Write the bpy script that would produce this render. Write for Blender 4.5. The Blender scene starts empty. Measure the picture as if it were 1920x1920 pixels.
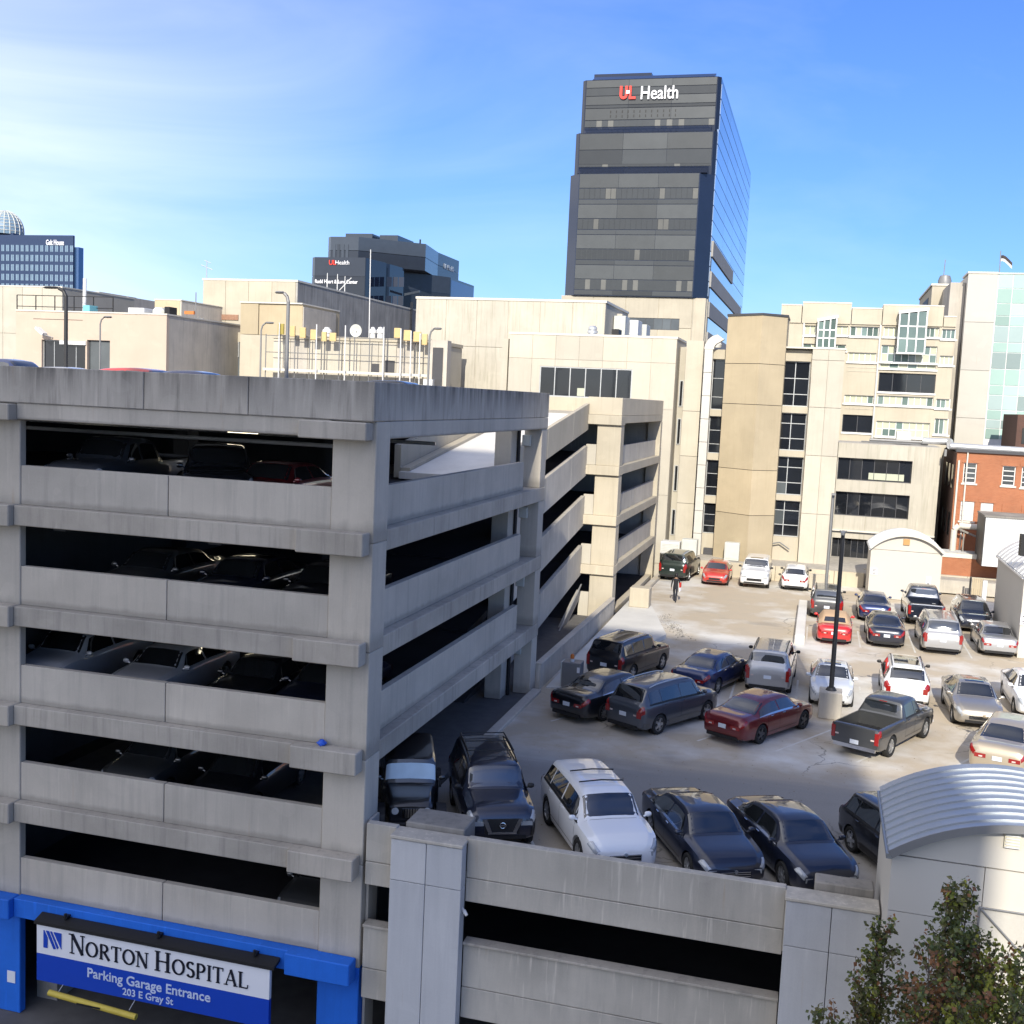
import bpy, bmesh, math, random
import numpy as np
from mathutils import Vector, Matrix

# ------------------------------------------------------------------ camera, sky, sun, exposure
scene = bpy.context.scene
COL = scene.collection
R = math.radians
EYE = 12.0545                       # camera height above the parking deck (z = 0)
YAW, PITCH, ROLL, FPX = R(-15.22555), R(-5.88321), R(2.62981), 2093.149

def cam_axes():
    fw = Vector((math.sin(YAW) * math.cos(PITCH), math.cos(YAW) * math.cos(PITCH), math.sin(PITCH)))
    r = Vector((math.cos(YAW), -math.sin(YAW), 0.0))
    u = r.cross(fw)
    c, s = math.cos(ROLL), math.sin(ROLL)
    return c * r + s * u, -s * r + c * u, fw
AX, AY, AZ = cam_axes()
cam_data = bpy.data.cameras.new("camera")
cam = bpy.data.objects.new("camera", cam_data)
COL.objects.link(cam)
cam.matrix_world = Matrix(((AX.x, AY.x, -AZ.x, 0), (AX.y, AY.y, -AZ.y, 0), (AX.z, AY.z, -AZ.z, EYE), (0, 0, 0, 1)))
cam_data.sensor_width = 36.0
cam_data.lens = 36.0 * FPX / 1920.0
cam_data.clip_start = 0.1
cam_data.clip_end = 6000
scene.camera = cam
scene.render.resolution_x = scene.render.resolution_y = 1024

SUN_EL, SUN_AZ = R(30), R(172.4)      # azimuth clockwise from +Y; the sun stands behind and a little to the right
world = bpy.data.worlds.new("World")
scene.world = world
world.use_nodes = True
wn = world.node_tree
wn.nodes.clear()
def N(tree, t, **kw):
    n = tree.nodes.new(t)
    for k, v in kw.items():
        setattr(n, k, v)
    return n
sky = N(wn, 'ShaderNodeTexSky', sky_type='NISHITA', sun_disc=False)
sky.sun_elevation = SUN_EL
sky.sun_rotation = SUN_AZ
sky.altitude = 150
sky.air_density = 1.15
sky.dust_density = 0.6
sky.ozone_density = 2.6
bg = N(wn, 'ShaderNodeBackground')
bg.inputs['Strength'].default_value = 0.15
wout = N(wn, 'ShaderNodeOutputWorld')
tc = N(wn, 'ShaderNodeTexCoord')
mp = N(wn, 'ShaderNodeMapping')
mp.inputs['Scale'].default_value = (1.3, 1.3, 4.2)
mp.inputs['Rotation'].default_value = (0.25, 0.5, 0.3)
mp.inputs['Location'].default_value = (0.62, 0.2, 0.1)
cl = N(wn, 'ShaderNodeTexNoise')
cl.inputs['Scale'].default_value = 1.35
cl.inputs['Detail'].default_value = 6
cl.inputs['Roughness'].default_value = 0.56
cl.inputs['Distortion'].default_value = 0.6
cr = N(wn, 'ShaderNodeValToRGB')
cr.color_ramp.elements[0].position = 0.38
cr.color_ramp.elements[1].position = 0.78
# thin western cloud veil; its unseen part widened and brightened to lighten the shade
big = N(wn, 'ShaderNodeVectorMath', operation='DOT_PRODUCT')
big.inputs[1].default_value = Vector((-0.86, -0.42, 0.34)).normalized()
br = N(wn, 'ShaderNodeValToRGB')
br.color_ramp.elements[0].position = -0.0
br.color_ramp.elements[1].position = 0.72
mx1 = N(wn, 'ShaderNodeMath', operation='MULTIPLY')
mx2 = N(wn, 'ShaderNodeMath', operation='MULTIPLY_ADD')
mx2.inputs[1].default_value = 0.66
mx3 = N(wn, 'ShaderNodeMath', operation='MULTIPLY')
mx3.inputs[1].default_value = 0.12
mixc = N(wn, 'ShaderNodeMixRGB')
mixc.inputs[2].default_value = (4.6, 4.5, 4.5, 1)
tint = N(wn, 'ShaderNodeMixRGB', blend_type='MULTIPLY')
tint.inputs[0].default_value = 1.0
tint.inputs[2].default_value = (0.155, 0.23, 0.40, 1)
L_ = wn.links.new
L_(tc.outputs['Generated'], mp.inputs['Vector'])
L_(mp.outputs['Vector'], cl.inputs['Vector'])
L_(cl.outputs['Fac'], cr.inputs['Fac'])
L_(tc.outputs['Generated'], big.inputs[0])
L_(big.outputs['Value'], br.inputs['Fac'])
L_(cr.outputs['Color'], mx3.inputs[0])
L_(br.outputs['Color'], mx1.inputs[0])
L_(mx3.outputs[0], mx2.inputs[2])
mxadd = N(wn, 'ShaderNodeMath', operation='MULTIPLY_ADD')
mxadd.inputs[1].default_value = 0.55
mxadd.inputs[2].default_value = 0.72
L_(cr.outputs['Color'], mxadd.inputs[0])
L_(mxadd.outputs[0], mx1.inputs[1])
L_(mx1.outputs[0], mx2.inputs[0])
cla = N(wn, 'ShaderNodeClamp')
cla.inputs['Max'].default_value = 0.88
L_(mx2.outputs[0], cla.inputs['Value'])
L_(cla.outputs[0], mixc.inputs[0])
L_(sky.outputs['Color'], tint.inputs[1])
L_(tint.outputs['Color'], mixc.inputs[1])
L_(mixc.outputs['Color'], bg.inputs['Color'])
L_(bg.outputs['Background'], wout.inputs['Surface'])

sd = bpy.data.lights.new("sun", 'SUN')
sd.energy = 2.0
sd.angle = R(0.53)
sd.color = (1.0, 0.93, 0.80)
sun = bpy.data.objects.new("sun", sd)
COL.objects.link(sun)
to_sun = Vector((math.sin(SUN_AZ) * math.cos(SUN_EL), math.cos(SUN_AZ) * math.cos(SUN_EL), math.sin(SUN_EL)))
sun.rotation_euler = to_sun.to_track_quat('Z', 'Y').to_euler()
sun.location = (0, -60, 90)

vs = scene.view_settings
vs.view_transform = 'Standard'
vs.look = 'None'
vs.gamma = 1.0
vs.use_curve_mapping = False
vs.exposure = 1.58
scene.cycles.max_bounces = 8
scene.cycles.diffuse_bounces = 4
scene.cycles.glossy_bounces = 4
scene.cycles.use_denoising = True

# ------------------------------------------------------------------ surveying: where a sight line meets a plane of the place
def ray(x, y):
    return AZ + AX * ((x - 960) / FPX) - AY * ((y - 960) / FPX)
def on_y(x, y, Y):
    d = ray(x, y); k = Y / d.y
    return d.x * k, d.z * k + EYE
def on_x(x, y, X):
    d = ray(x, y); k = X / d.x
    return d.y * k, d.z * k + EYE
def on_z(x, y, Zv):
    d = ray(x, y); k = (Zv - EYE) / d.z
    return d.x * k, d.y * k
def frect(x0, y0, x1, y1, Y):
    """wall rectangle (X0, X1, Z0, Z1) on the facade plane Y"""
    xm, ym = (x0 + x1) / 2, (y0 + y1) / 2
    return on_y(x0, ym, Y)[0], on_y(x1, ym, Y)[0], on_y(xm, y1, Y)[1], on_y(xm, y0, Y)[1]

# ------------------------------------------------------------------ objects
ORIGIN = {}
def props(o, label=None, cat=None, group=None, kind=None):
    if label: o['label'] = label
    if cat: o['category'] = cat
    if group: o['group'] = group
    if kind: o['kind'] = kind
    return o
def thing(name, label, cat, loc=(0, 0, 0), group=None):
    o = bpy.data.objects.new(name, None)
    o.empty_display_size = 0.3
    COL.objects.link(o)
    o.location = loc
    ORIGIN[o.name] = Vector(loc)
    return props(o, label, cat, group)

class MB:
    """collects faces and links them as one mesh object"""
    def __init__(s):
        s.v, s.f, s.m = [], [], []
    def add(s, vs_, fs, mi=0):
        b = len(s.v)
        s.v += [tuple(p) for p in vs_]
        s.f += [tuple(b + i for i in f) for f in fs]
        s.m += [mi] * len(fs)
        return s
    def box(s, x0, x1, y0, y1, z0, z1, mi=0):
        x0, x1 = min(x0, x1), max(x0, x1); y0, y1 = min(y0, y1), max(y0, y1); z0, z1 = min(z0, z1), max(z0, z1)
        return s.add([(x0, y0, z0), (x1, y0, z0), (x1, y1, z0), (x0, y1, z0), (x0, y0, z1), (x1, y0, z1), (x1, y1, z1), (x0, y1, z1)],
                     [(0, 3, 2, 1), (4, 5, 6, 7), (0, 1, 5, 4), (1, 2, 6, 5), (2, 3, 7, 6), (3, 0, 4, 7)], mi)
    def prism(s, poly, z0, z1, mi=0):
        """ground outline (counter-clockwise) pushed up; z0, z1 may be lists per corner"""
        n = len(poly)
        a = z0 if isinstance(z0, (list, tuple)) else [z0] * n
        b = z1 if isinstance(z1, (list, tuple)) else [z1] * n
        vs_ = [(p[0], p[1], a[i]) for i, p in enumerate(poly)] + [(p[0], p[1], b[i]) for i, p in enumerate(poly)]
        return s.add(vs_, [tuple(range(n - 1, -1, -1)), tuple(range(n, 2 * n))] + [(i, (i + 1) % n, n + (i + 1) % n, n + i) for i in range(n)], mi)
    def ext_y(s, poly, y0, y1, mi=0):
        """(x, z) outline, counter-clockwise seen from -Y, pushed from y0 to y1"""
        n = len(poly)
        vs_ = [(p[0], y0, p[1]) for p in poly] + [(p[0], y1, p[1]) for p in poly]
        return s.add(vs_, [tuple(range(n)), tuple(range(2 * n - 1, n - 1, -1))] + [(i, n + i, n + (i + 1) % n, (i + 1) % n) for i in range(n)], mi)
    def ext_x(s, poly, x0, x1, mi=0):
        """(y, z) outline pushed from x0 to x1"""
        n = len(poly)
        vs_ = [(x0, p[0], p[1]) for p in poly] + [(x1, p[0], p[1]) for p in poly]
        return s.add(vs_, [tuple(range(n - 1, -1, -1)), tuple(range(n, 2 * n))] + [(i, (i + 1) % n, n + (i + 1) % n, n + i) for i in range(n)], mi)
    def tube(s, p0, p1, r0, r1=None, n=10, mi=0, caps=True):
        p0, p1 = Vector(p0), Vector(p1)
        r1 = r0 if r1 is None else r1
        d = (p1 - p0).normalized()
        a = d.orthogonal().normalized(); b = d.cross(a)
        vs_ = [p0 + (a * math.cos(2 * math.pi * i / n) + b * math.sin(2 * math.pi * i / n)) * r0 for i in range(n)]
        vs_ += [p1 + (a * math.cos(2 * math.pi * i / n) + b * math.sin(2 * math.pi * i / n)) * r1 for i in range(n)]
        fs = [(i, (i + 1) % n, n + (i + 1) % n, n + i) for i in range(n)]
        if caps: fs += [tuple(range(n - 1, -1, -1)), tuple(range(n, 2 * n))]
        return s.add(vs_, fs, mi)
    def path(s, pts, r, n=8, mi=0):
        for a, b in zip(pts[:-1], pts[1:]):
            s.tube(a, b, r, r, n, mi)
        return s
    def lathe(s, prof, c=(0, 0, 0), n=20, axis='z', mi=0):
        """(radius, height) profile turned about an axis through c"""
        k = len(prof); vs_ = []
        for i in range(n):
            a = 2 * math.pi * i / n
            for r, h in prof:
                if axis == 'z': vs_.append((c[0] + r * math.cos(a), c[1] + r * math.sin(a), c[2] + h))
                else: vs_.append((c[0] + h, c[1] + r * math.cos(a), c[2] + r * math.sin(a)))
        fs = [(i * k + j, ((i + 1) % n) * k + j, ((i + 1) % n) * k + j + 1, i * k + j + 1) for i in range(n) for j in range(k - 1)]
        return s.add(vs_, fs, mi)
    def build(s, name, mats, parent=None, smooth=None, bevel=None, local=False):
        me = bpy.data.meshes.new(name)
        o0 = ORIGIN.get(parent.name, Vector((0, 0, 0))) if (parent and not local) else Vector((0, 0, 0))
        me.from_pydata([(p[0] - o0.x, p[1] - o0.y, p[2] - o0.z) for p in s.v], [], s.f)
        for m in (mats if isinstance(mats, (list, tuple)) else [mats]):
            me.materials.append(m)
        if any(s.m): me.polygons.foreach_set('material_index', s.m)
        if smooth is not None:
            me.polygons.foreach_set('use_smooth', [True] * len(me.polygons))
            if smooth < 180: me.set_sharp_from_angle(angle=R(smooth))
        me.update()
        o = bpy.data.objects.new(name, me)
        COL.objects.link(o)
        if parent: o.parent = parent
        ORIGIN[o.name] = o0
        if bevel:
            b = o.modifiers.new('edge', 'BEVEL'); b.width = bevel; b.segments = 1; b.limit_method = 'ANGLE'; b.angle_limit = R(40)
        return o
def bx(name, mat_, parent, x0, x1, y0, y1, z0, z1, bevel=None):
    return MB().box(x0, x1, y0, y1, z0, z1).build(name, mat_, parent, bevel=bevel)

# ------------------------------------------------------------------ materials
MATS = {}
def _mat(name):
    m = bpy.data.materials.new(name); m.use_nodes = True
    t = m.node_tree; t.nodes.clear()
    out = N(t, 'ShaderNodeOutputMaterial'); b = N(t, 'ShaderNodeBsdfPrincipled')
    t.links.new(b.outputs['BSDF'], out.inputs['Surface'])
    MATS[name] = m
    return m, t, b
def noise(t, vec, scale, detail=4, rough=0.55):
    n = N(t, 'ShaderNodeTexNoise')
    n.inputs['Scale'].default_value = scale; n.inputs['Detail'].default_value = detail; n.inputs['Roughness'].default_value = rough
    t.links.new(vec, n.inputs['Vector'])
    return n.outputs['Fac']
def ramp(t, fac, p0, p1, c0=(0, 0, 0, 1), c1=(1, 1, 1, 1)):
    r = N(t, 'ShaderNodeValToRGB')
    r.color_ramp.elements[0].position = p0; r.color_ramp.elements[1].position = p1
    r.color_ramp.elements[0].color = c0; r.color_ramp.elements[1].color = c1
    t.links.new(fac, r.inputs['Fac'])
    return r.outputs['Color']
def mixrgb(t, fac, a, b, mode='MIX'):
    n = N(t, 'ShaderNodeMixRGB', blend_type=mode)
    for i, v in enumerate((fac, a, b)):
        if isinstance(v, (int, float)): n.inputs[i].default_value = v
        elif isinstance(v, (tuple, list)): n.inputs[i].default_value = (*v[:3], 1)
        else: t.links.new(v, n.inputs[i])
    return n.outputs['Color']
def mth(t, op, a, b=0.0):
    n = N(t, 'ShaderNodeMath', operation=op)
    for i, v in enumerate((a, b)):
        if isinstance(v, (int, float)): n.inputs[i].default_value = v
        else: t.links.new(v, n.inputs[i])
    return n.outputs[0]
def position(t, scale=(1, 1, 1), rot=(0, 0, 0)):
    g = N(t, 'ShaderNodeNewGeometry'); mp_ = N(t, 'ShaderNodeMapping')
    mp_.inputs['Scale'].default_value = scale; mp_.inputs['Rotation'].default_value = rot
    t.links.new(g.outputs['Position'], mp_.inputs['Vector'])
    return mp_.outputs['Vector']
def bump(t, b, fac, strength, dist=0.02):
    n = N(t, 'ShaderNodeBump'); n.inputs['Strength'].default_value = strength; n.inputs['Distance'].default_value = dist
    t.links.new(fac, n.inputs['Height']); t.links.new(n.outputs['Normal'], b.inputs['Normal'])
def scl(c, k): return tuple(min(1, v * k) for v in c)

def concrete(name, c, mott=0.25, streak=0.5, dark=0.35, rough=0.9, top=False, tone=(0.85, 0.9, 1.0), brush=0.2, foot=False):
    """weathered concrete: mottling, rain streaks (heavier under the top edge when top is set), grain"""
    m, t, b = _mat(name)
    p = position(t)
    n1 = noise(t, p, 0.45, 5)
    col = mixrgb(t, ramp(t, n1, 0.3, 0.75), scl(c, 1 - mott), scl(c, 1 + mott * 0.55))
    n2 = noise(t, position(t, (2.6, 2.6, 0.14)), 1.7, 5, 0.65)
    s = ramp(t, n2, 0.50, 0.78)
    if top:
        gx = N(t, 'ShaderNodeTexCoord'); sp = N(t, 'ShaderNodeSeparateXYZ')
        t.links.new(gx.outputs['Generated'], sp.inputs['Vector'])
        g = mth(t, 'POWER', sp.outputs['Z'], 1.15)
        n3 = noise(t, position(t, (1.4, 1.4, 0.1)), 2.2, 4, 0.6)
        s2 = mth(t, 'MULTIPLY', mth(t, 'MULTIPLY', g, ramp(t, n3, 0.30, 0.60)), ramp(t, noise(t, position(t, (0.35, 0.35, 0.2)), 1.0, 3), 0.32, 0.68, (0.55, 0.55, 0.55, 1), (1, 1, 1, 1)))
        s = mth(t, 'MAXIMUM', mth(t, 'MULTIPLY', s, 0.7), s2)
    col = mixrgb(t, mth(t, 'MULTIPLY', s, streak), col, (c[0] * dark * tone[0], c[1] * dark * tone[1], c[2] * dark * tone[2]))
    nw = noise(t, position(t, (3.1, 3.1, 0.2)), 2.9, 3)
    col = mixrgb(t, mth(t, 'MULTIPLY', ramp(t, nw, 0.60, 0.74), brush), col, scl(c, 1.5))
    oi = N(t, 'ShaderNodeObjectInfo')
    shade_ = ramp(t, oi.outputs['Random'], 0.0, 1.0, (0.88, 0.89, 0.90, 1), (1.08, 1.07, 1.05, 1))
    col = mixrgb(t, 1.0, col, shade_, 'MULTIPLY')
    # damp patches, patch repairs and faint rust runs
    nd = noise(t, position(t, (0.5, 0.5, 0.9)), 0.8, 5, 0.7)
    col = mixrgb(t, mth(t, 'MULTIPLY', ramp(t, nd, 0.55, 0.75), 0.22), col, scl(c, 0.6))
    n7 = noise(t, position(t, (0.9, 0.9, 1.3)), 0.9, 1, 0.3)
    col = mixrgb(t, mth(t, 'MULTIPLY', ramp(t, n7, 0.66, 0.67), 0.10), col, scl(c, 1.25))
    if foot:
        gx2 = N(t, 'ShaderNodeTexCoord'); sp2 = N(t, 'ShaderNodeSeparateXYZ'); t.links.new(gx2.outputs['Generated'], sp2.inputs['Vector'])
        wv = mth(t, 'ADD', sp2.outputs['Z'], mth(t, 'MULTIPLY', noise(t, position(t, (1, 1, 0.3)), 3.0, 4), -0.16))
        col = mixrgb(t, mth(t, 'MULTIPLY', ramp(t, wv, 0.0, 0.10, (1, 1, 1, 1), (0, 0, 0, 1)), 0.55), col, scl(c, 0.38))
    n8 = noise(t, position(t, (3.5, 3.5, 0.25)), 1.3, 3)
    col = mixrgb(t, mth(t, 'MULTIPLY', ramp(t, n8, 0.70, 0.80), 0.35), col, (c[0] * 0.75, c[1] * 0.55, c[2] * 0.38))
    n4 = noise(t, p, 24, 3)
    col = mixrgb(t, 0.14, col, mixrgb(t, n4, scl(c, 0.55), scl(c, 1.35)))
    t.links.new(col, b.inputs['Base Color'])
    b.inputs['Roughness'].default_value = rough
    b.inputs['Specular IOR Level'].default_value = 0.25
    bump(t, b, mth(t, 'ADD', mth(t, 'MULTIPLY', n4, 0.5), n1), 0.25, 0.02)
    return m
def plain(name, c, rough=0.6, metal=0.0, var=0.12, scale=3.0, spec=0.4, coat=0.0, bmp=0.0):
    m, t, b = _mat(name)
    n1 = noise(t, position(t), scale, 4)
    t.links.new(mixrgb(t, n1, scl(c, 1 - var), scl(c, 1 + var)), b.inputs['Base Color'])
    b.inputs['Roughness'].default_value = rough; b.inputs['Metallic'].default_value = metal
    b.inputs['Specular IOR Level'].default_value = spec; b.inputs['Coat Weight'].default_value = coat
    if bmp: bump(t, b, noise(t, position(t), scale * 8, 3), bmp, 0.01)
    return m
def paint(name, c, metal=0.25, rough=0.34):
    m, t, b = _mat(name)
    tcn = N(t, 'ShaderNodeTexCoord')
    n1 = noise(t, tcn.outputs['Object'], 2.2, 5)
    sp = N(t, 'ShaderNodeSeparateXYZ'); t.links.new(tcn.outputs['Object'], sp.inputs['Vector'])
    dirt = mth(t, 'MULTIPLY', ramp(t, sp.outputs['Z'], 0.18, 0.62, (1, 1, 1, 1), (0, 0, 0, 1)), 0.22)
    col = mixrgb(t, mth(t, 'MULTIPLY', dirt, n1), scl(c, 1.0), (0.20, 0.185, 0.16))
    t.links.new(col, b.inputs['Base Color'])
    b.inputs['Metallic'].default_value = metal; b.inputs['Roughness'].default_value = rough
    b.inputs['Coat Weight'].default_value = 1.0; b.inputs['Coat Roughness'].default_value = 0.03; b.inputs['Coat IOR'].default_value = 1.55
    return m
def glass(name, c, rough=0.04, spec=0.7, var=0.3, tone=None):
    """window glass seen from outside: dark, mirror-like, a little wavy"""
    m, t, b = _mat(name)
    n1 = noise(t, position(t), 0.7, 3)
    oi = N(t, 'ShaderNodeObjectInfo')
    t.links.new(mixrgb(t, 1.0, mixrgb(t, n1, scl(c, 1 - var), scl(c, 1 + var)), ramp(t, oi.outputs['Random'], 0, 1, (0.7, 0.7, 0.7, 1), (1.3, 1.3, 1.3, 1)), 'MULTIPLY'), b.inputs['Base Color'])
    b.inputs['Roughness'].default_value = rough; b.inputs['Specular IOR Level'].default_value = spec
    bump(t, b, noise(t, position(t), 0.55, 2), 0.03, 0.05)
    return m

M_conc = concrete('grey_garage_concrete', (0.52, 0.475, 0.405), 0.20, 0.32, foot=True)  # the near garage's own weathered grey
M_parapet = concrete('stained_parapet_concrete', (0.49, 0.45, 0.39), 0.22, 1.0, 0.10, top=True, brush=0.3)
M_ledge = concrete('dusty_ledge_concrete', (0.45, 0.41, 0.35), 0.3, 0.6, 0.35)
M_wallconc = concrete('drip_stained_wall_concrete', (0.53, 0.49, 0.42), 0.2, 0.5, 0.36, top=True, brush=0.5)
M_pilaster = concrete('pale_painted_concrete', (0.56, 0.56, 0.56), 0.10, 0.35, 0.5, top=True, brush=0.1)
M_beigeconc = concrete('warm_garage_concrete', (0.50, 0.445, 0.345), 0.14, 0.35, 0.55, tone=(1, 0.95, 0.85))
M_capgrime = concrete('grimy_concrete', (0.30, 0.28, 0.25), 0.4, 0.6, 0.3)
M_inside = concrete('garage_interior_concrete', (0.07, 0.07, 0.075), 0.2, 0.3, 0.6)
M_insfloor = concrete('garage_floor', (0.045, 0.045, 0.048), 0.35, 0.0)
M_ramp = concrete('pale_ramp_concrete', (0.68, 0.66, 0.61), 0.15, 0.0, 0.6)
M_blue = concrete('blue_painted_concrete', (0.02, 0.155, 0.66), 0.25, 0.35, 0.6, rough=0.6, brush=0.35)
M_street = plain('asphalt', (0.12, 0.115, 0.11), 0.9, var=0.35, scale=2)
M_seal = plain('joint_filler', (0.05, 0.048, 0.045), 0.9)
M_beige = concrete('beige_precast', (0.485, 0.437, 0.345), 0.12, 0.30, 0.62, tone=(1, 0.97, 0.9), brush=0.12)
M_beige2 = concrete('cream_precast', (0.50, 0.462, 0.385), 0.10, 0.24, 0.66, tone=(1, 0.97, 0.9), brush=0.1)
M_tan = concrete('tan_brickwork', (0.45, 0.375, 0.255), 0.12, 0.25, 0.68, tone=(1, 0.95, 0.85), brush=0.12)
M_pink = concrete('pinkish_precast', (0.56, 0.45, 0.36), 0.08, 0.1, 0.7, brush=0.06)
M_greyside = concrete('grey_stained_wall', (0.50, 0.46, 0.40), 0.2, 0.5, 0.4)
M_stained = concrete('rain_stained_precast', (0.52, 0.48, 0.40), 0.12, 0.65, 0.45, tone=(0.95, 1, 0.8), brush=0.3)
M_whitewall = concrete('white_stucco', (0.53, 0.505, 0.45), 0.03, 0.08, 0.7, brush=0.04)
M_shed = plain('shed_stucco', (0.54, 0.51, 0.45), 0.85, var=0.03, scale=0.8, bmp=0.1)
M_shedroof = plain('grey_blue_metal_roofing', (0.38, 0.41, 0.44), 0.38, 0.55, 0.06, 0.7)
M_whiteroof = plain('white_metal_roofing', (0.70, 0.71, 0.72), 0.4, 0.3, 0.06, 0.7)
M_glassdark = glass('dark_window_glass', (0.012, 0.014, 0.018))
M_glassgrey = glass('grey_window_glass', (0.075, 0.085, 0.09), 0.06)
M_glassgreen = glass('green_window_glass', (0.12, 0.17, 0.155), 0.06)
M_blind = plain('window_blind', (0.44, 0.46, 0.35), 0.6, var=0.08)
M_frame = plain('aluminium_frame', (0.45, 0.46, 0.46), 0.45, 0.4)
M_framew = plain('white_window_frame', (0.74, 0.74, 0.72), 0.5)
M_framed = plain('dark_window_frame', (0.06, 0.06, 0.065), 0.5)
M_black = plain('black_plastic', (0.012, 0.012, 0.013), 0.55)
M_blackpole = plain('black_pole_paint', (0.03, 0.03, 0.032), 0.5)
M_polegrey = plain('grey_pole_paint', (0.22, 0.22, 0.22), 0.5, 0.3)
M_metal = plain('galvanised_metal', (0.55, 0.56, 0.57), 0.4, 0.6)
M_whitemetal = plain('white_metal', (0.62, 0.62, 0.61), 0.5)
M_acgrey = plain('pale_grey_cabinet', (0.52, 0.53, 0.49), 0.55)
M_yellow = plain('antenna_yellow', (0.56, 0.42, 0.20), 0.6)
M_red = plain('red_paint', (0.55, 0.03, 0.02), 0.5)
M_white = plain('white_sign_face', (0.78, 0.78, 0.80), 0.45, var=0.02)
M_brick = None

def brick_mat(name, c1, c2, mortar, sx=1.0):
    m, t, b = _mat(name)
    g = N(t, 'ShaderNodeNewGeometry'); sp = N(t, 'ShaderNodeSeparateXYZ'); cb = N(t, 'ShaderNodeCombineXYZ')
    t.links.new(g.outputs['Position'], sp.inputs[0])
    t.links.new(mth(t, 'ADD', sp.outputs['X'], sp.outputs['Y']), cb.inputs['X']); t.links.new(sp.outputs['Z'], cb.inputs['Y'])
    br_ = N(t, 'ShaderNodeTexBrick')
    br_.inputs['Scale'].default_value = 1.0; br_.inputs['Brick Width'].default_value = 0.215; br_.inputs['Row Height'].default_value = 0.075
    br_.inputs['Mortar Size'].default_value = 0.006
    br_.inputs['Color1'].default_value = (*c1, 1); br_.inputs['Color2'].default_value = (*c2, 1); br_.inputs['Mortar'].default_value = (*mortar, 1)
    t.links.new(cb.outputs[0], br_.inputs['Vector'])
    n1 = noise(t, position(t), 0.5, 4)
    t.links.new(mixrgb(t, 0.8, br_.outputs['Color'], mixrgb(t, n1, (0.55, 0.55, 0.55), (1.2, 1.15, 1.1)), 'MULTIPLY'), b.inputs['Base Color'])
    b.inputs['Roughness'].default_value = 0.9
    bump(t, b, br_.outputs['Fac'], -0.3, 0.01)
    return m
M_brick = brick_mat('red_brickwork', (0.42, 0.155, 0.07), (0.36, 0.125, 0.055), (0.40, 0.24, 0.16))
M_brickdark = brick_mat('dark_brickwork', (0.12, 0.055, 0.04), (0.09, 0.045, 0.035), (0.14, 0.11, 0.09))

def wall_with_holes(mb, X0, X1, Z0, Z1, y0, y1, holes):
    xs = sorted({X0, X1, *[min(max(h[0], X0), X1) for h in holes], *[min(max(h[1], X0), X1) for h in holes]})
    zs = sorted({Z0, Z1, *[min(max(h[2], Z0), Z1) for h in holes], *[min(max(h[3], Z0), Z1) for h in holes]})
    for k in range(len(zs) - 1):
        za, zb = zs[k], zs[k + 1]; run = None
        for i in range(len(xs) - 1):
            xm, zm = (xs[i] + xs[i + 1]) / 2, (za + zb) / 2
            solid = not any(h[0] < xm < h[1] and h[2] < zm < h[3] for h in holes)
            if solid and run is None: run = xs[i]
            if not solid and run is not None:
                mb.box(run, xs[i], y0, y1, za, zb); run = None
        if run is not None: mb.box(run, xs[-1], y0, y1, za, zb)
    return mb

def window(parent, rect, y, nx, nz, fm, gm, recess=0.25, fw=0.06, alt=None, prob=0.0, seed=0, zsplit=None, name='window', sep=True, proud=0.0):
    """framed window standing at depth y+recess; frame is the part, every pane a sub-part"""
    X0, X1, Z0, Z1 = rect
    rnd = random.Random(seed + int(X0 * 100))
    fr = MB(); ya, yb = y + recess - proud, y + recess + 0.07
    fr.box(X0, X1, ya, yb, Z1 - fw, Z1); fr.box(X0, X1, ya, yb, Z0, Z0 + fw)
    fr.box(X0, X0 + fw, ya, yb, Z0 + fw, Z1 - fw); fr.box(X1 - fw, X1, ya, yb, Z0 + fw, Z1 - fw)
    zs = [Z0 + fw] + ([Z0 + (Z1 - Z0) * q for q in zsplit] if zsplit else [Z0 + (Z1 - Z0) * k / nz for k in range(1, nz)]) + [Z1 - fw]
    xs = [X0 + (X1 - X0) * k / nx for k in range(nx + 1)]; xs[0] += fw; xs[-1] -= fw
    for x in xs[1:-1]: fr.box(x - fw * 0.4, x + fw * 0.4, ya + 0.004, yb - 0.004, Z0 + fw, Z1 - fw)
    for z in zs[1:-1]:
        for a, b in zip(xs[:-1], xs[1:]): fr.box(a + fw * 0.4, b - fw * 0.4, ya + 0.006, yb - 0.006, z - fw * 0.4, z + fw * 0.4)
    w = fr.build(name, fm, parent)
    allp = MB()
    for k in range(len(zs) - 1):
        for i in range(len(xs) - 1):
            mi = 1 if (alt and rnd.random() < prob) else 0
            mb = MB() if sep else allp
            tilt = rnd.uniform(-0.012, 0.012)
            za, zb, xa, xb, yy = zs[k], zs[k + 1], xs[i], xs[i + 1], y + recess + 0.03
            mb.add([(xa, yy + tilt, za), (xb, yy - tilt, za), (xb, yy - tilt, zb), (xa, yy + tilt, zb), (xa, yy + 0.02 + tilt, za), (xb, yy + 0.02 - tilt, za), (xb, yy + 0.02 - tilt, zb), (xa, yy + 0.02 + tilt, zb)],
                   [(0, 1, 2, 3), (7, 6, 5, 4), (0, 4, 5, 1), (1, 5, 6, 2), (2, 6, 7, 3), (3, 7, 4, 0)], mi)
            if sep: mb.build('pane', [alt if mi else gm], w) if not mi else MB().add(mb.v, mb.f).build('pane', alt, w)
    if not sep:
        o = allp.build('pane', [gm, alt or gm], w); o['kind'] = 'stuff'
    return w

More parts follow.
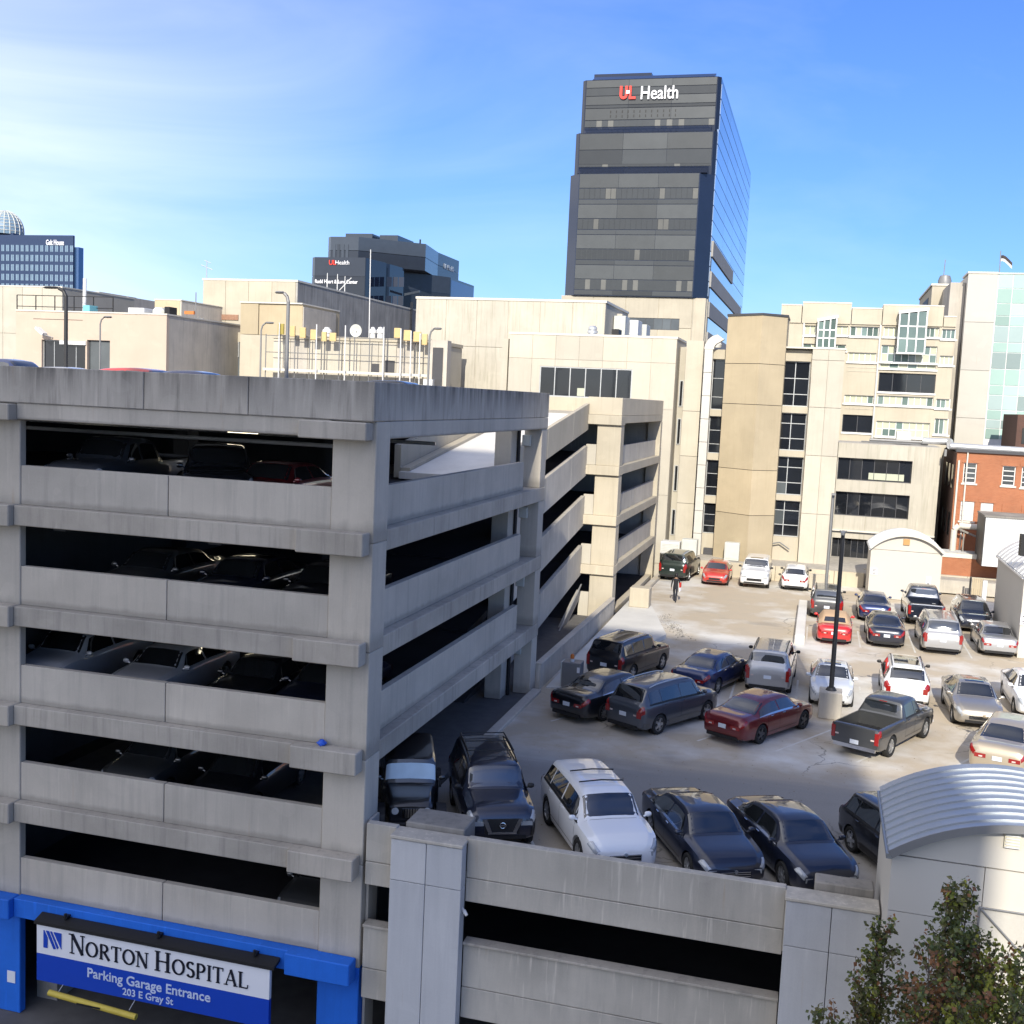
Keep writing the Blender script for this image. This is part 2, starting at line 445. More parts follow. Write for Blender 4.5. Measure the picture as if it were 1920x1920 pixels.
def panels(parent, mat_, X0, X1, Z0, Z1, y, nx, nz, holes=(), gap=0.02, th=0.07, name='wall_panel', zs=None, xs=None):
    """precast panels, each its own part, standing proud of a backing wall with open joints between"""
    xs = xs or [X0 + (X1 - X0) * i / nx for i in range(nx + 1)]
    zs = zs or [Z0 + (Z1 - Z0) * i / nz for i in range(nz + 1)]
    for i in range(len(xs) - 1):
        for k in range(len(zs) - 1):
            mb = MB(); a, b, c, d = xs[i] + gap / 2, xs[i + 1] - gap / 2, zs[k] + gap / 2, zs[k + 1] - gap / 2
            hs = [h for h in holes if h[0] < b and h[1] > a and h[2] < d and h[3] > c]
            wall_with_holes(mb, a, b, c, d, y - th, y, hs)
            if mb.v: mb.build(name, mat_, parent)

def text(parent, body, loc, size, mat_, name='lettering', rot=(R(90), 0, 0), ext=0.03, align='LEFT', sx=1.0, bold=0.0):
    cu = bpy.data.curves.new(name, 'FONT'); cu.body = body; cu.size = size; cu.extrude = ext; cu.align_x = align
    cu.offset = bold; cu.resolution_u = 4
    tmp = bpy.data.objects.new('tmp_text', cu); COL.objects.link(tmp)
    me = bpy.data.meshes.new_from_object(tmp.evaluated_get(bpy.context.evaluated_depsgraph_get()))
    bpy.data.objects.remove(tmp)
    me.materials.clear(); me.materials.append(mat_); me.name = name
    o = bpy.data.objects.new(name, me); COL.objects.link(o)
    o.parent = parent
    o.location = Vector(loc) - ORIGIN.get(parent.name, Vector((0, 0, 0))); o.rotation_euler = rot; o.scale = (sx, 1, 1)
    return o
# ================================================================== THE SETTING
def lot_material():
    m, t, b = _mat('parking_deck_surface')
    p = position(t)
    sp = N(t, 'ShaderNodeSeparateXYZ'); t.links.new(p, sp.inputs[0])
    n1 = noise(t, p, 0.16, 5, 0.6); n2 = noise(t, p, 1.1, 5, 0.6); n3 = noise(t, position(t, (0.25, 2.0, 1), (0, 0, R(12))), 0.8, 4)
    tan, pale, dark = (0.47, 0.39, 0.28), (0.66, 0.64, 0.59), (0.19, 0.187, 0.183)
    col = mixrgb(t, ramp(t, n1, 0.47, 0.62), tan, pale)
    col = mixrgb(t, mth(t, 'MULTIPLY', ramp(t, n2, 0.45, 0.8), 0.35), col, (0.36, 0.33, 0.28))
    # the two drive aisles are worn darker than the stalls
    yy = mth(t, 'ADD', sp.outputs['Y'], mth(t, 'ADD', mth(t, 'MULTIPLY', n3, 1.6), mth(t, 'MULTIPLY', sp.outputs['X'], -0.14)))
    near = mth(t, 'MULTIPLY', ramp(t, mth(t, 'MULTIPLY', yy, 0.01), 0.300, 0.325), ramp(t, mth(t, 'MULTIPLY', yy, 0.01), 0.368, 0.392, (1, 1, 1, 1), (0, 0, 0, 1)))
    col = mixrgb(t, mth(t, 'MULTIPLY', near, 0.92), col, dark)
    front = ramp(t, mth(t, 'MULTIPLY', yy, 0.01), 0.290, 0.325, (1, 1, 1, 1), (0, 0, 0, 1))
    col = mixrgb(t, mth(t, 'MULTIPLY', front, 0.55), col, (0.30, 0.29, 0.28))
    # oil drips and tyre marks
    n5 = noise(t, position(t, (0.55, 0.9, 1)), 0.55, 3, 0.5)
    col = mixrgb(t, mth(t, 'MULTIPLY', ramp(t, n5, 0.60, 0.72), 0.35), col, (0.16, 0.15, 0.14))
    v = N(t, 'ShaderNodeTexVoronoi', feature='DISTANCE_TO_EDGE'); v.inputs['Scale'].default_value = 0.16
    wob = N(t, 'ShaderNodeMixRGB'); wob.inputs[0].default_value = 0.28
    nz = N(t, 'ShaderNodeTexNoise'); nz.inputs['Scale'].default_value = 0.9; nz.inputs['Detail'].default_value = 6
    t.links.new(p, nz.inputs['Vector']); t.links.new(p, wob.inputs[1]); t.links.new(nz.outputs['Color'], wob.inputs[2])
    sc = N(t, 'ShaderNodeVectorMath', operation='ADD'); t.links.new(p, sc.inputs[0])
    s9 = N(t, 'ShaderNodeVectorMath', operation='SCALE'); s9.inputs['Scale'].default_value = 1.6
    t.links.new(nz.outputs['Color'], s9.inputs[0]); t.links.new(s9.outputs[0], sc.inputs[1]); t.links.new(sc.outputs[0], v.inputs['Vector'])
    crack = ramp(t, v.outputs['Distance'], 0.002, 0.006, (1, 1, 1, 1), (0, 0, 0, 1))
    gate = ramp(t, noise(t, p, 0.12, 2), 0.50, 0.56)
    col = mixrgb(t, mth(t, 'MULTIPLY', mth(t, 'MULTIPLY', crack, gate), 0.7), col, (0.07, 0.065, 0.06))
    n6 = noise(t, p, 18, 3)
    col = mixrgb(t, 0.12, col, mixrgb(t, n6, (0.1, 0.1, 0.1), (0.8, 0.78, 0.72)))
    t.links.new(col, b.inputs['Base Color'])
    b.inputs['Roughness'].default_value = 0.85; b.inputs['Specular IOR Level'].default_value = 0.3
    bump(t, b, mth(t, 'ADD', n6, n2), 0.15, 0.01)
    return m
M_lot = lot_material()
STREET = -6.4
def sheet(name, mat_, x0, x1, y0, y1, z, t=0.02):
    return props(bx(name, mat_, None, x0, x1, y0, y1, z - t, z), kind='structure')
sheet('ground', M_street, -2500, 2500, -300, 3500, STREET, 0.5)
sheet('parking_deck', M_lot, -10.55, 13.0, 26.05, 82.6, 0.0, 0.35)
# driveway under the garage, a strip lower and darker than the deck
sheet('driveway', M_street, -22.0, -10.75, 26.4, 61.0, -0.01, 0.30)
mb = MB(); mb.box(-10.75, -10.35, 33.6, 43.9, -0.1, 0.13)
props(mb.build('kerb', M_conc, None, bevel=0.03), kind='structure')
mb = MB(); mb.box(-11.15, -10.75, 62.0, 78.0, -0.2, 0.14)
props(mb.build('kerb', M_beigeconc, None, bevel=0.03), kind='structure')
mb = MB(); mb.box(-10.1, -9.98, 64.5, 77.5, 0.002, 0.10)
props(mb.build('kerb', M_ledge, None), kind='structure')
# pale concrete wedge poured against the ramp wall
mb = MB(); mb.prism([(-10.32, 44.6), (-9.6, 44.9), (-6.95, 57.0), (-8.75, 64.2), (-10.32, 65.6)], -0.05, [0.05, 0.05, 0.22, 0.30, 0.30])
props(mb.build('ramp_apron', M_ramp, None), kind='structure')
# raised walkway behind the back row and its retaining wall
sheet('walkway', M_wallconc, -10.4, 13.0, 80.6, 92.0, 1.0, 0.9)
# faded stall lines
M_line = plain('faded_stall_paint', (0.62, 0.60, 0.55), 0.8, var=0.25, scale=4)
ln = MB()
def stall(x, y, h, l):
    d = Vector((math.sin(R(h)), math.cos(R(h)), 0)); n = Vector((d.y, -d.x, 0)) * 0.045
    a = Vector((x, y, 0.004)); e = a + d * l
    ln.add([a - n, a + n, e + n, e - n], [(0, 1, 2, 3)])
for i in range(6): stall(-8.6 + 2.72 * i, 32.0 - 0.1 * i, 152, 4.4)
for i in range(7): stall(-9.0 + 2.75 * i, 40.0 - 0.1 * i, 28, 4.4)
for i in range(6): stall(-2.85 + 2.65 * i, 46.3, 0, 4.6)
for i in range(6): stall(0.05 + 2.7 * i, 59.6, 0, 4.4)
for i in range(5): stall(-9.2 + 2.6 * i, 76.2, 0, 4.2)
props(ln.build('stall_lines', M_line, None), kind='structure')

# unseen tower inferred from the deck shadow; set back and slimmed for sky fill
M_tower_pale = concrete('pale_tower_precast', (0.55, 0.52, 0.46), 0.05, 0.1, 0.7)
tb = thing('shading_tower', 'tall pale unseen tower behind the camera, shaped to shade the deck', 'building', (0, -50, STREET))
bx('wall', M_tower_pale, tb, -13.5, 0.25, -62, -40, STREET, 61.2)
bx('wall', M_tower_pale, tb, 0.25, 12.7, -62, -40.05, STREET, 56.9)

# ================================================================== NEAR GARAGE
GX, GY = -10.68, 26.0
LV = [8.47 - 2.815 * k for k in range(5)]       # ledge tops, level 1 (upper) to 5
ROOF = 11.28
g = thing('parking_garage', 'shaded grey concrete parking garage with six open levels and blue painted base', 'parking garage', (-16, 33, STREET))
LEFT = -36.0
bays = [(-21.2, -11.87), (-36.0, -23.7)]
def front_band(k, L):
    blue = (k == 4)
    mt = M_blue if blue else M_ledge
    for j, (a, b) in enumerate(bays):
        bx('ledge_beam', mt, g, a, b - (0.003 if j == 0 else 0.003), GY - 0.22, GY + 0.75, L - 0.55, L, 0.02)
    bx('ledge_beam', mt, g, -21.07 - 0.13, -21.2 + 0.001, GY + 0.01, GY + 0.74, L - 0.55, L) if False else None
    # corbels wrap the columns and step forward of the ledge
    bx('corbel', mt, g, -12.62, GX - 0.09, GY - 0.42, GY + 0.045, L - 0.57, L + 0.02, 0.025)
    bx('corbel', mt, g, -23.8, -21.09 - 0.115, GY - 0.42, GY + 0.045, L - 0.57, L + 0.02, 0.025)
for k, L in enumerate(LV):
    front_band(k, L)
# spandrels above each ledge
for k, L in enumerate(LV):
    for j, (a, b) in enumerate(bays):
        mid = a + (b - a) * (0.495 if j == 0 else 0.5)
        for p, q in ((a + 0.006, mid - 0.012), (mid + 0.012, b - 0.006)):
            bx('spandrel_panel', M_conc, g, p, q, GY + 0.08, GY + 0.28, L + 0.003, L + 1.09, 0.012)
# columns
for (a, b, n) in ((-11.87, GX, 0), (-23.7, -21.2, 1)):
    zz = [ROOF - 0.002] + [L - 0.275 for L in LV] + [STREET]
    for i in range(len(zz) - 1):
        bx('column', M_blue if i == 5 else M_conc, g, a, b, GY + 0.05, GY + (0.98 if n == 0 else 0.30), zz[i + 1] + 0.004, zz[i] - 0.004, 0.02)
# thin chamfer ribs on the corner column
# roof band and parapet
for a, b in ((-36.0, -23.7), (-23.7, -17.2), (-17.2, -14.15), (-14.15, GX)):
    bx('parapet_panel', M_parapet, g, a + 0.012, b - (0.012 if b < GX else 0), GY - 0.16, GY + 0.12, ROOF + 0.012, 12.27, 0.015)
for a, b in ((-36.0, -23.703), (-21.197, -11.873)):
    bx('roof_beam', M_conc, g, a, b, GY - 0.10, GY + 0.7, 10.83, ROOF, 0.02)
bx('corbel', M_ledge, g, -12.62, GX - 0.09, GY - 0.42, GY + 0.045, 10.80, 11.25, 0.025)
bx('corbel', M_ledge, g, -23.8, -21.2, GY - 0.42, GY + 0.045, 10.80, 11.25, 0.025)
# right-hand facade (plane x = GX)
Y1 = 44.2
bx('parapet_panel', M_parapet, g, GX - 0.22, GX, GY + 0.12, Y1, ROOF + 0.012, 12.27, 0.015)
bx('roof_beam', M_conc, g, GX - 0.7, GX - 0.0, GY + 0.99, Y1, 10.83, ROOF, 0.02)
for k, L in enumerate(LV[:3]):
    bx('ledge_beam', M_ledge, g, GX - 0.8, GX, GY + 0.985, Y1, L - 0.55, L, 0.02)
    ys = [GY + 0.985, 34.4, 41.9]
    for p, q in zip(ys[:-1], ys[1:]):
        bx('spandrel_panel', M_pilaster if False else M_conc, g, GX - 0.55, GX - 0.33, p + 0.006, q - 0.006, L + 0.003, L + 1.09, 0.012)
# end pier with drain pipes and junction boxes
zz = [10.83] + [v for L in LV[:3] for v in (L, L - 0.55)] + [0.0]
for i in range(0, len(zz) - 1, 2):
    bx('column', M_conc, g, GX - 0.75, GX - 0.02, 43.35, Y1 - 0.01, zz[i + 1], zz[i] - 0.003, 0.02)
    bx('column', M_conc, g, GX - 1.6, GX - 0.92, 42.1, 43.0, zz[i + 1], zz[i] - 0.003, 0.02)
mb = MB()
for z0, z1 in ((0, 2.25), (2.85, 5.1), (5.67, 7.9), (8.5, 10.8)):
    mb.tube((GX - 0.84, 42.9, z0), (GX - 0.84, 42.9, z1), 0.07)
mb.build('drain_pipe', M_black, g, smooth=40)
for z in (10.35, 7.45, 4.65, 1.85):
    bx('junction_box', M_acgrey, g, GX - 0.80, GX - 0.45, 43.20, 43.345, z - 0.22, z + 0.22, 0.02)
# floors, ceiling, rear wall
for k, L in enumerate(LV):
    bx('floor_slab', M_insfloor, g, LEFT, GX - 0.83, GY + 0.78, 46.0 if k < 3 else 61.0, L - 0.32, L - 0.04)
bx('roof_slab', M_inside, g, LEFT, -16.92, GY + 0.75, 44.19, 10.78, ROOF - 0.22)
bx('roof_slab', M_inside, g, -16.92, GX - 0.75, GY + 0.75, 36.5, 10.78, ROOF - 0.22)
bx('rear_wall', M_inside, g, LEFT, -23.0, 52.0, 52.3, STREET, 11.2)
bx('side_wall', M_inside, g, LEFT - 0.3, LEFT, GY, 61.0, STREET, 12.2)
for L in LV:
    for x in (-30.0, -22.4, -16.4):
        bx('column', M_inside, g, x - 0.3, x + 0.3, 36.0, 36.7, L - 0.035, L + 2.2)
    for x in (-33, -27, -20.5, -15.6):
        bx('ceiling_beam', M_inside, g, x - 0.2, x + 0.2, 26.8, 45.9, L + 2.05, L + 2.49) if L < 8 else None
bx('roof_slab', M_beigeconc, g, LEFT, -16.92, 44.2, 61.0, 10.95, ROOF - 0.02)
# lot-level base of the garage: corner pier, blue column, entrance walls
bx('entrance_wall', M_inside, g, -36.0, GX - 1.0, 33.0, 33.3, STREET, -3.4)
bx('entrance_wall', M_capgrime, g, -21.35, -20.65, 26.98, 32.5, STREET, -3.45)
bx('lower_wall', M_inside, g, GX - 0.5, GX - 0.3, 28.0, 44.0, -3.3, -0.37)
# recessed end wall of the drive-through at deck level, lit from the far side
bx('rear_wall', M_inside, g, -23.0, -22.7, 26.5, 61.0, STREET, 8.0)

# ---- the ramps between the two garages
rw = thing('garage_ramps', 'sloping concrete ramps stacked between the shaded garage and its sunlit far wing', 'ramp', (-16, 53, 0))
RX = -12.53
ya, yb = 44.25, 61.45
SL = (LV[0] - LV[1]) / (61.5 - 40.5)
def zr(k, y): return LV[k] - SL * (61.5 - y)      # ramp k arrives at level k
def sloped(name, mat_, par, x0, x1, y0, y1, k, lo, hi, bev=None):
    mb = MB(); mb.ext_x([(y0, zr_(k, y0) + lo), (y1, zr_(k, y1) + lo), (y1, zr_(k, y1) + hi), (y0, zr_(k, y0) + hi)], x0, x1)
    return mb.build(name, mat_, par, bevel=bev)
LV2 = [ROOF] + LV
def zr_(k, y): return LV2[k] - SL * (61.5 - y)
for k in range(0, 4):
    hi = 1.07 if k else 0.62
    for (p, q) in ((ya, 52.0), (52.02, 57.6), (57.62, yb)):
        sloped('spandrel_panel', M_beigeconc if k == 0 else M_wallconc, rw, RX - 0.22, RX, p, q, k, -0.62 if k else -0.85, hi, 0.012)
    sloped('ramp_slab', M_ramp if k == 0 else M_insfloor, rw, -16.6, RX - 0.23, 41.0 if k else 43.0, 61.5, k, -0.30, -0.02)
    sloped('ramp_wall', M_conc if k else M_beigeconc, rw, -16.9, -16.62, 46.1 if k else 43.2, 61.45, k, -0.3, 1.05)
# the top-storey ramp seen through the upper opening: rises to the open roof
sloped('ramp_kerb', M_beigeconc, rw, -16.6, -16.2, 43.2, 61.4, 0, -0.01, 0.12)
# steep ramp beside the deck going below
mb = MB(); mb.ext_x([(47.5, -3.6), (61.45, 0.85), (61.45, 1.35), (47.5, -3.0)], RX - 0.2, RX)
mb.build('spandrel_panel', M_wallconc, rw)
mb = MB(); mb.ext_x([(46, -4.4), (61.4, 0.3), (61.4, 0.55), (46, -4.1)], -20, RX - 0.21)
mb.build('ramp_slab', M_insfloor, rw)
mb = MB(); mb.ext_x([(51.8, -1.55), (61.4, 1.62), (61.4, 1.70), (51.8, -1.47)], RX + 0.04, RX + 0.1)
mb.build('handrail', M_metal, rw)
rwall = thing('ramp_barrier_wall', 'low stained concrete wall climbing beside the ramp from the garage corner pier', 'wall', (-10.5, 52, 0))
for p, q in ((44.25, 48.4), (48.42, 52.7), (52.72, 57.0), (57.02, 61.3)):
    bx('wall_panel', M_wallconc, rwall, -10.72, -10.5, p, q, -0.3, 1.05, 0.015)
bx('coping', M_conc, rwall, -10.76, -10.46, 44.25, 61.3, 1.053, 1.12, 0.015)
bx('infill_floor', M_insfloor, rwall, RX + 0.12, -10.73, 44.25, 61.0, -0.4, -0.25)

# ---- far wing of the garage
fg = thing('parking_garage', 'sunlit beige concrete far wing of the garage with four levels beside the deck', 'parking garage', (-16, 70, 0))
FX, FY0, FY1 = -10.68, 61.55, 78.0
FL = LV[:3]
tops = [ROOF] + FL
# corner pier facing the camera, notched where the ramps run through
zz = [10.83] + [v for L in FL for v in (L - 0.0, L - 0.55)] + [-0.3]
for i in range(0, len(zz) - 1, 2):
    bx('column', M_beigeconc, fg, -12.03, FX, FY0, FY0 + 1.0, zz[i + 1], zz[i] - 0.003, 0.02)
for L in FL:
    bx('corbel', M_beigeconc, fg, -12.75, FX + 0.03, FY0 - 0.22, FY0 + 1.02, L - 0.53, L, 0.02)
    bx('pier_panel', M_beige2, fg, -12.62, -12.035, FY0 - 0.04, FY0 + 0.2, L + 0.003, L + 1.15, 0.02)
bx('pier_panel', M_beige2, fg, -12.62, -12.035, FY0 - 0.04, FY0 + 0.2, -0.3, 1.25, 0.02)
bx('corbel', M_beigeconc, fg, -12.75, FX + 0.03, FY0 - 0.22, FY0 + 1.02, 10.75, ROOF, 0.02)
bx('parapet_panel', M_beigeconc, fg, -12.62, FX, FY0 - 0.05, FY0 + 0.2, ROOF + 0.01, 12.27, 0.015)
bx('parapet_panel', M_beigeconc, fg, FX - 0.2, FX, FY0 + 0.2, FY1, ROOF + 0.01, 12.27, 0.015)
bx('roof_beam', M_beigeconc, fg, FX - 0.6, FX, FY0 + 1.0, FY1, 10.85, ROOF, 0.02)
for L in FL:
    bx('ledge_beam', M_beigeconc, fg, FX - 0.7, FX, FY0 + 1.02, FY1 - 0.6, L - 0.5, L, 0.02)
    for p, q in ((FY0 + 1.02, 69.6), (69.62, FY1 - 0.62)):
        bx('spandrel_panel', M_wallconc, fg, FX - 0.5, FX - 0.3, p, q, L + 0.003, L + 1.07, 0.012)
bx('column', M_beigeconc, fg, FX - 0.9, FX, FY1 - 0.6, FY1 + 0.1, -0.3, 10.84, 0.02)
for L in FL:
    bx('floor_slab', M_insfloor, fg, -32, FX - 0.72, FY0 + 0.3, FY1, L - 0.32, L - 0.04)
bx('roof_slab', M_beigeconc, fg, -32, FX - 0.62, FY0 + 0.25, FY1, 10.95, ROOF - 0.02)
bx('floor_slab', M_insfloor, fg, -32, FX - 0.5, FY0 + 0.3, FY1, -0.36, -0.02)
bx('rear_wall', M_wallconc, fg, -32, FX - 0.92, FY1 - 0.3, FY1, -0.3, 10.94)
bx('roof_parapet', M_beigeconc, fg, -32, FX - 0.22, FY1 - 0.25, FY1, ROOF, 12.2)
bx('side_wall', M_inside, fg, -32.3, -32, FY0, FY1, -0.3, 12.2)
bx('inner_wall', M_inside, fg, -32, -21.65, FY0 - 0.1, FY0 + 0.15, -0.3, 12.1)
for L in FL + [0.0]:
    bx('column', M_inside, fg, -18.4, -17.8, 69, 69.6, L - 0.035, L + 2.2)

# ================================================================== FRONT WALL OF THE DECK
dw = thing('deck_front_wall', 'stained concrete front of the parking deck with a long dark opening and pale pilasters', 'wall', (-5, 26, STREET))
def span(x0, x1, z0, z1, y=26.0, th=0.24, m=M_wallconc):
    bx('spandrel_panel', m, dw, x0, x1, y, y + th, z0, z1, 0.015)
segs = [(-10.58, -9.76), (-7.84, -0.02)]
for a, b in segs:
    span(a, b, -0.075, 0.94, m=M_wallconc); span(a, b, -0.70, -0.09, 25.985)
    span(a, b, -2.97, -1.84); span(a, b, -3.80, -2.985, 25.99)
    bx('coping', M_ledge, dw, a, b, 25.93, 26.30, -1.838, -1.77, 0.01)
for a, b in ((-9.75, -7.85), (0.0, 2.04)):
    mid = (a + b) / 2
    zz = [0.80, -0.28, -4.4, STREET]
    for c, d in ((a, mid - 0.008), (mid + 0.008, b)):
        for i in range(3):
            bx('pilaster_panel', M_pilaster, dw, c, d, 25.62, 25.98, zz[i + 1] + 0.008, zz[i] - 0.008, 0.01)
    bx('pilaster_core', M_seal, dw, a + 0.05, b - 0.05, 25.70, 26.2, STREET, 0.78)
    bx('coping', M_wallconc, dw, a - 0.03, b + 0.02, 25.58, 26.25, 0.81, 0.90, 0.02)
bx('upstand_block', M_capgrime, dw, -9.62, -8.02, 26.29, 27.35, -0.1, 1.02, 0.03)
bx('upstand_block', M_capgrime, dw, 0.62, 1.95, 26.29, 26.85, -0.1, 1.08, 0.03)
bx('deck_edge_wall', M_wallconc, dw, -0.02, 2.04, 26.0, 26.24, -0.6, 0.8)
for k, z in enumerate((-3.3, )):
    bx('floor_slab', M_insfloor, dw, -10.58, 10.5, 26.3, 44.0, z - 0.3, z)
bx('rear_wall', M_inside, dw, -10.58, 10.5, 40.0, 40.3, STREET, -0.36)
bx('corner_pier', M_conc, dw, -10.66, -10.59, 26.3, 26.9, STREET, 0.9)
mb = MB(); mb.tube((-7.80, 25.8, -0.86), (-7.70, 25.74, -0.95), 0.05, 0.04).tube((-7.9, 25.86, -0.8), (-7.80, 25.8, -0.86), 0.03)
props(mb.build('scupper_pipe', M_whitemetal, dw, smooth=40))

# ================================================================== SIGN, CLEARANCE BAR, RAG
sg = thing('entrance_sign', 'long blue and white hospital parking garage entrance sign hung under the blue beam', 'sign', (-16.5, 25.5, -4))
SX0, SX1, SZ1, SZm, SZ0 = -20.16, -12.96, -3.22, -4.06, -4.86
M_signblue = plain('sign_blue', (0.006, 0.055, 0.44), 0.4, var=0.05)
M_navy = plain('sign_navy_lettering', (0.006, 0.008, 0.02), 0.5)
bx('upper_panel', M_white, sg, SX0, SX1, 25.46, 25.58, SZm, SZ1)
bx('lower_panel', M_signblue, sg, SX0, SX1, 25.46, 25.58, SZ0, SZm - 0.002)
mb = MB(); mb.ext_x([(25.40, SZ1 + 0.02), (25.75, SZ1 + 0.12), (25.75, SZ1 + 0.22), (25.40, SZ1 + 0.11)], SX0 - 0.05, SX1 + 0.15)
mb.build('hood', M_black, sg)
for x in (-19.35, -16.4, -13.5):
    mb = MB(); mb.box(x - 0.06, x + 0.06, 25.6, 25.98, SZ1 + 0.23, SZ1 + 0.28).tube((x, 25.62, SZ1 + 0.2), (x, 25.62, SZ1 + 0.36), 0.04)
    mb.build('bracket', M_black, sg)
bx('backing', M_framed, sg, SX0 + 0.03, SX1 - 0.03, 25.585, 25.66, SZ0 + 0.02, SZ1)
# serif capitals drawn stroke by stroke
def strokes(ch):
    T, H = 0.06, 0.15            # thin and thick stems
    def arc(cx, cy, rx, ry, a0, a1, n=14): return [(cx + rx * math.cos(R(a0 + (a1 - a0) * i / n)), cy + ry * math.sin(R(a0 + (a1 - a0) * i / n))) for i in range(n + 1)]
    ser = lambda x, y, w=0.26: ([(x - w / 2, y), (x + w / 2, y)], 0.045, 0.045)
    S = {
        'N': (0.86, [([(0.14, 0), (0.14, 1)], T, T), ([(0.14, 1), (0.74, 0)], H, H), ([(0.74, 0), (0.74, 1)], T, T), ser(0.14, 0.02), ser(0.08, 0.98), ser(0.74, 0.98)]),
        'O': (0.92, [(arc(0.46, 0.5, 0.37, 0.46, 0, 360, 28), T, H)]),
        'R': (0.80, [([(0.16, 0), (0.16, 1)], H, H), (arc(0.32, 0.74, 0.28, 0.23, 90, -90), T, H), ([(0.16, 0.97), (0.32, 0.97)], T, T), ([(0.16, 0.51), (0.32, 0.51)], T, T), ([(0.36, 0.5), (0.74, 0.0)], H, H), ser(0.16, 0.02)]),
        'T': (0.76, [([(0.38, 0), (0.38, 1)], H, H), ([(0.04, 0.97), (0.72, 0.97)], T, T), ser(0.38, 0.02), ([(0.05, 0.80), (0.05, 0.98)], 0.05, 0.05), ([(0.71, 0.80), (0.71, 0.98)], 0.05, 0.05)]),
        'H': (0.90, [([(0.17, 0), (0.17, 1)], H, H), ([(0.73, 0), (0.73, 1)], H, H), ([(0.17, 0.51), (0.73, 0.51)], T, T)] + [ser(x, y, 0.30) for x in (0.17, 0.73) for y in (0.02, 0.98)]),
        'S': (0.62, [(arc(0.31, 0.75, 0.21, 0.22, 30, 270), T, H), (arc(0.31, 0.27, 0.23, 0.25, 90, -150), T, H)]),
        'P': (0.70, [([(0.16, 0), (0.16, 1)], H, H), (arc(0.32, 0.72, 0.28, 0.25, 90, -90), T, H), ([(0.16, 0.97), (0.32, 0.97)], T, T), ([(0.16, 0.47), (0.32, 0.47)], T, T), ser(0.16, 0.02)]),
        'I': (0.36, [([(0.18, 0), (0.18, 1)], H, H), ser(0.18, 0.02, 0.3), ser(0.18, 0.98, 0.3)]),
        'A': (0.86, [([(0.10, 0), (0.43, 1)], T, T), ([(0.43, 1), (0.76, 0)], H, H), ([(0.20, 0.33), (0.64, 0.33)], T, T), ser(0.10, 0.02), ser(0.76, 0.02, 0.28)]),
        'L': (0.70, [([(0.16, 0), (0.16, 1)], H, H), ([(0.16, 0.03), (0.64, 0.03)], T, T), ([(0.64, 0.03), (0.66, 0.24)], 0.05, 0.05), ser(0.16, 0.98, 0.3)]),
    }
    return S[ch]
def letter(mb, ch, x, z, h, y):
    w, ss = strokes(ch)
    for pts, wt, wk in ss:
        for i in range(len(pts) - 1):
            (ax, az), (bx_, bz) = pts[i], pts[i + 1]
            dx, dz = bx_ - ax, bz - az; ln_ = math.hypot(dx, dz) or 1
            v = abs(dz) / ln_
            wd = (wt + (wk - wt) * v) / 2 if wt != wk else wt / 2
            nx, nz = -dz / ln_ * wd, dx / ln_ * wd
            e = 0.012 if len(pts) > 2 else 0
            ex, ez = dx / ln_ * e, dz / ln_ * e
            q = [(ax - ex - nx, az - ez - nz), (bx_ + ex - nx, bz + ez - nz), (bx_ + ex + nx, bz + ez + nz), (ax - ex + nx, az - ez + nz)]
            q.reverse() if (q[1][0] - q[0][0]) * (q[3][1] - q[0][1]) - (q[1][1] - q[0][1]) * (q[3][0] - q[0][0]) < 0 else None
            mb.ext_y([(x + px * h, z + pz * h) for px, pz in q], y, y + 0.02)
    return w * h
cx = -19.08
ZB = SZm + 0.19
for word in ('NORTON', 'HOSPITAL'):
    for i, ch in enumerate(word):
        hh = 0.56 if i == 0 else 0.44
        mb = MB(); w = letter(mb, ch, cx, ZB, hh, 25.435)
        mb.build('letter', M_navy, sg)
        cx += w * 1.04 + 0.01
    cx += 0.17
SIGN_END = cx
# emblem: blue square N of rays
mb = MB()
ex, ez = -19.93, SZm + 0.20
mb.ext_y([(ex, ez), (ex + 0.13, ez), (ex + 0.13, ez + 0.30), (ex + 0.02, ez + 0.50), (ex, ez + 0.50)], 25.44, 25.46)
mb.ext_y([(ex + 0.08, ez + 0.50), (ex + 0.17, ez + 0.50), (ex + 0.40, ez + 0.02), (ex + 0.33, ez)], 25.44, 25.46)
mb.ext_y([(ex + 0.22, ez + 0.50), (ex + 0.27, ez + 0.50), (ex + 0.49, ez + 0.07), (ex + 0.45, ez + 0.02)], 25.44, 25.46)
mb.ext_y([(ex + 0.33, ez + 0.50), (ex + 0.58, ez + 0.50), (ex + 0.58, ez + 0.04)], 25.44, 25.46)
mb.build('emblem', M_signblue, sg)
M_lett = plain('pale_sign_lettering', (0.55, 0.62, 0.78), 0.5)
text(sg, 'Parking Garage Entrance', (-16.6, 25.452, SZm - 0.40), 0.385, M_lett, align='CENTER', ext=0.006, bold=0.006)
text(sg, '203 E Gray St', (-16.6, 25.452, SZm - 0.70), 0.28, M_lett, align='CENTER', ext=0.006, bold=0.004)
cb = thing('clearance_bar', 'yellow clearance bar hanging below the entrance sign', 'barrier', (-18.2, 25.2, -5))
mb = MB(); mb.tube((-19.55, 25.2, -4.99), (-16.78, 25.2, -5.16), 0.085, n=12)
o = mb.build('bar', plain('bar_yellow', (0.55, 0.42, 0.06), 0.5), cb, smooth=40)
for x in (-19.3, -17.0):
    mb = MB(); mb.tube((x, 25.2, -5.0), (x, 25.5, -4.84), 0.012, n=6); mb.build('chain', M_metal, cb)
mb = MB(); mb.box(-18.6, -17.85, 25.105, 25.115, -5.11, -5.06)
mb.build('clearance_lettering', M_black, cb)
bx('notice', M_white, g, -21.62, -21.35, 26.03, 26.047, -5.5, -5.15)
mb = MB()
rnd = random.Random(4)
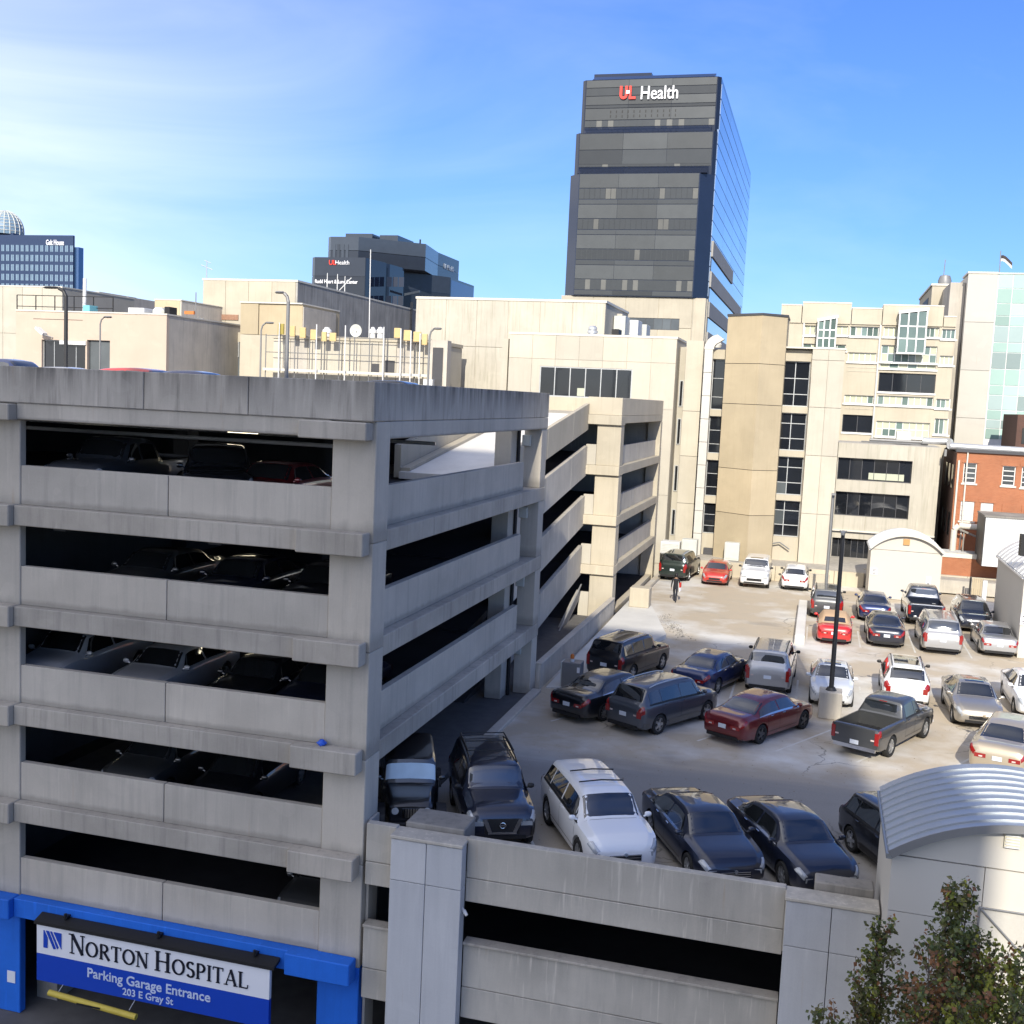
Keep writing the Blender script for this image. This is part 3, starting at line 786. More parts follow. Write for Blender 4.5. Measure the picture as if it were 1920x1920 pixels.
mb.lathe([(0.0, 0.0), (0.10, 0.0), (0.12, 0.05), (0.08, 0.11), (0.03, 0.14), (0.0, 0.14)], (on_y(603, 1393, 25.9)[0], 25.92, LV[2] + 0.02), 9)
mb.v = [(p[0] + rnd.uniform(-.03, .03), p[1] + rnd.uniform(-.02, .02), p[2] + (rnd.uniform(0, .03))) for p in mb.v]
props(mb.build('plastic_bag', plain('bag_blue', (0.02, 0.10, 0.55), 0.4), None, smooth=60), 'crumpled blue bag left on the garage ledge beside the corner column', 'bag')

# fluorescent fixtures, a few still lit, under the garage ceilings
M_tube = bpy.data.materials.new('fluorescent_tube'); M_tube.use_nodes = True; MATS['tube'] = M_tube
_b = M_tube.node_tree.nodes['Principled BSDF']; _b.inputs['Base Color'].default_value = (0.8, 0.78, 0.66, 1)
_b.inputs['Emission Color'].default_value = (1.0, 0.88, 0.62, 1); _b.inputs['Emission Strength'].default_value = 2.0
for (xp, yp, k, yd) in ((455, 828, 0, 33), (165, 802, 0, 34), (452, 1025, 1, 33), (250, 1005, 1, 35), (457, 1218, 2, 31), (430, 846, 0, 37), (150, 1380, 3, 31), (480, 1190, 2, 36)):
    x_ = on_y(xp, yp, yd)[0]; zc_ = LV[k] + 2.02
    f_ = bx('light_fixture', M_metal, g, x_ - 0.62, x_ + 0.62, yd - 0.12, yd + 0.12, zc_ + 0.02, zc_ + 0.10)
    MB().tube((x_ - 0.55, yd, zc_), (x_ + 0.55, yd, zc_), 0.02, n=6).build('tube', M_tube, f_)
for L in LV[:4]:
    mb = MB()
    for y_ in (29.5, 34.5): mb.tube((LEFT, y_, L + 1.95), (GX - 1.4, y_, L + 1.95), 0.06, n=8)
    mb.build('sprinkler_pipe', M_metal, g, smooth=40)
# ================================================================== BUILDINGS BEHIND THE DECK
def block(name, mat_, par, rect, Y0, Y1, zb=None, bev=None):
    return bx(name, mat_, par, rect[0], rect[1], Y0, Y1, rect[2] if zb is None else zb, rect[3], bev)
M_roofing = plain('roof_membrane', (0.42, 0.40, 0.37), 0.9, var=0.2)
M_coping = plain('pale_coping', (0.60, 0.57, 0.50), 0.6, var=0.04)

# --- white windowed wing right behind the garages
wy = 84.0
wg = thing('hospital_wing', 'cream precast hospital wing with one long dark window above the garage roof', 'building', (-18, wy, 0))
r1 = frect(947, 628, 1258, 1030, wy)
win = frect(1011, 689, 1185, 746, wy)
bx('wall', M_beige2, wg, r1[0], r1[1], wy + 0.08, wy + 9, -1, r1[3] - 0.1)
zs = [0.0, 5.2, win[2] - 0.6, win[3] + 0.55, r1[3] - 0.1]
panels(wg, M_beige2, r1[0], r1[1], 0, r1[3] - 0.1, wy + 0.08, 7, 4, [(win[0], win[1], win[2], win[3])], zs=zs)
bx('coping', M_coping, wg, r1[0] - 0.05, r1[1] + 0.05, wy - 0.03, wy + 9, r1[3] - 0.095, r1[3] + 0.06)
window(wg, win, wy - 0.02, 6, 1, M_frame, M_glassdark, recess=0.06, fw=0.09)
bx('roller_blind', M_blind, wg, win[0] + 2.55, win[0] + 3.75, wy + 0.07, wy + 0.085, win[2] + 0.12, win[2] + 0.72)
r2 = frect(935, 634, 947, 760, wy)
bx('return_wall', M_beige2, wg, r2[0], r2[1] - 0.01, wy + 0.6, wy + 8, -1, r2[3])
# fins on its right-hand end
finY = 85.2
for (xa, xb, yt) in ((1276, 1308, 638),):
    rr = frect(xa, yt, xb, 1030, finY)
    zs2 = [0.9, 4.6, 8.2, 11.6, rr[3]]
    for i in range(4):
        bx('wall_panel', M_beige2, wg, rr[0], rr[1], finY, finY + 1.6, zs2[i] + 0.015, zs2[i + 1] - 0.015)
rr = frect(1262, 640, 1276, 1030, 86.0)
bx('recessed_wall', M_beige2, wg, r1[1] + 0.02, rr[1] + 0.8, 86.2, 92, -1, rr[3] - 0.4)
for z in (12.9, 10.0, 6.4, 3.0):
    window(wg, (r1[1] + 0.12, r1[1] + 0.42, z - 1.0, z + 1.0), 86.1, 1, 1, M_frame, M_glassdark, recess=0.03)
mb = MB(); c = on_y(1111, 622, 87); mb.lathe([(0, 0), (0.34, 0), (0.34, 0.35), (0.42, 0.38), (0.42, 0.55), (0.3, 0.62), (0.36, 0.66), (0.36, 0.8), (0.2, 0.95), (0, 0.95)], (c[0], 87, r1[3] - 0.05), 16)
props(mb.build('roof_vent', M_metal, None, smooth=40), 'small round metal vent on the roof above the long dark window', 'vent')
# --- tall blank block behind that wing
bl = thing('precast_block', 'large blank beige precast block standing below the dark office tower', 'building', (-27, 100, 0))
r = frect(777, 562, 1150, 760, 100)
r = (r[0], on_y(1132, 640, 100)[0], 0, on_y(960, 560, 100)[1])
bx('wall', M_stained, bl, r[0], r[1], 100.08, 112, -2, r[3] - 0.2)
panels(bl, M_stained, r[0], r[1], 8.0, r[3] - 0.2, 100.08, 6, 3, gap=0.05)
bx('lower_wall', M_beige2, bl, r[0], r[1], 100.0, 100.075, -2, 7.98)
bx('coping', M_coping, bl, r[0] - 0.05, r[1] + 0.1, 99.95, 112, r[3] - 0.195, r[3] + 0.02)
mb = MB(); mb.box(on_y(1147, 620, 106)[0] - 0.3, on_y(1165, 620, 106)[0], 106, 109, 14, on_y(1150, 588, 106)[1])
mb.build('stair_head', M_greyside, bl)
for i, (xa, xb, yt) in enumerate(((1150, 1172, 592), (1176, 1196, 600), (1186, 1212, 608))):
    q = frect(xa, yt, xb, 640, 104 + 3 * i)
    props(MB().box(q[0], q[1], 104 + 3 * i, 106.4 + 3 * i, 15, q[3]).build('rooftop_unit', [M_acgrey, M_whitemetal, M_acgrey][i], None, bevel=0.03),
          ['tall narrow grey rooftop unit beside the blank beige block', 'white rooftop unit between two grey units below the office tower', 'squat pale rooftop unit in front of the tower podium window'][i], 'rooftop unit')
q = frect(1147, 617, 1160, 625, 95)
props(MB().box(q[0], q[1], 95, 96.5, q[2] - 0.3, q[3]).build('roof_hatch', M_black, None), 'small black box on the cream roof edge under the office tower', 'roof hatch')

# --- the dark office tower with red and white rooftop lettering
TY = 140.0
tw = thing('office_tower', 'tall dark office tower with stepped front, mirrored side and red and white rooftop lettering', 'building', (-24, TY, 0))
M_tower = glass('tower_dark_glass', (0.044, 0.048, 0.050), 0.22, 0.45, 0.12)
M_tower2 = glass('tower_spandrel_glass', (0.058, 0.063, 0.065), 0.30, 0.4, 0.15)
M_palepane = glass('tower_pale_pane', (0.115, 0.115, 0.105), 0.30, 0.4, 0.25)  # paler panes picked at random among the dark ones
M_navyglass = glass('tower_navy_corner_glass', (0.010, 0.016, 0.035), 0.05, 0.6, 0.1)
M_mirror = glass('tower_mirror_glass', (0.34, 0.42, 0.52), 0.02, 1.0, 0.08)
M_mirror.node_tree.nodes['Principled BSDF'].inputs['Metallic'].default_value = 0.75
M_towergrey = concrete('tower_grey_stone', (0.36, 0.345, 0.32), 0.06, 0.1, 0.7)
zA, zB, zC, zD = 25.2, 40.2, 45.4, 52.1
xl1, xr1 = -32.8, -14.75
DEP = 60.0
def oct_(x0, x1, y0, y1, cl_, cr_): return [(x0 + cl_, y0), (x1 - cr_, y0), (x1, y0 + cr_), (x1, y1), (x0, y1), (x0, y0 + cl_)]
MB().prism(oct_(xl1, xr1, TY, TY + DEP, 1.4, 1.6), zA, zB).build('lower_shaft', M_navyglass, tw)
MB().prism(oct_(xl1 + 0.38, xr1, TY + 1.2, TY + DEP, 0.5, 0.4), zB, zC).build('middle_shaft', M_navyglass, tw)
MB().prism(oct_(xl1 + 0.75, xr1, TY + 2.2, TY + DEP, 0.4, 0.4), zC, zD).build('upper_shaft', M_navyglass, tw)
# sloping glass caps at each setback
def cap(x0, x1, y, z, h, d):
    mb = MB(); mb.ext_x([(y - 0.05, z), (y + d, z), (y + d, z + h)], x0 + 0.8, x1 - 0.8); mb.build('sloped_cap', M_navyglass, tw)
cap(xl1 + 0.3, xr1, TY, zB, 1.0, 1.15); cap(xl1 + 0.6, xr1, TY + 1.2, zC, 0.9, 0.95)
cap(xl1 + 1.2, xr1, TY + 2.2, zD, 0.8, 1.6)
bx('penthouse', M_navyglass, tw, xl1 + 1.6, xl1 + 9.0, TY + 5, TY + 20, zD, zD + 1.5)
# horizontal glass bands, floor by floor
def bands(x0, x1, y, zlist, seed):
    rnd = random.Random(seed)
    for (z0, z1, kind) in zlist:
        if kind == 'v':
            n = 22; a, b = MB(), MB()
            for i in range(n):
                xa, xb = x0 + (x1 - x0) * i / n, x0 + (x1 - x0) * (i + 1) / n
                (b if rnd.random() < 0.2 else a).box(xa + 0.03, xb - 0.03, y - 0.05, y + 0.05, z0 + 0.05, z1 - 0.05)
            f = bx('window_band', M_tower, tw, x0, x1, y - 0.02, y + 0.06, z0 + 0.04, z1 - 0.04)
            props(a.build('pane', M_tower, f), kind='stuff')
            if b.v: props(b.build('pane', M_palepane, f), kind='stuff')
        else:
            for i in range(3):
                xa, xb = x0 + (x1 - x0) * i / 3, x0 + (x1 - x0) * (i + 1) / 3
                bx('spandrel_panel', M_tower2 if kind == 's' else M_tower, tw, xa + 0.015, xb - 0.015, y - 0.08, y + 0.06, z0 + 0.04, z1 - 0.04)
zl = []
z = zB - 0.05
for i in range(4):
    zl += [(z - 1.75, z, 's'), (z - 3.1, z - 1.75, 'v'), (z - 3.72, z - 3.1, 'd')]
    z -= 3.72
bands(xl1 + 1.5, xr1 - 1.7, TY, [q for q in zl if q[1] > zA + 0.3], 3)
bands(xl1 + 1.0, xr1 - 0.5, TY + 1.2, [(zC - 2.1, zC - 0.1, 's'), (zC - 3.9, zC - 2.1, 'd')], 5)
bands(xl1 + 1.0, xr1 - 0.5, TY + 1.2, [(zB + 1.0, zB + 1.75, 'v')], 6)
ux0, ux1, uy = xl1 + 1.3, xr1 - 0.5, TY + 2.2
bands(ux0, ux1, uy, [(zC + 0.9, zC + 1.75, 'v'), (zC + 1.75, zC + 3.2, 's'), (zC + 3.2, zC + 3.6, 'd'), (zC + 3.6, zC + 4.7, 's'), (zC + 4.7, zD - 1.0, 'd'), (zD - 1.0, zD - 0.05, 's')], 8)
mb = MB()
for i in range(12):
    for k in (0, 1):
        x = ux0 + 3.2 + i * 0.74
        mb.box(x, x + 0.10, uy - 0.12, uy - 0.081, zC + 2.05 + 0.55 * k, zC + 2.35 + 0.55 * k)
props(mb.build('fixing_slot', M_black, tw), kind='stuff')
# mirrored side face with floor lines
xs_ = xr1 + 0.02
zz = [zA + 0.3 + 1.85 * i for i in range(15)]
for i in range(len(zz) - 1):
    top = zz[i + 1]
    X = xr1
    ys0 = TY + (1.7 if top <= zB + 1 else 2.0 if top <= zC + 1 else 2.8)
    for j in range(4):
        y0, y1 = ys0 + (TY + DEP - ys0) * j / 4, ys0 + (TY + DEP - ys0) * (j + 1) / 4
        bx('glass_panel', M_mirror, tw, X - 0.1, X + 0.08, y0 + 0.06, y1 - 0.06, zz[i] + 0.07, top - 0.07)
# grey stone lower right side with strip windows
bx('podium', M_beige, tw, xl1 - 0.2, xr1 - 0.02, TY + 0.4, TY + DEP, -3, zA - 0.02)
pw = frect(1160, 595, 1272, 617, TY - 0.6)
panels(tw, M_beige, xl1 - 0.2, xr1 - 1.6, 14.0, zA - 0.05, TY + 0.4, 4, 3, [pw], gap=0.06, th=0.1)
MB().prism([(xr1 - 1.58, TY + 0.3), (xr1 + 0.1, TY + 1.6), (xr1 + 0.1, TY + 3), (xr1 - 1.58, TY + 3)], -3, zA - 0.03).build('corner_pier', M_beige, tw)
window(tw, pw, TY + 0.25, 7, 1, M_framed, M_glassgrey, recess=0.08)
for k in range(5):
    z0 = zA + 7.2 - 3.72 * k
    ysA = TY + 2.0
    mb = MB(); e1 = TY + DEP - (14 * max(0, 1 - k) + (0 if k > 1 else 0))
    mb.box(xr1 - 0.05, xr1 + 0.30, ysA + 0.3, e1 - 6 * (2 - k if k < 2 else 0), z0 - 1.9, z0)
    mb.build('stone_band', M_towergrey, tw)
    if k: window_y = bx('strip_window', M_mirror, tw, xr1 - 0.05, xr1 + 0.16, ysA + 0.6, e1 - 6, z0 - 0.02 + 0.02, z0 + 1.80)
# lettering on the crown: red joined letters and white word
lz, ly = zD - 3.45, uy - 0.32
M_redsign = plain('red_sign_lettering', (0.70, 0.045, 0.03), 0.5, var=0.03)
ux, lz0 = on_y(1162, 176, uy)[0], on_y(1178, 187, uy)[1]
def arcp(cx, cz, r_, a0, a1, n=8): return [(cx + r_ * math.cos(R(a0 + (a1 - a0) * i / n)), cz + r_ * math.sin(R(a0 + (a1 - a0) * i / n))) for i in range(n + 1)]
K = 0.70
def lb_(mb, a, b, c, d, dy=0.0): mb.box(ux + a * K, ux + b * K, ly + dy, ly + .22, lz0 + c * K, lz0 + d * K)
mb = MB()       # U: two stems joined by a rounded bowl, with slab tops
o_, i_ = arcp(ux + 0.78 * K, lz0 + 0.72 * K, 0.72 * K, 180, 360), arcp(ux + 0.78 * K, lz0 + 0.72 * K, 0.26 * K, 180, 360)
for k in range(8): mb.ext_y([o_[k], o_[k + 1], i_[k + 1], i_[k]], ly, ly + 0.22)
lb_(mb, .06, .52, .72, 2.3); lb_(mb, 1.04, 1.50, .72, 2.3)
mb.build('logo_letter', M_redsign, tw)
mb = MB()       # L tucked against it
lb_(mb, 1.74, 2.16, 0.0, 2.3, .02); lb_(mb, 2.16, 2.95, 0.0, .42, .02)
mb.build('logo_letter', M_redsign, tw)
mb = MB(); lb_(mb, 1.22, 1.86, .95, 1.5, -.03); mb.v = [(p[0], p[1] if p[1] < ly else ly - .012, p[2]) for p in mb.v]; mb.build('logo_bird', M_white, tw)
hp = on_y(1200, 187, uy)
text(tw, 'Health', (hp[0], ly + 0.1, hp[1]), 2.25, M_white, ext=0.1, bold=0.02, sx=0.80)

# --- tan angular stair tower at the head of the deck
st = thing('stair_tower', 'tall tan brick stair tower with a folded two-sided front', 'building', (-5, 82, 0))
def at(x, y, Y): return on_y(x, y, Y)
yL, yM, yR = 83.0, 81.3, 82.6
pts = [(at(1352, 800, yL)[0], yL), (at(1416, 800, yM)[0], yM), (at(1463, 800, yR)[0], yR), (at(1463, 800, yR)[0], 86.5), (at(1352, 800, yL)[0], 86.5)]
ztop = at(1410, 590, yM)[1]
levs = [0.9, at(1400, 915, yM)[1] - 0.02, at(1400, 812, yM)[1], at(1400, 735, yM)[1], at(1400, 681, yM)[1], ztop]
levs = [0.9, at(1380, 965, yM)[1], at(1380, 880, yM)[1], at(1380, 757, yM)[1], at(1400, 681, yM)[1], ztop]
for i in range(5):
    MB().prism(pts, levs[i] + (0.02 if i else 0), levs[i + 1] - 0.02).build('wall_panel', M_tan, st)
ins = [(p[0] + (0.05 if k in (0, 4) else -0.05 if k in (2, 3) else 0), p[1] + (0.06 if k < 3 else 0)) for k, p in enumerate(pts)]
MB().prism(ins, 0.9, ztop - 0.1).build('core_wall', M_seal, st)
MB().prism([(p[0] * 1.0 + (-0.06 if k in (0, 4) else 0.06 if k in (2, 3) else 0), p[1] - (0.06 if k < 3 else 0)) for k, p in enumerate(pts)], ztop - 0.015, ztop + 0.14).build('coping', M_framed, st)

# --- glazed bays either side of the stair tower and cream pier to its right
bay = thing('glazed_bay', 'stack of tall dark windows with beige bands right of the tan stair tower', 'building', (0, 84, 0))
by = 84.0
colx = (1468, 1524)
wins = [(1462, 677, 1518, 762), (1453, 774, 1512, 845), (1446, 856, 1505, 928), (1439, 938, 1497, 1006)]
rects = [frect(*w, by) for w in wins]
X0b, X1b = min(r[0] for r in rects) - 0.05, max(r[1] for r in rects) + 0.02
zt = on_y(1500, 657, by)[1]
mb = MB(); wall_with_holes(mb, X0b, X1b, 0.9, zt, by, by + 0.45, [(r[0], X1b - 0.06, r[2], r[3]) for r in rects]); mb.build('wall', M_beige, bay)
for i, r in enumerate(rects):
    window(bay, (r[0], X1b - 0.06, r[2], r[3]), by, 2, 3, M_frame, M_glassdark, recess=0.3, fw=0.07, zsplit=(0.27, 0.62) if i < 1 else (0.32, 0.72), alt=M_glassgrey, prob=0.12, seed=i)
bx('backing', M_black, bay, X0b, X1b, by + 0.5, by + 0.6, 0.9, zt)
# cream pier
pier = frect(1520, 655, 1590, 1030, by)
px0, px1 = X1b + 0.02, on_y(1571, 845, by - 0.5)[0]
zs3 = [0.9] + [on_y(1560, v, by - 0.5)[1] for v in (966, 856, 765, 676, 655)]
pm = (px0 + px1) / 2
for i in range(len(zs3) - 1):
    for a, b in ((px0, pm), (pm, px1)):
        bx('wall_panel', M_beige2, bay, a + 0.012, b - 0.012, by - 0.5, by - 0.4, zs3[i] + 0.015, zs3[i + 1] - 0.015)
bx('pier_core', M_beige2, bay, px0 + 0.01, px1 - 0.01, by - 0.39, by + 8, 0.9, zs3[-1] - 0.02)
bx('coping', M_coping, bay, X0b, px1 + 0.05, by - 0.55, by + 8, zs3[-1] - 0.01, zs3[-1] + 0.1)
bay2 = thing('glazed_bay', 'narrow stack of dark windows between the white duct and the tan stair tower', 'building', (-8.5, 84, 0))
wins = [(1335, 673, 1355, 768), (1331, 780, 1349, 850), (1324, 862, 1341, 930), (1318, 943, 1335, 1000)]
rects = [frect(*w, by) for w in wins]
X0c, X1c = min(r[0] for r in rects) - 0.3, max(r[1] for r in rects) + 0.5
mb = MB(); wall_with_holes(mb, X0c, X1c, 0.9, on_y(1340, 655, by)[1], by, by + 0.45, [(X0c + 0.3, X1c - 0.02, r[2], r[3]) for r in rects]); mb.build('wall', M_beige, bay2)
for i, r in enumerate(rects):
    window(bay2, (X0c + 0.3, X1c - 0.02, r[2], r[3]), by, 1, 3, M_frame, M_glassdark, recess=0.3, fw=0.05, zsplit=(0.25, 0.62), seed=i)
bx('backing', M_black, bay2, X0c, X1c, by + 0.5, by + 0.6, 0.9, on_y(1340, 655, by)[1])
# white duct
dt = thing('exhaust_duct', 'white sheet metal exhaust duct climbing the wall to a hooded elbow', 'duct', (-9.3, 83.5, 1))
M_duct = plain('painted_duct', (0.50, 0.485, 0.44), 0.55)
dx = on_y(1318, 845, 83.5)[0]; zt = on_y(1327, 655, 83.5)[1]
for i in range(9):
    z0, z1 = 0.9 + (zt - 0.9) * i / 9, 0.9 + (zt - 0.9) * (i + 1) / 9
    bx('duct_section', M_duct, dt, dx - 0.30, dx + 0.30, 83.2, 83.85, z0 + 0.012, z1 - 0.012, 0.02)
mb = MB()
cpts = [(dx - 0.35, zt)]
for a in range(0, 100, 20): cpts.append((dx + 0.75 - 1.1 * math.cos(R(a)), zt + 1.1 * math.sin(R(a))))
inner = []
for a in range(0, 100, 20): inner.append((dx + 0.75 - 0.4 * math.cos(R(a)), zt + 0.5 * math.sin(R(a))))
poly = cpts[1:] + [(dx + 1.05, zt + 0.75)] + inner[::-1]
mb.ext_y(poly[::-1], 83.2, 83.85)
mb.build('elbow_hood', M_duct, dt)
mb = MB(); c = on_y(1342, 652, 86); mb.lathe([(0, 0), (0.4, 0), (0.45, 0.25), (0.35, 0.4), (0, 0.45)], (c[0], 86, c[1]), 12)
props(mb.build('roof_vent', M_whitemetal, None, smooth=40), 'small white dome vent on the roof beside the hooded white duct', 'vent')

# --- long hospital block with strip windows (behind, right)
HY = 95.0
hb = thing('hospital_block', 'long beige hospital block with strip windows and two projecting slanted glass bays', 'building', (10, HY, 0))
hr = frect(1455, 575, 1798, 1010, HY)
hx0, hx1 = on_y(1462, 620, HY)[0], on_y(1792, 620, HY)[0]
hz = on_y(1650, 574, HY)[1]
wl = [(1508, 610, 1530, 629, 2), (1567, 611, 1590, 629, 2), (1594, 612, 1648, 631, 5), (1657, 613, 1685, 632, 3), (1736, 614, 1761, 633, 3), (1766, 617, 1792, 636, 3),
      (1505, 645, 1586, 657, 5), (1590, 661, 1643, 679, 5), (1652, 648, 1757, 680, 8), (1762, 667, 1788, 685, 3), (1650, 681, 1755, 692, 6),
      (1647, 700, 1754, 736, 4), (1583, 741, 1638, 757, 5), (1645, 743, 1750, 761, 9), (1755, 748, 1782, 766, 3), (1579, 778, 1636, 811, 2), (1642, 791, 1743, 820, 8), (1752, 785, 1778, 815, 3)]
hrect = [frect(*w[:4], HY) for w in wl]
mb = MB(); wall_with_holes(mb, hx0, hx1, -2, hz - 1.5, HY, HY + 0.5, hrect); mb.build('wall', M_beige, hb)
bx('backing', M_black, hb, hx0, hx1, HY + 0.6, HY + 10, -2, hz - 1.55)
xsp = [hx0, on_y(1503, 600, HY)[0], on_y(1596, 600, HY)[0], on_y(1654, 600, HY)[0], on_y(1769, 600, HY)[0], hx1]
tops_ = [hz - 0.1, hz + 0.12, hz - 0.25, hz + 0.05, hz - 0.75]
for i in range(5):
    bx('parapet_panel', M_beige, hb, xsp[i] + 0.03, xsp[i + 1] - 0.03, HY - 0.12, HY + 3, hz - 1.49, tops_[i])
    bx('coping', M_coping, hb, xsp[i] + 0.02, xsp[i + 1] - 0.02, HY - 0.16, HY + 3, tops_[i] + 0.002, tops_[i] + 0.10)
for w, r in zip(wl, hrect):
    dark = w[1] in (700, 778)
    window(hb, r, HY, w[4], 1 if not w[1] in (648, 791) else 2, M_framew if not dark else M_framed, M_glassdark if dark else M_glassgreen, recess=0.18, fw=0.06,
           alt=None if dark else M_blind, prob=0.5, seed=w[0])
    if not dark: bx('sill', M_framew, hb, r[0] - 0.12, r[1] + 0.12, HY - 0.14, HY - 0.002, r[2] - 0.12, r[2])
    else: bx('sill', M_framew, hb, r[0] - 0.05, r[1] + 0.05, HY - 0.1, HY - 0.002, r[2] - 0.14, r[2])
for vx in (1503, 1647):
    a, zt_ = on_y(vx + 6, 590, HY); b, zb_ = on_y(vx - 6, 650, HY)
    bx('downpipe', M_frame, hb, a - 0.06, a + 0.06, HY - 0.17, HY - 0.05, 8, hz - 1.5)
# horizontal joint lines: thin rails standing proud of the wall
for vy in (595, 601, 690, 697, 768): 
    z = on_y(1650, vy, HY)[1]
    bx('joint_rail', M_stained, hb, xsp[2] + 0.02, xsp[3] - 0.02, HY - 0.03, HY - 0.002, z - 0.05, z)
# slanted glass bays
for (xa, xb, yb0, ytl, ytr, nx) in ((1529, 1565, 651, 603, 596, 3), (1681, 1734, 661, 588, 582, 3)):
    x0, zb_ = on_y(xa, yb0, HY - 1.0)[0], on_y((xa + xb) / 2, yb0, HY - 1.0)[1]
    x1 = on_y(xb, yb0, HY - 1.0)[0]
    ztl, ztr = on_y(xa, ytl, HY - 1.0)[1], on_y(xb, ytr, HY - 1.0)[1]
    x0 = on_y(xa + 4, (yb0 + ytl) / 2, HY - 1.0)[0]; x1 = on_y(xb + 2, (yb0 + ytl) / 2, HY - 1.0)[0]
    f = MB(); y0, y1 = HY - 1.0, HY - 0.17
    f.ext_y([(x0 - 0.1, ztl), (x1 + 0.1, ztr), (x1 + 0.1, ztr + 0.22), (x0 - 0.1, ztl + 0.22)], y0 - 0.1, y1)
    f.box(x0 - 0.05, x1 + 0.05, y0 - 0.05, y1, zb_ - 0.12, zb_)
    n = nx
    for i in range(n + 1):
        x = x0 + (x1 - x0) * i / n; zt_ = ztl + (ztr - ztl) * i / n
        f.box(x - 0.05, x + 0.05, y0 - 0.06, y0 + 0.05, zb_, zt_)
    zz_ = [zb_ + (ztl - zb_) * q for q in (0.36, 0.68)]
    for z in zz_: f.box(x0 + 0.051, x1 - 0.051, y0 - 0.055, y0 + 0.04, z - 0.05, z + 0.05)
    fo = f.build('glass_bay', M_framew, hb)
    for i in range(n):
        xa_, xb_ = x0 + (x1 - x0) * i / n + 0.05, x0 + (x1 - x0) * (i + 1) / n - 0.05
        ta = ztl + (ztr - ztl) * i / n
        for k, (za, zb2) in enumerate(((zb_, zz_[0] - .05), (zz_[0] + .05, zz_[1] - .05), (zz_[1] + .05, ta))):
            bx('pane', M_glassgreen, fo, xa_, xb_, y0 - 0.01, y0 + 0.02, za, zb2)
    bx('bay_side', M_glassgrey, fo, x0, x0 + 0.04, y0 + 0.06, y1, zb_, ztl - 0.02); bx('bay_side', M_glassgrey, fo, x1 - 0.04, x1, y0 + 0.06, y1, zb_, ztr - 0.02)
# penthouse
ph = frect(1746, 536, 1806, 590, 110)
pb = thing('roof_penthouse', 'small beige rooftop penthouse with a vent and mast beside the white tower', 'building', (22, 110, 20))
bx('wall', M_beige, pb, ph[0], ph[1] + 4, 110, 124, hz - 3, ph[3])
bx('coping', M_coping, pb, ph[0] - 0.1, ph[1] + 4, 109.9, 124, ph[3] + 0.002, ph[3] + 0.18)
bx('louvre', M_framed, pb, ph[0] - 0.05, ph[0] - 0.004, 113, 119, ph[3] - 2.8, ph[3] - 0.8)
mb = MB(); c = on_y(1771, 533, 112)
mb.lathe([(0, 0), (0.55, 0), (0.6, 0.5), (0.45, 0.95), (0, 1.05)], (c[0], 112, ph[3] + 0.18), 12); mb.tube((c[0] - 0.15, 112, ph[3] + 0.9), (c[0] - 0.1, 112, ph[3] + 2.6), 0.04)
mb.build('vent', M_polegrey, pb, smooth=40)

# --- white tower with green glass corner (far right)
VY = 102.0
vt = thing('glass_corner_tower', 'white stucco tower with a pale green glass curtain wall at the right edge', 'building', (28, VY, 0))
vx0, vx1 = on_y(1797, 660, VY)[0], on_y(1860, 660, VY)[0]
vz = on_y(1845, 513, VY)[1]
vx0 = on_y(1800, 700, VY)[0]; vx1 = on_y(1855, 700, VY)[0]
zs4 = [4 + (vz - 4) * i / 5 for i in range(6)]
for i in range(5): bx('wall_panel', M_whitewall, vt, vx0, vx1, VY, VY + 0.2, zs4[i] + 0.015, zs4[i + 1] - 0.015)
bx('wall', M_whitewall, vt, vx0 + 0.05, vx1 + 16, VY + 0.25, VY + 22, -3, vz - 0.05)
bx('side_wall', M_greyside, vt, vx0 - 1.2, vx0 - 0.002, VY + 1.5, VY + 20, -3, vz - 0.6)
bx('coping', M_coping, vt, vx0 - 0.05, vx1, VY - 0.06, VY + 4, vz, vz + 0.15)
M_curtain = glass('pale_green_curtain_glass', (0.34, 0.48, 0.43), 0.25, 0.3, 0.06)
M_curtain2 = glass('grey_curtain_glass', (0.31, 0.39, 0.38), 0.25, 0.3, 0.08)
cwz = on_y(1885, 514, VY)[1]
rows = [(0.0, 1.0)]
nrow = 13; zlo = on_y(1870, 824, VY)[1]
hgt = [(cwz - zlo) * q for q in (0.085, 0.09, 0.075, 0.06, 0.10, 0.06, 0.10, 0.10, 0.06, 0.09, 0.06, 0.055, 0.065)]
z = cwz; kinds = [0, 0, 0, 0, 1, 0, 1, 0, 0, 1, 0, 1, 0]
cw = MB().box(vx1 + 0.02, vx1 + 14, VY + 0.08, VY + 0.22, zlo - 6, cwz).build('curtain_wall', M_framew, vt)
for q in range(nrow):
    for i in range(7):
        xa = vx1 + 0.08 + i * 1.15
        bx('pane', M_curtain2 if kinds[q] else M_curtain, cw, xa + 0.03, xa + 1.12, VY + 0.03, VY + 0.075, z - hgt[q] + 0.03, z - 0.03)
    z -= hgt[q]
bx('coping', M_coping, vt, vx1 + 0.02, vx1 + 14, VY - 0.02, VY + 1, cwz + 0.002, cwz + 0.12)
fl = thing('rooftop_flag', 'dark and pale flag on a short pole at the edge of the white tower roof', 'flag', (on_y(1876, 510, VY + 1)[0], VY + 1.5, cwz))
c = on_y(1874, 512, VY + 1.5)[0]
mb = MB(); mb.tube((c, VY + 1.5, cwz + 0.12), (c - 0.05, VY + 1.5, cwz + 2.1), 0.04); mb.build('pole', M_polegrey, fl)
mb = MB(); n = 5
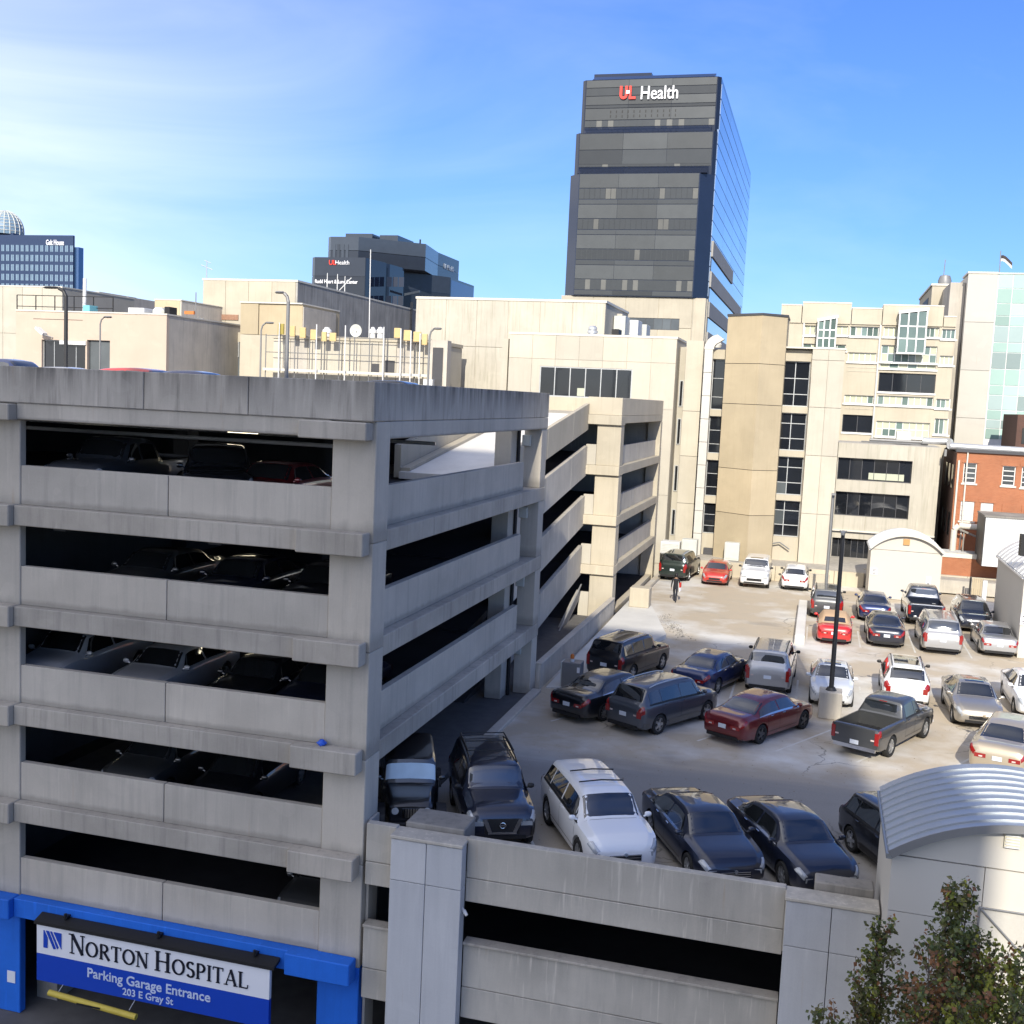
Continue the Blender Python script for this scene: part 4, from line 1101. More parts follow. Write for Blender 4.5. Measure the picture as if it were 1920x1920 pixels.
for i in range(n):
    for mi, (a, b) in enumerate(((0.0, 0.28), (0.28, 0.5))):
        t0, t1 = i / n, (i + 1) / n
        p = lambda t, q: (c + 0.02 + t * 0.9, VY + 1.5 + 0.12 * math.sin(t * 5), cwz + 1.75 - 0.62 * t * t - q + 0.05 * math.sin(6 * t))
        mb.add([p(t0, b), p(t1, b), p(t1, a), p(t0, a)], [(0, 1, 2, 3)], mi)
fo = mb.build('cloth', [plain('flag_dark', (0.05, 0.04, 0.04), 0.8), plain('flag_pale', (0.6, 0.6, 0.6), 0.8)], fl); md = fo.modifiers.new('cloth', 'SOLIDIFY'); md.thickness = 0.015
ds = thing('satellite_dish', 'small white dish on the white tower roof beside the flag', 'satellite dish', (c + 2.2, VY + 1.6, cwz))
mb = MB(); mb.tube((c + 2.2, VY + 1.6, cwz + 0.1), (c + 2.2, VY + 1.6, cwz + 0.5), 0.04); mb.lathe([(0, 0), (0.2, 0.03), (0.42, 0.14), (0.42, 0.17), (0.2, 0.07), (0, 0.05)], (c + 2.2, VY + 1.6, cwz + 0.6), 14, axis='x'); mb.build('dish', M_whitemetal, ds)

# --- stained concrete block with two long windows, above the walkway
LY = 88.5
lb = thing('low_hospital_block', 'rain-stained beige block with two long dark windows beside the brick building', 'building', (8, LY, 0))
lx0, lx1 = on_y(1572, 900, LY)[0], on_y(1758, 930, LY)[0]
lz = on_y(1670, 835, LY)[1]
w1, w2, w3 = frect(1571, 861, 1710, 903, LY), frect(1565, 925, 1706, 970, LY), frect(1562, 1010, 1632, 1052, LY)
lx0 = px1 + 0.1
w1 = (lx0 + 0.05, *w1[1:]); w2 = (lx0 + 0.05, w1[1], *w2[2:]); w3 = (lx0 + 0.05, *w3[1:])
mb = MB(); wall_with_holes(mb, lx0, lx1, -1.0, lz, LY, LY + 0.6, [w1, w2, w3]); mb.build('wall', M_stained, lb)
bx('backing', M_inside, lb, lx0, lx1, LY + 1.6, LY + 12, -1, lz - 0.02)
bx('roof', M_roofing, lb, lx0, lx1, LY + 0.61, LY + 12, lz - 0.015, lz + 0.03)
for w_ in (w1, w2, w3):
    window(lb, w_, LY, 6, 1, M_framed, M_glassdark, recess=0.35, fw=0.06, alt=M_glassgrey, prob=0.25, seed=7)
bx('roller_blind', M_blind, lb, w1[0] + 2.3, w1[1] - 0.5, LY + 0.36, LY + 0.374, w1[2] + 0.12, w1[2] + 0.62)
for z in (w2[2] - 1.1, ):
    bx('drip_ledge', M_coping, lb, lx0, lx1, LY - 0.16, LY - 0.003, z - 0.1, z + 0.02)
    bx('ledge_shadow_strip', M_framed, lb, lx0, lx1, LY - 0.06, LY - 0.004, z - 0.22, z - 0.105)  # solid dark strip painted in as the ledge's shadow
mb = MB()
MB().prism([(lx1 - 0.9, LY + 0.62), (lx1 - 0.0, LY + 0.62), (lx1 - 0.0, LY + 6), (lx1 - 0.9, LY + 6)], -1, lz).build('end_wall', M_greyside, lb)
for i, (a, b, zz0) in enumerate(((1622, 1765, 826), (1790, 1919, 828))):
    pass
pipe = thing('roof_duct', 'shiny metal duct running along the roofs toward the brick building', 'duct', (12, LY + 1, lz))
p0, p1, p2 = on_y(1745, 832, LY + 1), on_y(1775, 833, LY + 1), on_y(1800, 840, 87)
zd = lz + 0.45
mb = MB(); mb.path([(p0[0] - 0.6, LY + 1, zd), (p1[0] + 0.2, LY + 1, zd + 0.02), (p2[0] - 0.6, 87.6, zd - 0.25), (p2[0] + 9, 86.6, zd - 0.35)], 0.26, 12)
mb.build('duct', M_metal, pipe, smooth=40)
mb = MB()
for i in range(4): mb.box(p0[0] + 0.8 + i * 2.6, p0[0] + 0.95 + i * 2.6, 87.2, 87.4, zd - 1.0, zd - 0.5)
mb.build('support', M_polegrey, pipe)
mb = MB()
mb.path([(on_y(1630, 826, LY + 2)[0], LY + 2, lz + 0.3), (on_y(1745, 832, LY + 2)[0], LY + 2, lz + 0.3)], 0.11, 8).path([(on_y(1615, 826, LY + 1.3)[0], LY + 1.3, lz + 0.15), (on_y(1740, 832, LY + 1.3)[0], LY + 1.3, lz + 0.15)], 0.06, 6)
props(mb.build('roof_pipes', M_polegrey, None, smooth=40), 'thin grey pipes lying along the flat roof under the strip windows', 'pipe')
c = on_y(1694, 830, LY + 2.5)
props(MB().box(c[0] - 0.55, c[0] + 0.55, LY + 2.6, LY + 3.4, lz + 0.03, lz + 1.05).build('rooftop_unit', M_acgrey, None, bevel=0.04), 'cube-shaped pale unit on the flat roof below the strip windows', 'rooftop unit')

# --- brick building
BY = 86.2
bb = thing('brick_building', 'old red brick building with white framed windows and a metal duct on its roof', 'building', (16, BY, 0))
b0 = on_y(1789, 920, BY)[0]; bz = on_y(1850, 850, BY)[1]
bws = [(1806, 868, 1831, 906), (1879, 874, 1904, 911), (1915, 876, 1945, 915)]
bl2 = [(1800, 940, 1826, 977), (1838, 943, 1862, 972)]
brs = [frect(*w, BY) for w in bws + bl2]
mb = MB(); wall_with_holes(mb, b0, b0 + 14, -2, bz, BY, BY + 0.4, brs); mb.build('wall', M_brick, bb)
bx('side_wall', M_brickdark, bb, b0 + 0.0, b0 + 0.35, BY + 0.41, BY + 12, -2, bz)
bx('backing', M_black, bb, b0 + 0.36, b0 + 14, BY + 0.6, BY + 12, -2, bz - 0.05)
bx('cornice', M_framed, bb, b0 - 0.1, b0 + 14, BY - 0.2, BY + 0.5, bz + 0.003, bz + 0.22)
bx('roof', M_roofing, bb, b0, b0 + 14, BY + 0.41, BY + 12, bz - 0.04, bz + 0.0)
for i, r in enumerate(brs):
    if i < 3: window(bb, r, BY, 1, 4, M_framew, M_glassgrey, recess=0.12, fw=0.07)
    else:
        w_ = bx('shutter', M_whitemetal, bb, r[0], r[1], BY + 0.1, BY + 0.2, r[2], r[3])
        for k in range(4): bx('slat', M_whitemetal, w_, r[0] + 0.03, r[1] - 0.03, BY + 0.05, BY + 0.098, r[2] + (r[3] - r[2]) * k / 4 + 0.03, r[2] + (r[3] - r[2]) * (k + 1) / 4 - 0.03)
    bx('lintel', M_brick, bb, r[0] - 0.15, r[1] + 0.15, BY - 0.04, BY - 0.003, r[3] + 0.003, r[3] + 0.3)
    bx('sill', M_coping, bb, r[0] - 0.1, r[1] + 0.1, BY - 0.08, BY - 0.003, r[2] - 0.12, r[2] - 0.002)
for w in ((1878, 946, 1903, 972), (1915, 948, 1940, 974)):
    r = frect(*w, BY); bx('bricked_window', M_brick, bb, r[0], r[1], BY - 0.05, BY - 0.003, r[2], r[3])
mb = MB(); mb.tube((b0 + 0.7, BY - 0.1, -1.5), (b0 + 0.7, BY - 0.1, bz), 0.06); mb.tube((b0 + 0.15, BY - 0.1, -1.5), (b0 + 0.15, BY - 0.1, bz - 0.6), 0.07)
mb.build('downpipe', M_coping, bb)
for i in range(3):
    window(bb, (0, 1, 0, 1), 0, 1, 1, M_framed, M_glassdark) if False else None
    bx('side_window', M_glassdark, bb, b0 - 0.03, b0 - 0.003, BY + 1.2 + 2.2 * i, BY + 2.2 + 2.2 * i, bz - 2.7, bz - 1.0)
    bx('side_window', M_glassdark, bb, b0 - 0.03, b0 - 0.003, BY + 1.2 + 2.2 * i, BY + 2.2 + 2.2 * i, bz - 6.2, bz - 4.5)
fb = thing('brick_building', 'dark brick house corner glimpsed past the green glass at the right edge', 'building', (26, 92, 0))
q = frect(1906, 778, 1960, 840, 92); bx('wall', M_brickdark, fb, q[0], q[1], 92, 99, -2, q[3])
bx('window', M_glassdark, fb, q[0] + 0.4, q[0] + 1.1, 91.95, 91.998, q[3] - 2.2, q[3] - 1.0)

# --- lower brick annex with flat roof
ab = thing('brick_annex', 'low brick annex with a weathered flat roof behind the arched white shed', 'building', (11, 83.5, 0))
a0, a1 = on_y(1763, 1060, 83.3)[0], on_y(1868, 1060, 83.3)[0] + 3.5
az = on_y(1810, 1047, 83.3)[1]
bx('wall', M_brick, ab, a0 - 2, a1, 83.3, 83.7, 0.9, az)
bx('coping', M_coping, ab, a0 - 2, a1, 83.25, 83.6, az + 0.003, az + 0.3)
bx('roof', M_capgrime, ab, a0 - 3, a1, 83.6, 86.1, az - 0.2, az + 0.12)
for i in range(3): bx('roof_kerb', M_metal, ab, a0 - 3, a0 + 3.2, 84.1 + 0.7 * i, 84.18 + 0.7 * i, az + 0.122, az + 0.30)
mb = MB(); e = on_y(1790, 985, 85.5); 
mb.path([(e[0], 85.5, az + 0.15), (e[0], 85.5, e[1] - 0.3), (e[0] + 0.3, 85.5, e[1]), (e[0] + 2.6, 85.5, e[1] - 0.05)], 0.22, 10)
mb.build('duct', M_coping, ab, smooth=40)
mb = MB()
for dx_ in (0.6, 2.0):
    mb.box(e[0] + dx_, e[0] + dx_ + 0.1, 85.3, 85.4, az + 0.12, e[1] - 0.3)
mb.add([(e[0] + 0.3, 85.2, e[1] - 0.3), (e[0] + 2.1, 85.2, e[1] - 1.0), (e[0] + 2.1, 85.2, e[1] - 0.85), (e[0] + 0.3, 85.2, e[1] - 0.15), (e[0] + 0.3, 85.35, e[1] - 0.3), (e[0] + 2.1, 85.35, e[1] - 1.0), (e[0] + 2.1, 85.35, e[1] - 0.85), (e[0] + 0.3, 85.35, e[1] - 0.15)], [(0, 1, 2, 3), (7, 6, 5, 4), (0, 4, 5, 1), (2, 6, 7, 3), (1, 5, 6, 2), (0, 3, 7, 4)])
mb.build('support_frame', M_capgrime, ab)
# corrugated metal hut on the annex roof
mh = thing('metal_hut', 'white corrugated metal hut with a dark end wall beside the brick windows', 'hut', (15, 81, 1))
m0 = on_y(1846, 1000, 81)[0]; mz1, mz0 = on_y(1880, 972, 81)[1], on_y(1860, 1035, 81)[1]
mb = MB(); n = 46
for i in range(n):
    x = m0 + i * 0.11; mb.box(x, x + 0.07, 80.96, 81.0, mz0 - 0.6, mz1)
props(mb.build('rib', M_whitemetal, mh), kind='stuff')
bx('wall', M_whitemetal, mh, m0, m0 + 5.2, 81.0, 81.1, mz0 - 1, mz1 + 0.02)
bx('end_wall', M_blackpole, mh, m0 - 0.06, m0 - 0.003, 81.0, 84.5, mz0 - 1, mz1)
bx('roof', M_capgrime, mh, m0 - 0.1, m0 + 5.3, 80.9, 84.6, mz1 + 0.022, mz1 + 0.14)
# retaining wall behind the back row, with drip patches and little blocks
rt = thing('retaining_wall', 'low beige retaining wall behind the back row of cars', 'wall', (0, 80, 0))
for i in range(7):
    bx('wall_panel', M_beigeconc, rt, -10.4 + 2.0 * i + 0.012, -8.4 + 2.0 * i - 0.012, 80.3, 80.58, -0.1, 1.02, 0.01)
for i in range(4):
    bx('wall_panel', M_beigeconc, rt, 3.62 + 2.3 * i, 5.9 + 2.3 * i, 82.4, 82.6, 0.4, on_y(1815, 1082, 82.4)[1], 0.01)
# ================================================================== LEFT BACKGROUND
def px(x, y, Y): return on_y(x, y, Y)
# pinkish building
PY = 84.0
pk = thing('office_block', 'pinkish beige flat-roofed office block with a dark glazed entrance behind the garage roof', 'building', (-48, PY, 0))
r = frect(30, 586, 312, 700, PY)
zt = px(180, 587, PY)[1]
sx = px(312, 640, PY)[0]
wr = frect(78, 638, 160, 690, PY); wr2 = frect(163, 638, 206, 690, PY)
mb = MB(); wall_with_holes(mb, r[0], sx, 5, zt, PY, PY + 0.4, [(wr[0], wr[1], 5.5, wr[3]), (wr2[0], wr2[1], 5.5, wr2[3])]); mb.build('wall', M_pink, pk)
bx('side_wall', M_greyside, pk, sx - 0.4, sx, PY + 0.401, PY + 21, 5, zt)
bx('backing', M_inside, pk, r[0], sx - 0.4, PY + 1.2, PY + 21, 5, zt - 0.1)
bx('coping', M_coping, pk, r[0], sx + 0.06, PY - 0.06, PY + 21, zt + 0.002, zt + 0.12)
window(pk, (wr[0], wr[1], 5.5, wr[3]), PY, 4, 2, M_frame, M_glassdark, recess=0.25, fw=0.08, zsplit=(0.55,), alt=M_glassgrey, prob=0.2)
window(pk, (wr2[0], wr2[1], 5.5, wr2[3]), PY, 2, 2, M_framed, M_glassgrey, recess=0.25, fw=0.1, zsplit=(0.5,))
bx('entrance_fascia', M_whitemetal, pk, wr[0] + 1.9, wr[1] + 0.1, PY - 0.12, PY - 0.003, wr[3] - 0.35, wr[3] - 0.02)
bx('drip_line', M_seal, pk, r[0] + 1.8, r[0] + 6.8, PY - 0.02, PY - 0.002, zt - 0.66, zt - 0.62)
lt = thing('lattice_ladder', 'narrow steel lattice mast fixed against the grey side of the pinkish block', 'mast', (sx + 0.5, PY + 12, 5))
mb = MB(); lx = px(366, 640, PY + 12)[0]
z0_, z1_ = 8.0, px(366, 592, PY + 12)[1]
for a, b in ((0, 0), (0.45, 0), (0.2, 0.4)): mb.tube((lx + a, PY + 12 + b, z0_), (lx + a, PY + 12 + b, z1_ + (2.2 if a == 0 else 0)), 0.05, n=6)
for i in range(14):
    z = z0_ + (z1_ - z0_) * i / 14; d = (z1_ - z0_) / 14
    mb.tube((lx, PY + 12, z), (lx + 0.45, PY + 12, z + d), 0.03, n=5); mb.tube((lx + 0.45, PY + 12, z), (lx + 0.2, PY + 12.4, z + d), 0.03, n=5)
mb.build('lattice', M_polegrey, lt)
bx('cross_arm', M_polegrey, lt, lx - 0.9, lx + 0.9, PY + 11.9, PY + 12.0, z1_ - 0.3, z1_ - 0.2)
bx('orange_box', plain('orange_box', (0.5, 0.16, 0.04), 0.6), lt, lx - 1.1, lx - 0.1, PY + 11.8, PY + 12.1, z1_ + 0.12, z1_ + 0.42)
# railing and roof clutter
rl = thing('roof_railing', 'black mesh railing along the roof of the pinkish office block', 'railing', (-45, PY + 4, zt))
mb = MB(); ra, rb_ = px(32, 570, PY + 4)[0], px(212, 575, PY + 4)[0]
rz = px(32, 553, PY + 4)[1]
for i in range(6): 
    x = ra + (rb_ - ra) * i / 5; mb.tube((x, PY + 4, zt + 0.1), (x, PY + 4, rz), 0.05, n=6)
for z in (rz, zt + 0.7): mb.tube((ra, PY + 4, z), (rb_, PY + 4, z), 0.035, n=6)
mb.build('frame', M_black, rl)
def unit(name, label, cat, rect, Y, d, m, bev=0.03):
    q = frect(*rect, Y)
    return props(MB().box(q[0], q[1], Y, Y + d, min(q[2], 40) - 0.8, q[3]).build(name, m, None, bevel=bev), label, cat)
unit('rooftop_unit', 'long white rooftop unit at the edge of the pinkish roof', 'rooftop unit', (240, 577, 270, 586), PY + 3, 1.5, M_whitemetal)
unit('rooftop_unit', 'teal rooftop unit standing at the foot of a white pipe on the pinkish roof', 'rooftop unit', (155, 572, 168, 583), PY + 3, 1.2, plain('teal', (0.15, 0.40, 0.45), 0.6))
unit('rooftop_unit', 'black louvred rooftop unit beside the tan stair head', 'rooftop unit', (308, 575, 318, 587), PY + 3, 1.2, M_black)
unit('rooftop_unit', 'pale rounded rooftop unit left of the black louvred one', 'rooftop unit', (283, 576, 305, 586), PY + 3.2, 1.2, M_acgrey, 0.25)
mb = MB(); c = px(158, 570, PY + 5); mb.tube((c[0], PY + 5, zt), (c[0] + 0.05, PY + 5, px(158, 522, PY + 5)[1]), 0.16, n=10)
props(mb.build('flue_pipe', M_whitemetal, None, smooth=40), 'tall white flue pipe rising above the pinkish roof', 'pipe')
# buildings further back on the left
b1 = thing('precast_block', 'cream precast block at the left edge rising behind the pinkish office', 'building', (-60, 112, 0))
q = frect(-30, 538, 117, 720, 112)
panels(b1, M_beige2, q[0], q[1], 6, q[3], 112, 4, 3, gap=0.05)
bx('wall', M_beige2, b1, q[0] - 6, q[1], 112, 126, 0, q[3]); bx('coping', M_coping, b1, q[0] - 6, q[1] + 0.05, 111.9, 126, q[3] + 0.002, q[3] + 0.15)
b2 = thing('plant_room', 'grey stepped rooftop plant room behind the black railing', 'building', (-52, 125, 0))
q = frect(120, 546, 186, 600, 125); bx('wall', M_greyside, b2, q[0], q[1], 125, 133, 0, q[3])
q2 = frect(190, 556, 240, 600, 127); bx('wing', M_greyside, b2, q[1] + 0.3, q2[1], 127, 134, 0, q2[3])
bx('pier', M_coping, b2, q[1] + 0.002, q[1] + 0.7, 124.8, 126, 0, q[3] - 0.3)
b3 = thing('roof_stair_house', 'tan rooftop stair house beside the lattice mast', 'building', (-40, 100, 0))
q = frect(290, 563, 337, 610, 100); q3 = frect(337, 565, 388, 610, 106)
bx('wall', M_tan, b3, q[0], q[1], 100, 112, 0, q[3]); bx('side_wall', M_greyside, b3, q[1] + 0.002, q[1] + 0.15, 100.05, 119, 0, q[3] - 0.05)
bx('coping', M_coping, b3, q[0] - .05, q[1] + .2, 99.95, 119, q[3] + 0.002, q[3] + 0.1)
b4 = thing('precast_block', 'tall cream precast block with a stained grey side below the dark heart centre', 'building', (-36, 108, 0))
q = frect(382, 528, 554, 720, 108)
q = (px(380, 610, 108)[0], px(553, 610, 108)[0], 0, px(470, 527, 108)[1])
panels(b4, M_beige, q[0], q[1], 8, q[3], 108, 4, 2, gap=0.05)
bx('wall', M_beige, b4, q[0], q[1], 108, 150, 0, q[3])
bx('side_wall', concrete('mould_streaked_wall', (0.44, 0.42, 0.385), 0.25, 0.6, 0.28, top=True), b4, q[1] + 0.002, q[1] + 0.2, 108, 150, 0, q[3] - 0.02)
bx('coping', M_coping, b4, q[0] - 0.1, q[1] + 0.25, 107.9, 150, q[3] + 0.003, q[3] + 0.2)
bx('louvre', plain('rusty_louvre', (0.30, 0.17, 0.11), 0.8, var=0.5, scale=6), b4, *[v for v in (px(413, 594, 108)[0], px(448, 594, 108)[0])], 107.82, 107.92, px(430, 600, 108)[1], px(430, 590, 108)[1])
dpos = px(645, 605, 135)
bx('door', M_framed, b4, q[1] + 0.21, q[1] + 0.28, 128, 131, q[3] - 7.8, q[3] - 4.6)
# masts on that roof
for i, (x, yt, yb, Yd) in enumerate(((388, 488, 527, 109), (614, 512, 548, 122), (633, 514, 552, 125), (647, 518, 556, 128), (695, 468, 610, 96))):
    a, b = px(x, yt, Yd), px(x - 1, yb, Yd)
    t = thing('antenna_mast', ['thin whip aerial on the far left corner of the cream block', 'first short aerial on the grey stained wall', 'middle aerial with a side arm on the grey stained wall', 'right-hand short aerial on the grey stained wall', 'tall white mast in front of the dark heart centre'][i], 'antenna', (b[0], Yd, b[1]))
    mb = MB(); mb.tube((b[0], Yd, b[1] - (1.0 if i < 4 else 6)), (a[0], Yd, a[1]), 0.055 if i == 4 else 0.06, 0.04, n=6); mb.build('pole', M_whitemetal if i else M_frame, t)
    if i == 0:
        mb = MB(); mb.tube((a[0] - 0.7, Yd, a[1] - 0.5), (a[0] + 0.7, Yd, a[1] - 1.0), 0.04, n=5).tube((a[0] - 0.3, Yd, a[1]), (a[0] + 0.5, Yd, a[1] - 0.3), 0.03, n=5); mb.build('cross_arm', M_frame, t)
    if i == 2:
        mb = MB(); mb.tube((a[0], Yd, b[1] + 0.2), (a[0] + 1.8, Yd, b[1] + 2.0), 0.05, n=5); mb.build('side_arm', M_whitemetal, t)
lad = thing('wall_ladder', 'caged black ladder on the grey stained wall beside the tall white mast', 'ladder', (0, 140, 10))
mb = MB(); lx_ = q[1] + 0.35
for d in (0, 0.5): mb.tube((lx_, 141 + d, q[3] - 11), (lx_, 141 + d, q[3] + 1.0), 0.06, n=5)
for i in range(18): mb.tube((lx_, 141, q[3] - 11 + 0.65 * i), (lx_, 141.5, q[3] - 11 + 0.65 * i), 0.03, n=5)
mb.build('ladder_frame', M_black, lad)
b5 = thing('stair_tower', 'tan two-tone brick stair tower left of the antenna screen', 'building', (-30, 92, 0))
q = frect(450, 570, 565, 720, 92); xm = px(484, 620, 92)[0]
q = (q[0], q[1], 0, px(500, 569, 92)[1]); zj = px(500, 628, 92)[1]
bx('upper_wall', M_tan, b5, q[0], xm - 0.02, 92, 100, zj + 0.02, q[3]); bx('upper_wall', M_tan, b5, xm + 0.02, q[1], 92.1, 100, zj + 0.02, q[3])
bx('lower_wall', M_beige, b5, q[0], q[1], 92, 100, 0, zj - 0.02); bx('coping', M_coping, b5, q[0] - .05, q[1] + .05, 91.9, 100, q[3] + .002, q[3] + .12)
bx('side_wall', M_greyside, b5, q[1] + 0.002, q[1] + 0.1, 92.15, 99, 0, q[3] - 0.2)
b6 = thing('link_building', 'low link building with grey panels and a strip of dark windows', 'building', (-36, 96, 0))
q = frect(382, 625, 449, 720, 96); wq = frect(383, 640, 448, 668, 96)
bx('parapet', M_beige, b6, q[0] - 1, q[1] + 1, 96, 104, wq[3], px(415, 622, 96)[1]); bx('wall', plain('slate_panel', (0.10, 0.115, 0.125), 0.6), b6, q[0] - 1, q[1] + 1, 96.1, 104, 0, wq[3] - .002)
window(b6, wq, 95.7, 4, 1, M_frame, M_glassgrey, recess=0.3, fw=0.08)
# antenna screen
AYd = 89.0
an = thing('antenna_screen', 'cream rooftop enclosure behind a steel post and rail screen', 'building', (-25, AYd, 0))
q = frect(505, 634, 812, 720, AYd + 1.2)
q = (px(512, 670, AYd + 1.2)[0], px(812, 670, AYd + 1.2)[0], 0, px(680, 633, AYd + 1.2)[1])
n = 9
for i in range(n):
    a, b = q[0] + (q[1] - q[0]) * i / n, q[0] + (q[1] - q[0]) * (i + 1) / n
    bx('wall_panel', [M_greyside, M_stained, M_beige2][(i * 2 + 1) % 3] if i < 3 or i > 6 else M_beige2, an, a + 0.02, b - 0.02, AYd + 1.2, AYd + 1.4, 8, q[3] - 0.3)
bx('wall', M_beige2, an, q[0], q[1], AYd + 1.42, AYd + 9, 0, q[3] - 0.32)
bx('coping', M_beige, an, q[0] - 0.1, q[1] + 0.1, AYd + 1.1, AYd + 9, q[3] - 0.3, q[3])
mb = MB()
for i in range(12):
    x = q[0] - 0.3 + (q[1] - q[0] + 0.4) * i / 11; mb.tube((x, AYd + 0.4, 10.2), (x, AYd + 0.4, q[3] + 0.0), 0.045, n=6)
for z in (q[3] - 0.1, q[3] - 1.55): mb.tube((q[0] - 0.3, AYd + 0.4, z), (q[1] + 0.1, AYd + 0.4, z), 0.035, n=6)
mb.build('screen_frame', M_polegrey, an)
bx('screen_kerb', M_coping, an, q[0] - 0.4, q[1] + 0.3, AYd + 0.1, AYd + 0.6, px(680, 697, AYd)[1] - 0.22, px(680, 697, AYd)[1])
for i, (x0, y0, x1, y1) in enumerate(((598, 668, 640, 690), (560, 662, 585, 690))):
    pass
for i, (x0, y0, x1, y1) in enumerate(((697, 682, 711, 698), (722, 676, 740, 698))):
    w = frect(x0, y0, x1, y1, AYd + 1.2); bx('window', M_framed, an, w[0], w[1], AYd + 1.14, AYd + 1.197, w[2], w[3])
# vertical white pipe masts and yellow antenna panels
for i, (x, yt, yb) in enumerate(((524, 605, 702), (594, 608, 702), (648, 610, 700), (720, 613, 706), (752, 616, 714), (771, 620, 716), (788, 625, 716), (812, 640, 716))):
    a, b = px(x, yt, AYd - 0.3), px(x - 2, yb, AYd - 0.3)
    mb = MB(); mb.tube((b[0], AYd - 0.3, b[1] - 2.5), (a[0], AYd - 0.3, a[1]), 0.055, n=8)
    props(mb.build('pipe_mast', M_whitemetal, None, smooth=40), ['white pipe mast at the left end of the antenna screen', 'white pipe mast between the yellow panels and the domed vent', 'white pipe mast just left of the round dish', 'white pipe mast beside the twin white vents', 'first of the close-set white pipe masts at the right end of the screen', 'second of the close-set white pipe masts at the right end of the screen', 'third of the close-set white pipe masts at the right end of the screen', 'shortest white pipe mast beside the grey doorway'][i], 'mast', 'white pipe masts on the antenna screen')
YP = [(521, 607, 527, 628), (526, 607, 532, 627), (544, 611, 553, 631), (562, 614, 573, 634), (582, 618, 593, 637), (603, 622, 612, 640), (618, 624, 630, 640), (739, 615, 751, 634), (757, 619, 770, 639), (775, 622, 789, 641), (791, 626, 801, 647)]
for i, yq in enumerate(YP):
    w = frect(*yq, AYd - 0.1)
    props(MB().box(w[0], w[1], AYd - 0.15, AYd + 0.05, w[2], w[3]).build('panel_antenna', M_yellow if i > 1 else plain('olive_panel', (0.35, 0.28, 0.07), 0.6), None, bevel=0.03), 'flat upright yellow antenna panel fixed along the top of the screen', 'antenna', 'yellow antenna panels on the screen')
ds2 = thing('satellite_dish', 'round white satellite dish on the roof behind the antenna screen', 'satellite dish', (0, 92, 12))
c = px(667, 620, 92)
mb = MB(); mb.lathe([(0.0, 0.25), (0.25, 0.2), (0.5, 0.05), (0.56, 0.0), (0.5, 0.0), (0.25, 0.14), (0, 0.18)], (0, 0, 0), 20, 'x')
mb.v = [(c[0] + y, 92 + x, c[1] + z) for (x, y, z) in mb.v]
mb.build('dish', M_acgrey, ds2, smooth=50)
mb = MB(); mb.tube((c[0], 92.2, c[1] - 1.2), (c[0], 92.2, c[1]), 0.06).tube((c[0] - 0.3, 92, c[1] - 0.2), (c[0], 91.5, c[1]), 0.02); mb.build('stand', M_polegrey, ds2)
for i, (x, y, rr_, lb_) in enumerate(((613, 630, 0.42, 'large domed white vent between the yellow antenna panels'), (699, 630, 0.30, 'left of the twin white mushroom vents by the dish'), (713, 630, 0.34, 'right of the twin white mushroom vents by the dish'))):
    c = px(x, y, 93)
    mb = MB(); mb.lathe([(0, 0), (rr_ * .8, 0), (rr_ * .8, 0.5), (rr_, 0.55), (rr_, 0.8), (rr_ * .6, 0.95), (rr_ * .6, 1.05), (0, 1.1)], (c[0], 93, c[1] - 0.3), 14)
    props(mb.build('roof_vent', M_whitemetal, None, smooth=40), lb_, 'vent')
dr = frect(806, 638, 838, 720, 88.2)
door = thing('doorway_recess', 'tall grey doorway recess at the right end of the antenna screen', 'doorway', (dr[0], 88, 5))
bx('frame', M_greyside, door, dr[0], dr[1], 88.2, 89.2, 5, dr[3]); bx('door', M_framed, door, dr[0] + 0.25, dr[1] - 0.35, 88.12, 88.197, 5, dr[3] - 0.6)
bx('bracket', M_whitemetal, door, dr[0] - 0.3, dr[0] + 0.5, 87.6, 88.1, px(815, 714, 88)[1] - 0.4, px(815, 714, 88)[1] + 0.1)
c = px(62, 622, 82); 
cam_ = thing('wall_camera', 'white wall-mounted floodlight hood on the pinkish block', 'floodlight', (c[0], 83, c[1]))
mb = MB(); mb.add([(c[0] - 0.5, 82.8, c[1] + 0.3), (c[0] + 0.25, 82.8, c[1] - 0.25), (c[0] + 0.35, 82.8, c[1] - 0.05), (c[0] - 0.4, 82.8, c[1] + 0.5), (c[0] - 0.5, 83.4, c[1] + 0.3), (c[0] + 0.25, 83.4, c[1] - 0.25), (c[0] + 0.35, 83.4, c[1] - 0.05), (c[0] - 0.4, 83.4, c[1] + 0.5)], [(0, 1, 2, 3), (7, 6, 5, 4), (0, 4, 5, 1), (1, 5, 6, 2), (2, 6, 7, 3), (3, 7, 4, 0)]).tube((c[0] + 0.3, 83.1, c[1] - 0.2), (c[0] + 0.45, 83.95, c[1] - 0.35), 0.05); mb.build('hood', M_whitemetal, cam_)

# --- dark heart and lung centre
HYd = 215.0
hc = thing('heart_centre', 'dark glass hospital tower with two stepped tiers and white lettering behind the cream block', 'building', (-60, HYd, 0))
M_heart = glass('heart_centre_glass', (0.022, 0.028, 0.040), 0.16, 0.5, 0.15)
M_heart2 = glass('heart_centre_band', (0.040, 0.050, 0.066), 0.16, 0.5, 0.15)
M_heartblue = glass('heart_centre_blue_side', (0.05, 0.11, 0.24), 0.05, 0.9, 0.12)
M_heartblue.node_tree.nodes['Principled BSDF'].inputs['Metallic'].default_value = 0.5
def X_(x, y, Y): return on_y(x, y, Y)[0]
zl_ = on_y(640, 482, HYd)[1]; zu = on_y(660, 444, HYd + 12)[1]
xA, xB, xC = X_(581, 530, HYd), X_(684, 530, HYd), X_(742, 530, HYd + 14)
xD, yD = X_(888, 535, HYd + 52), HYd + 52
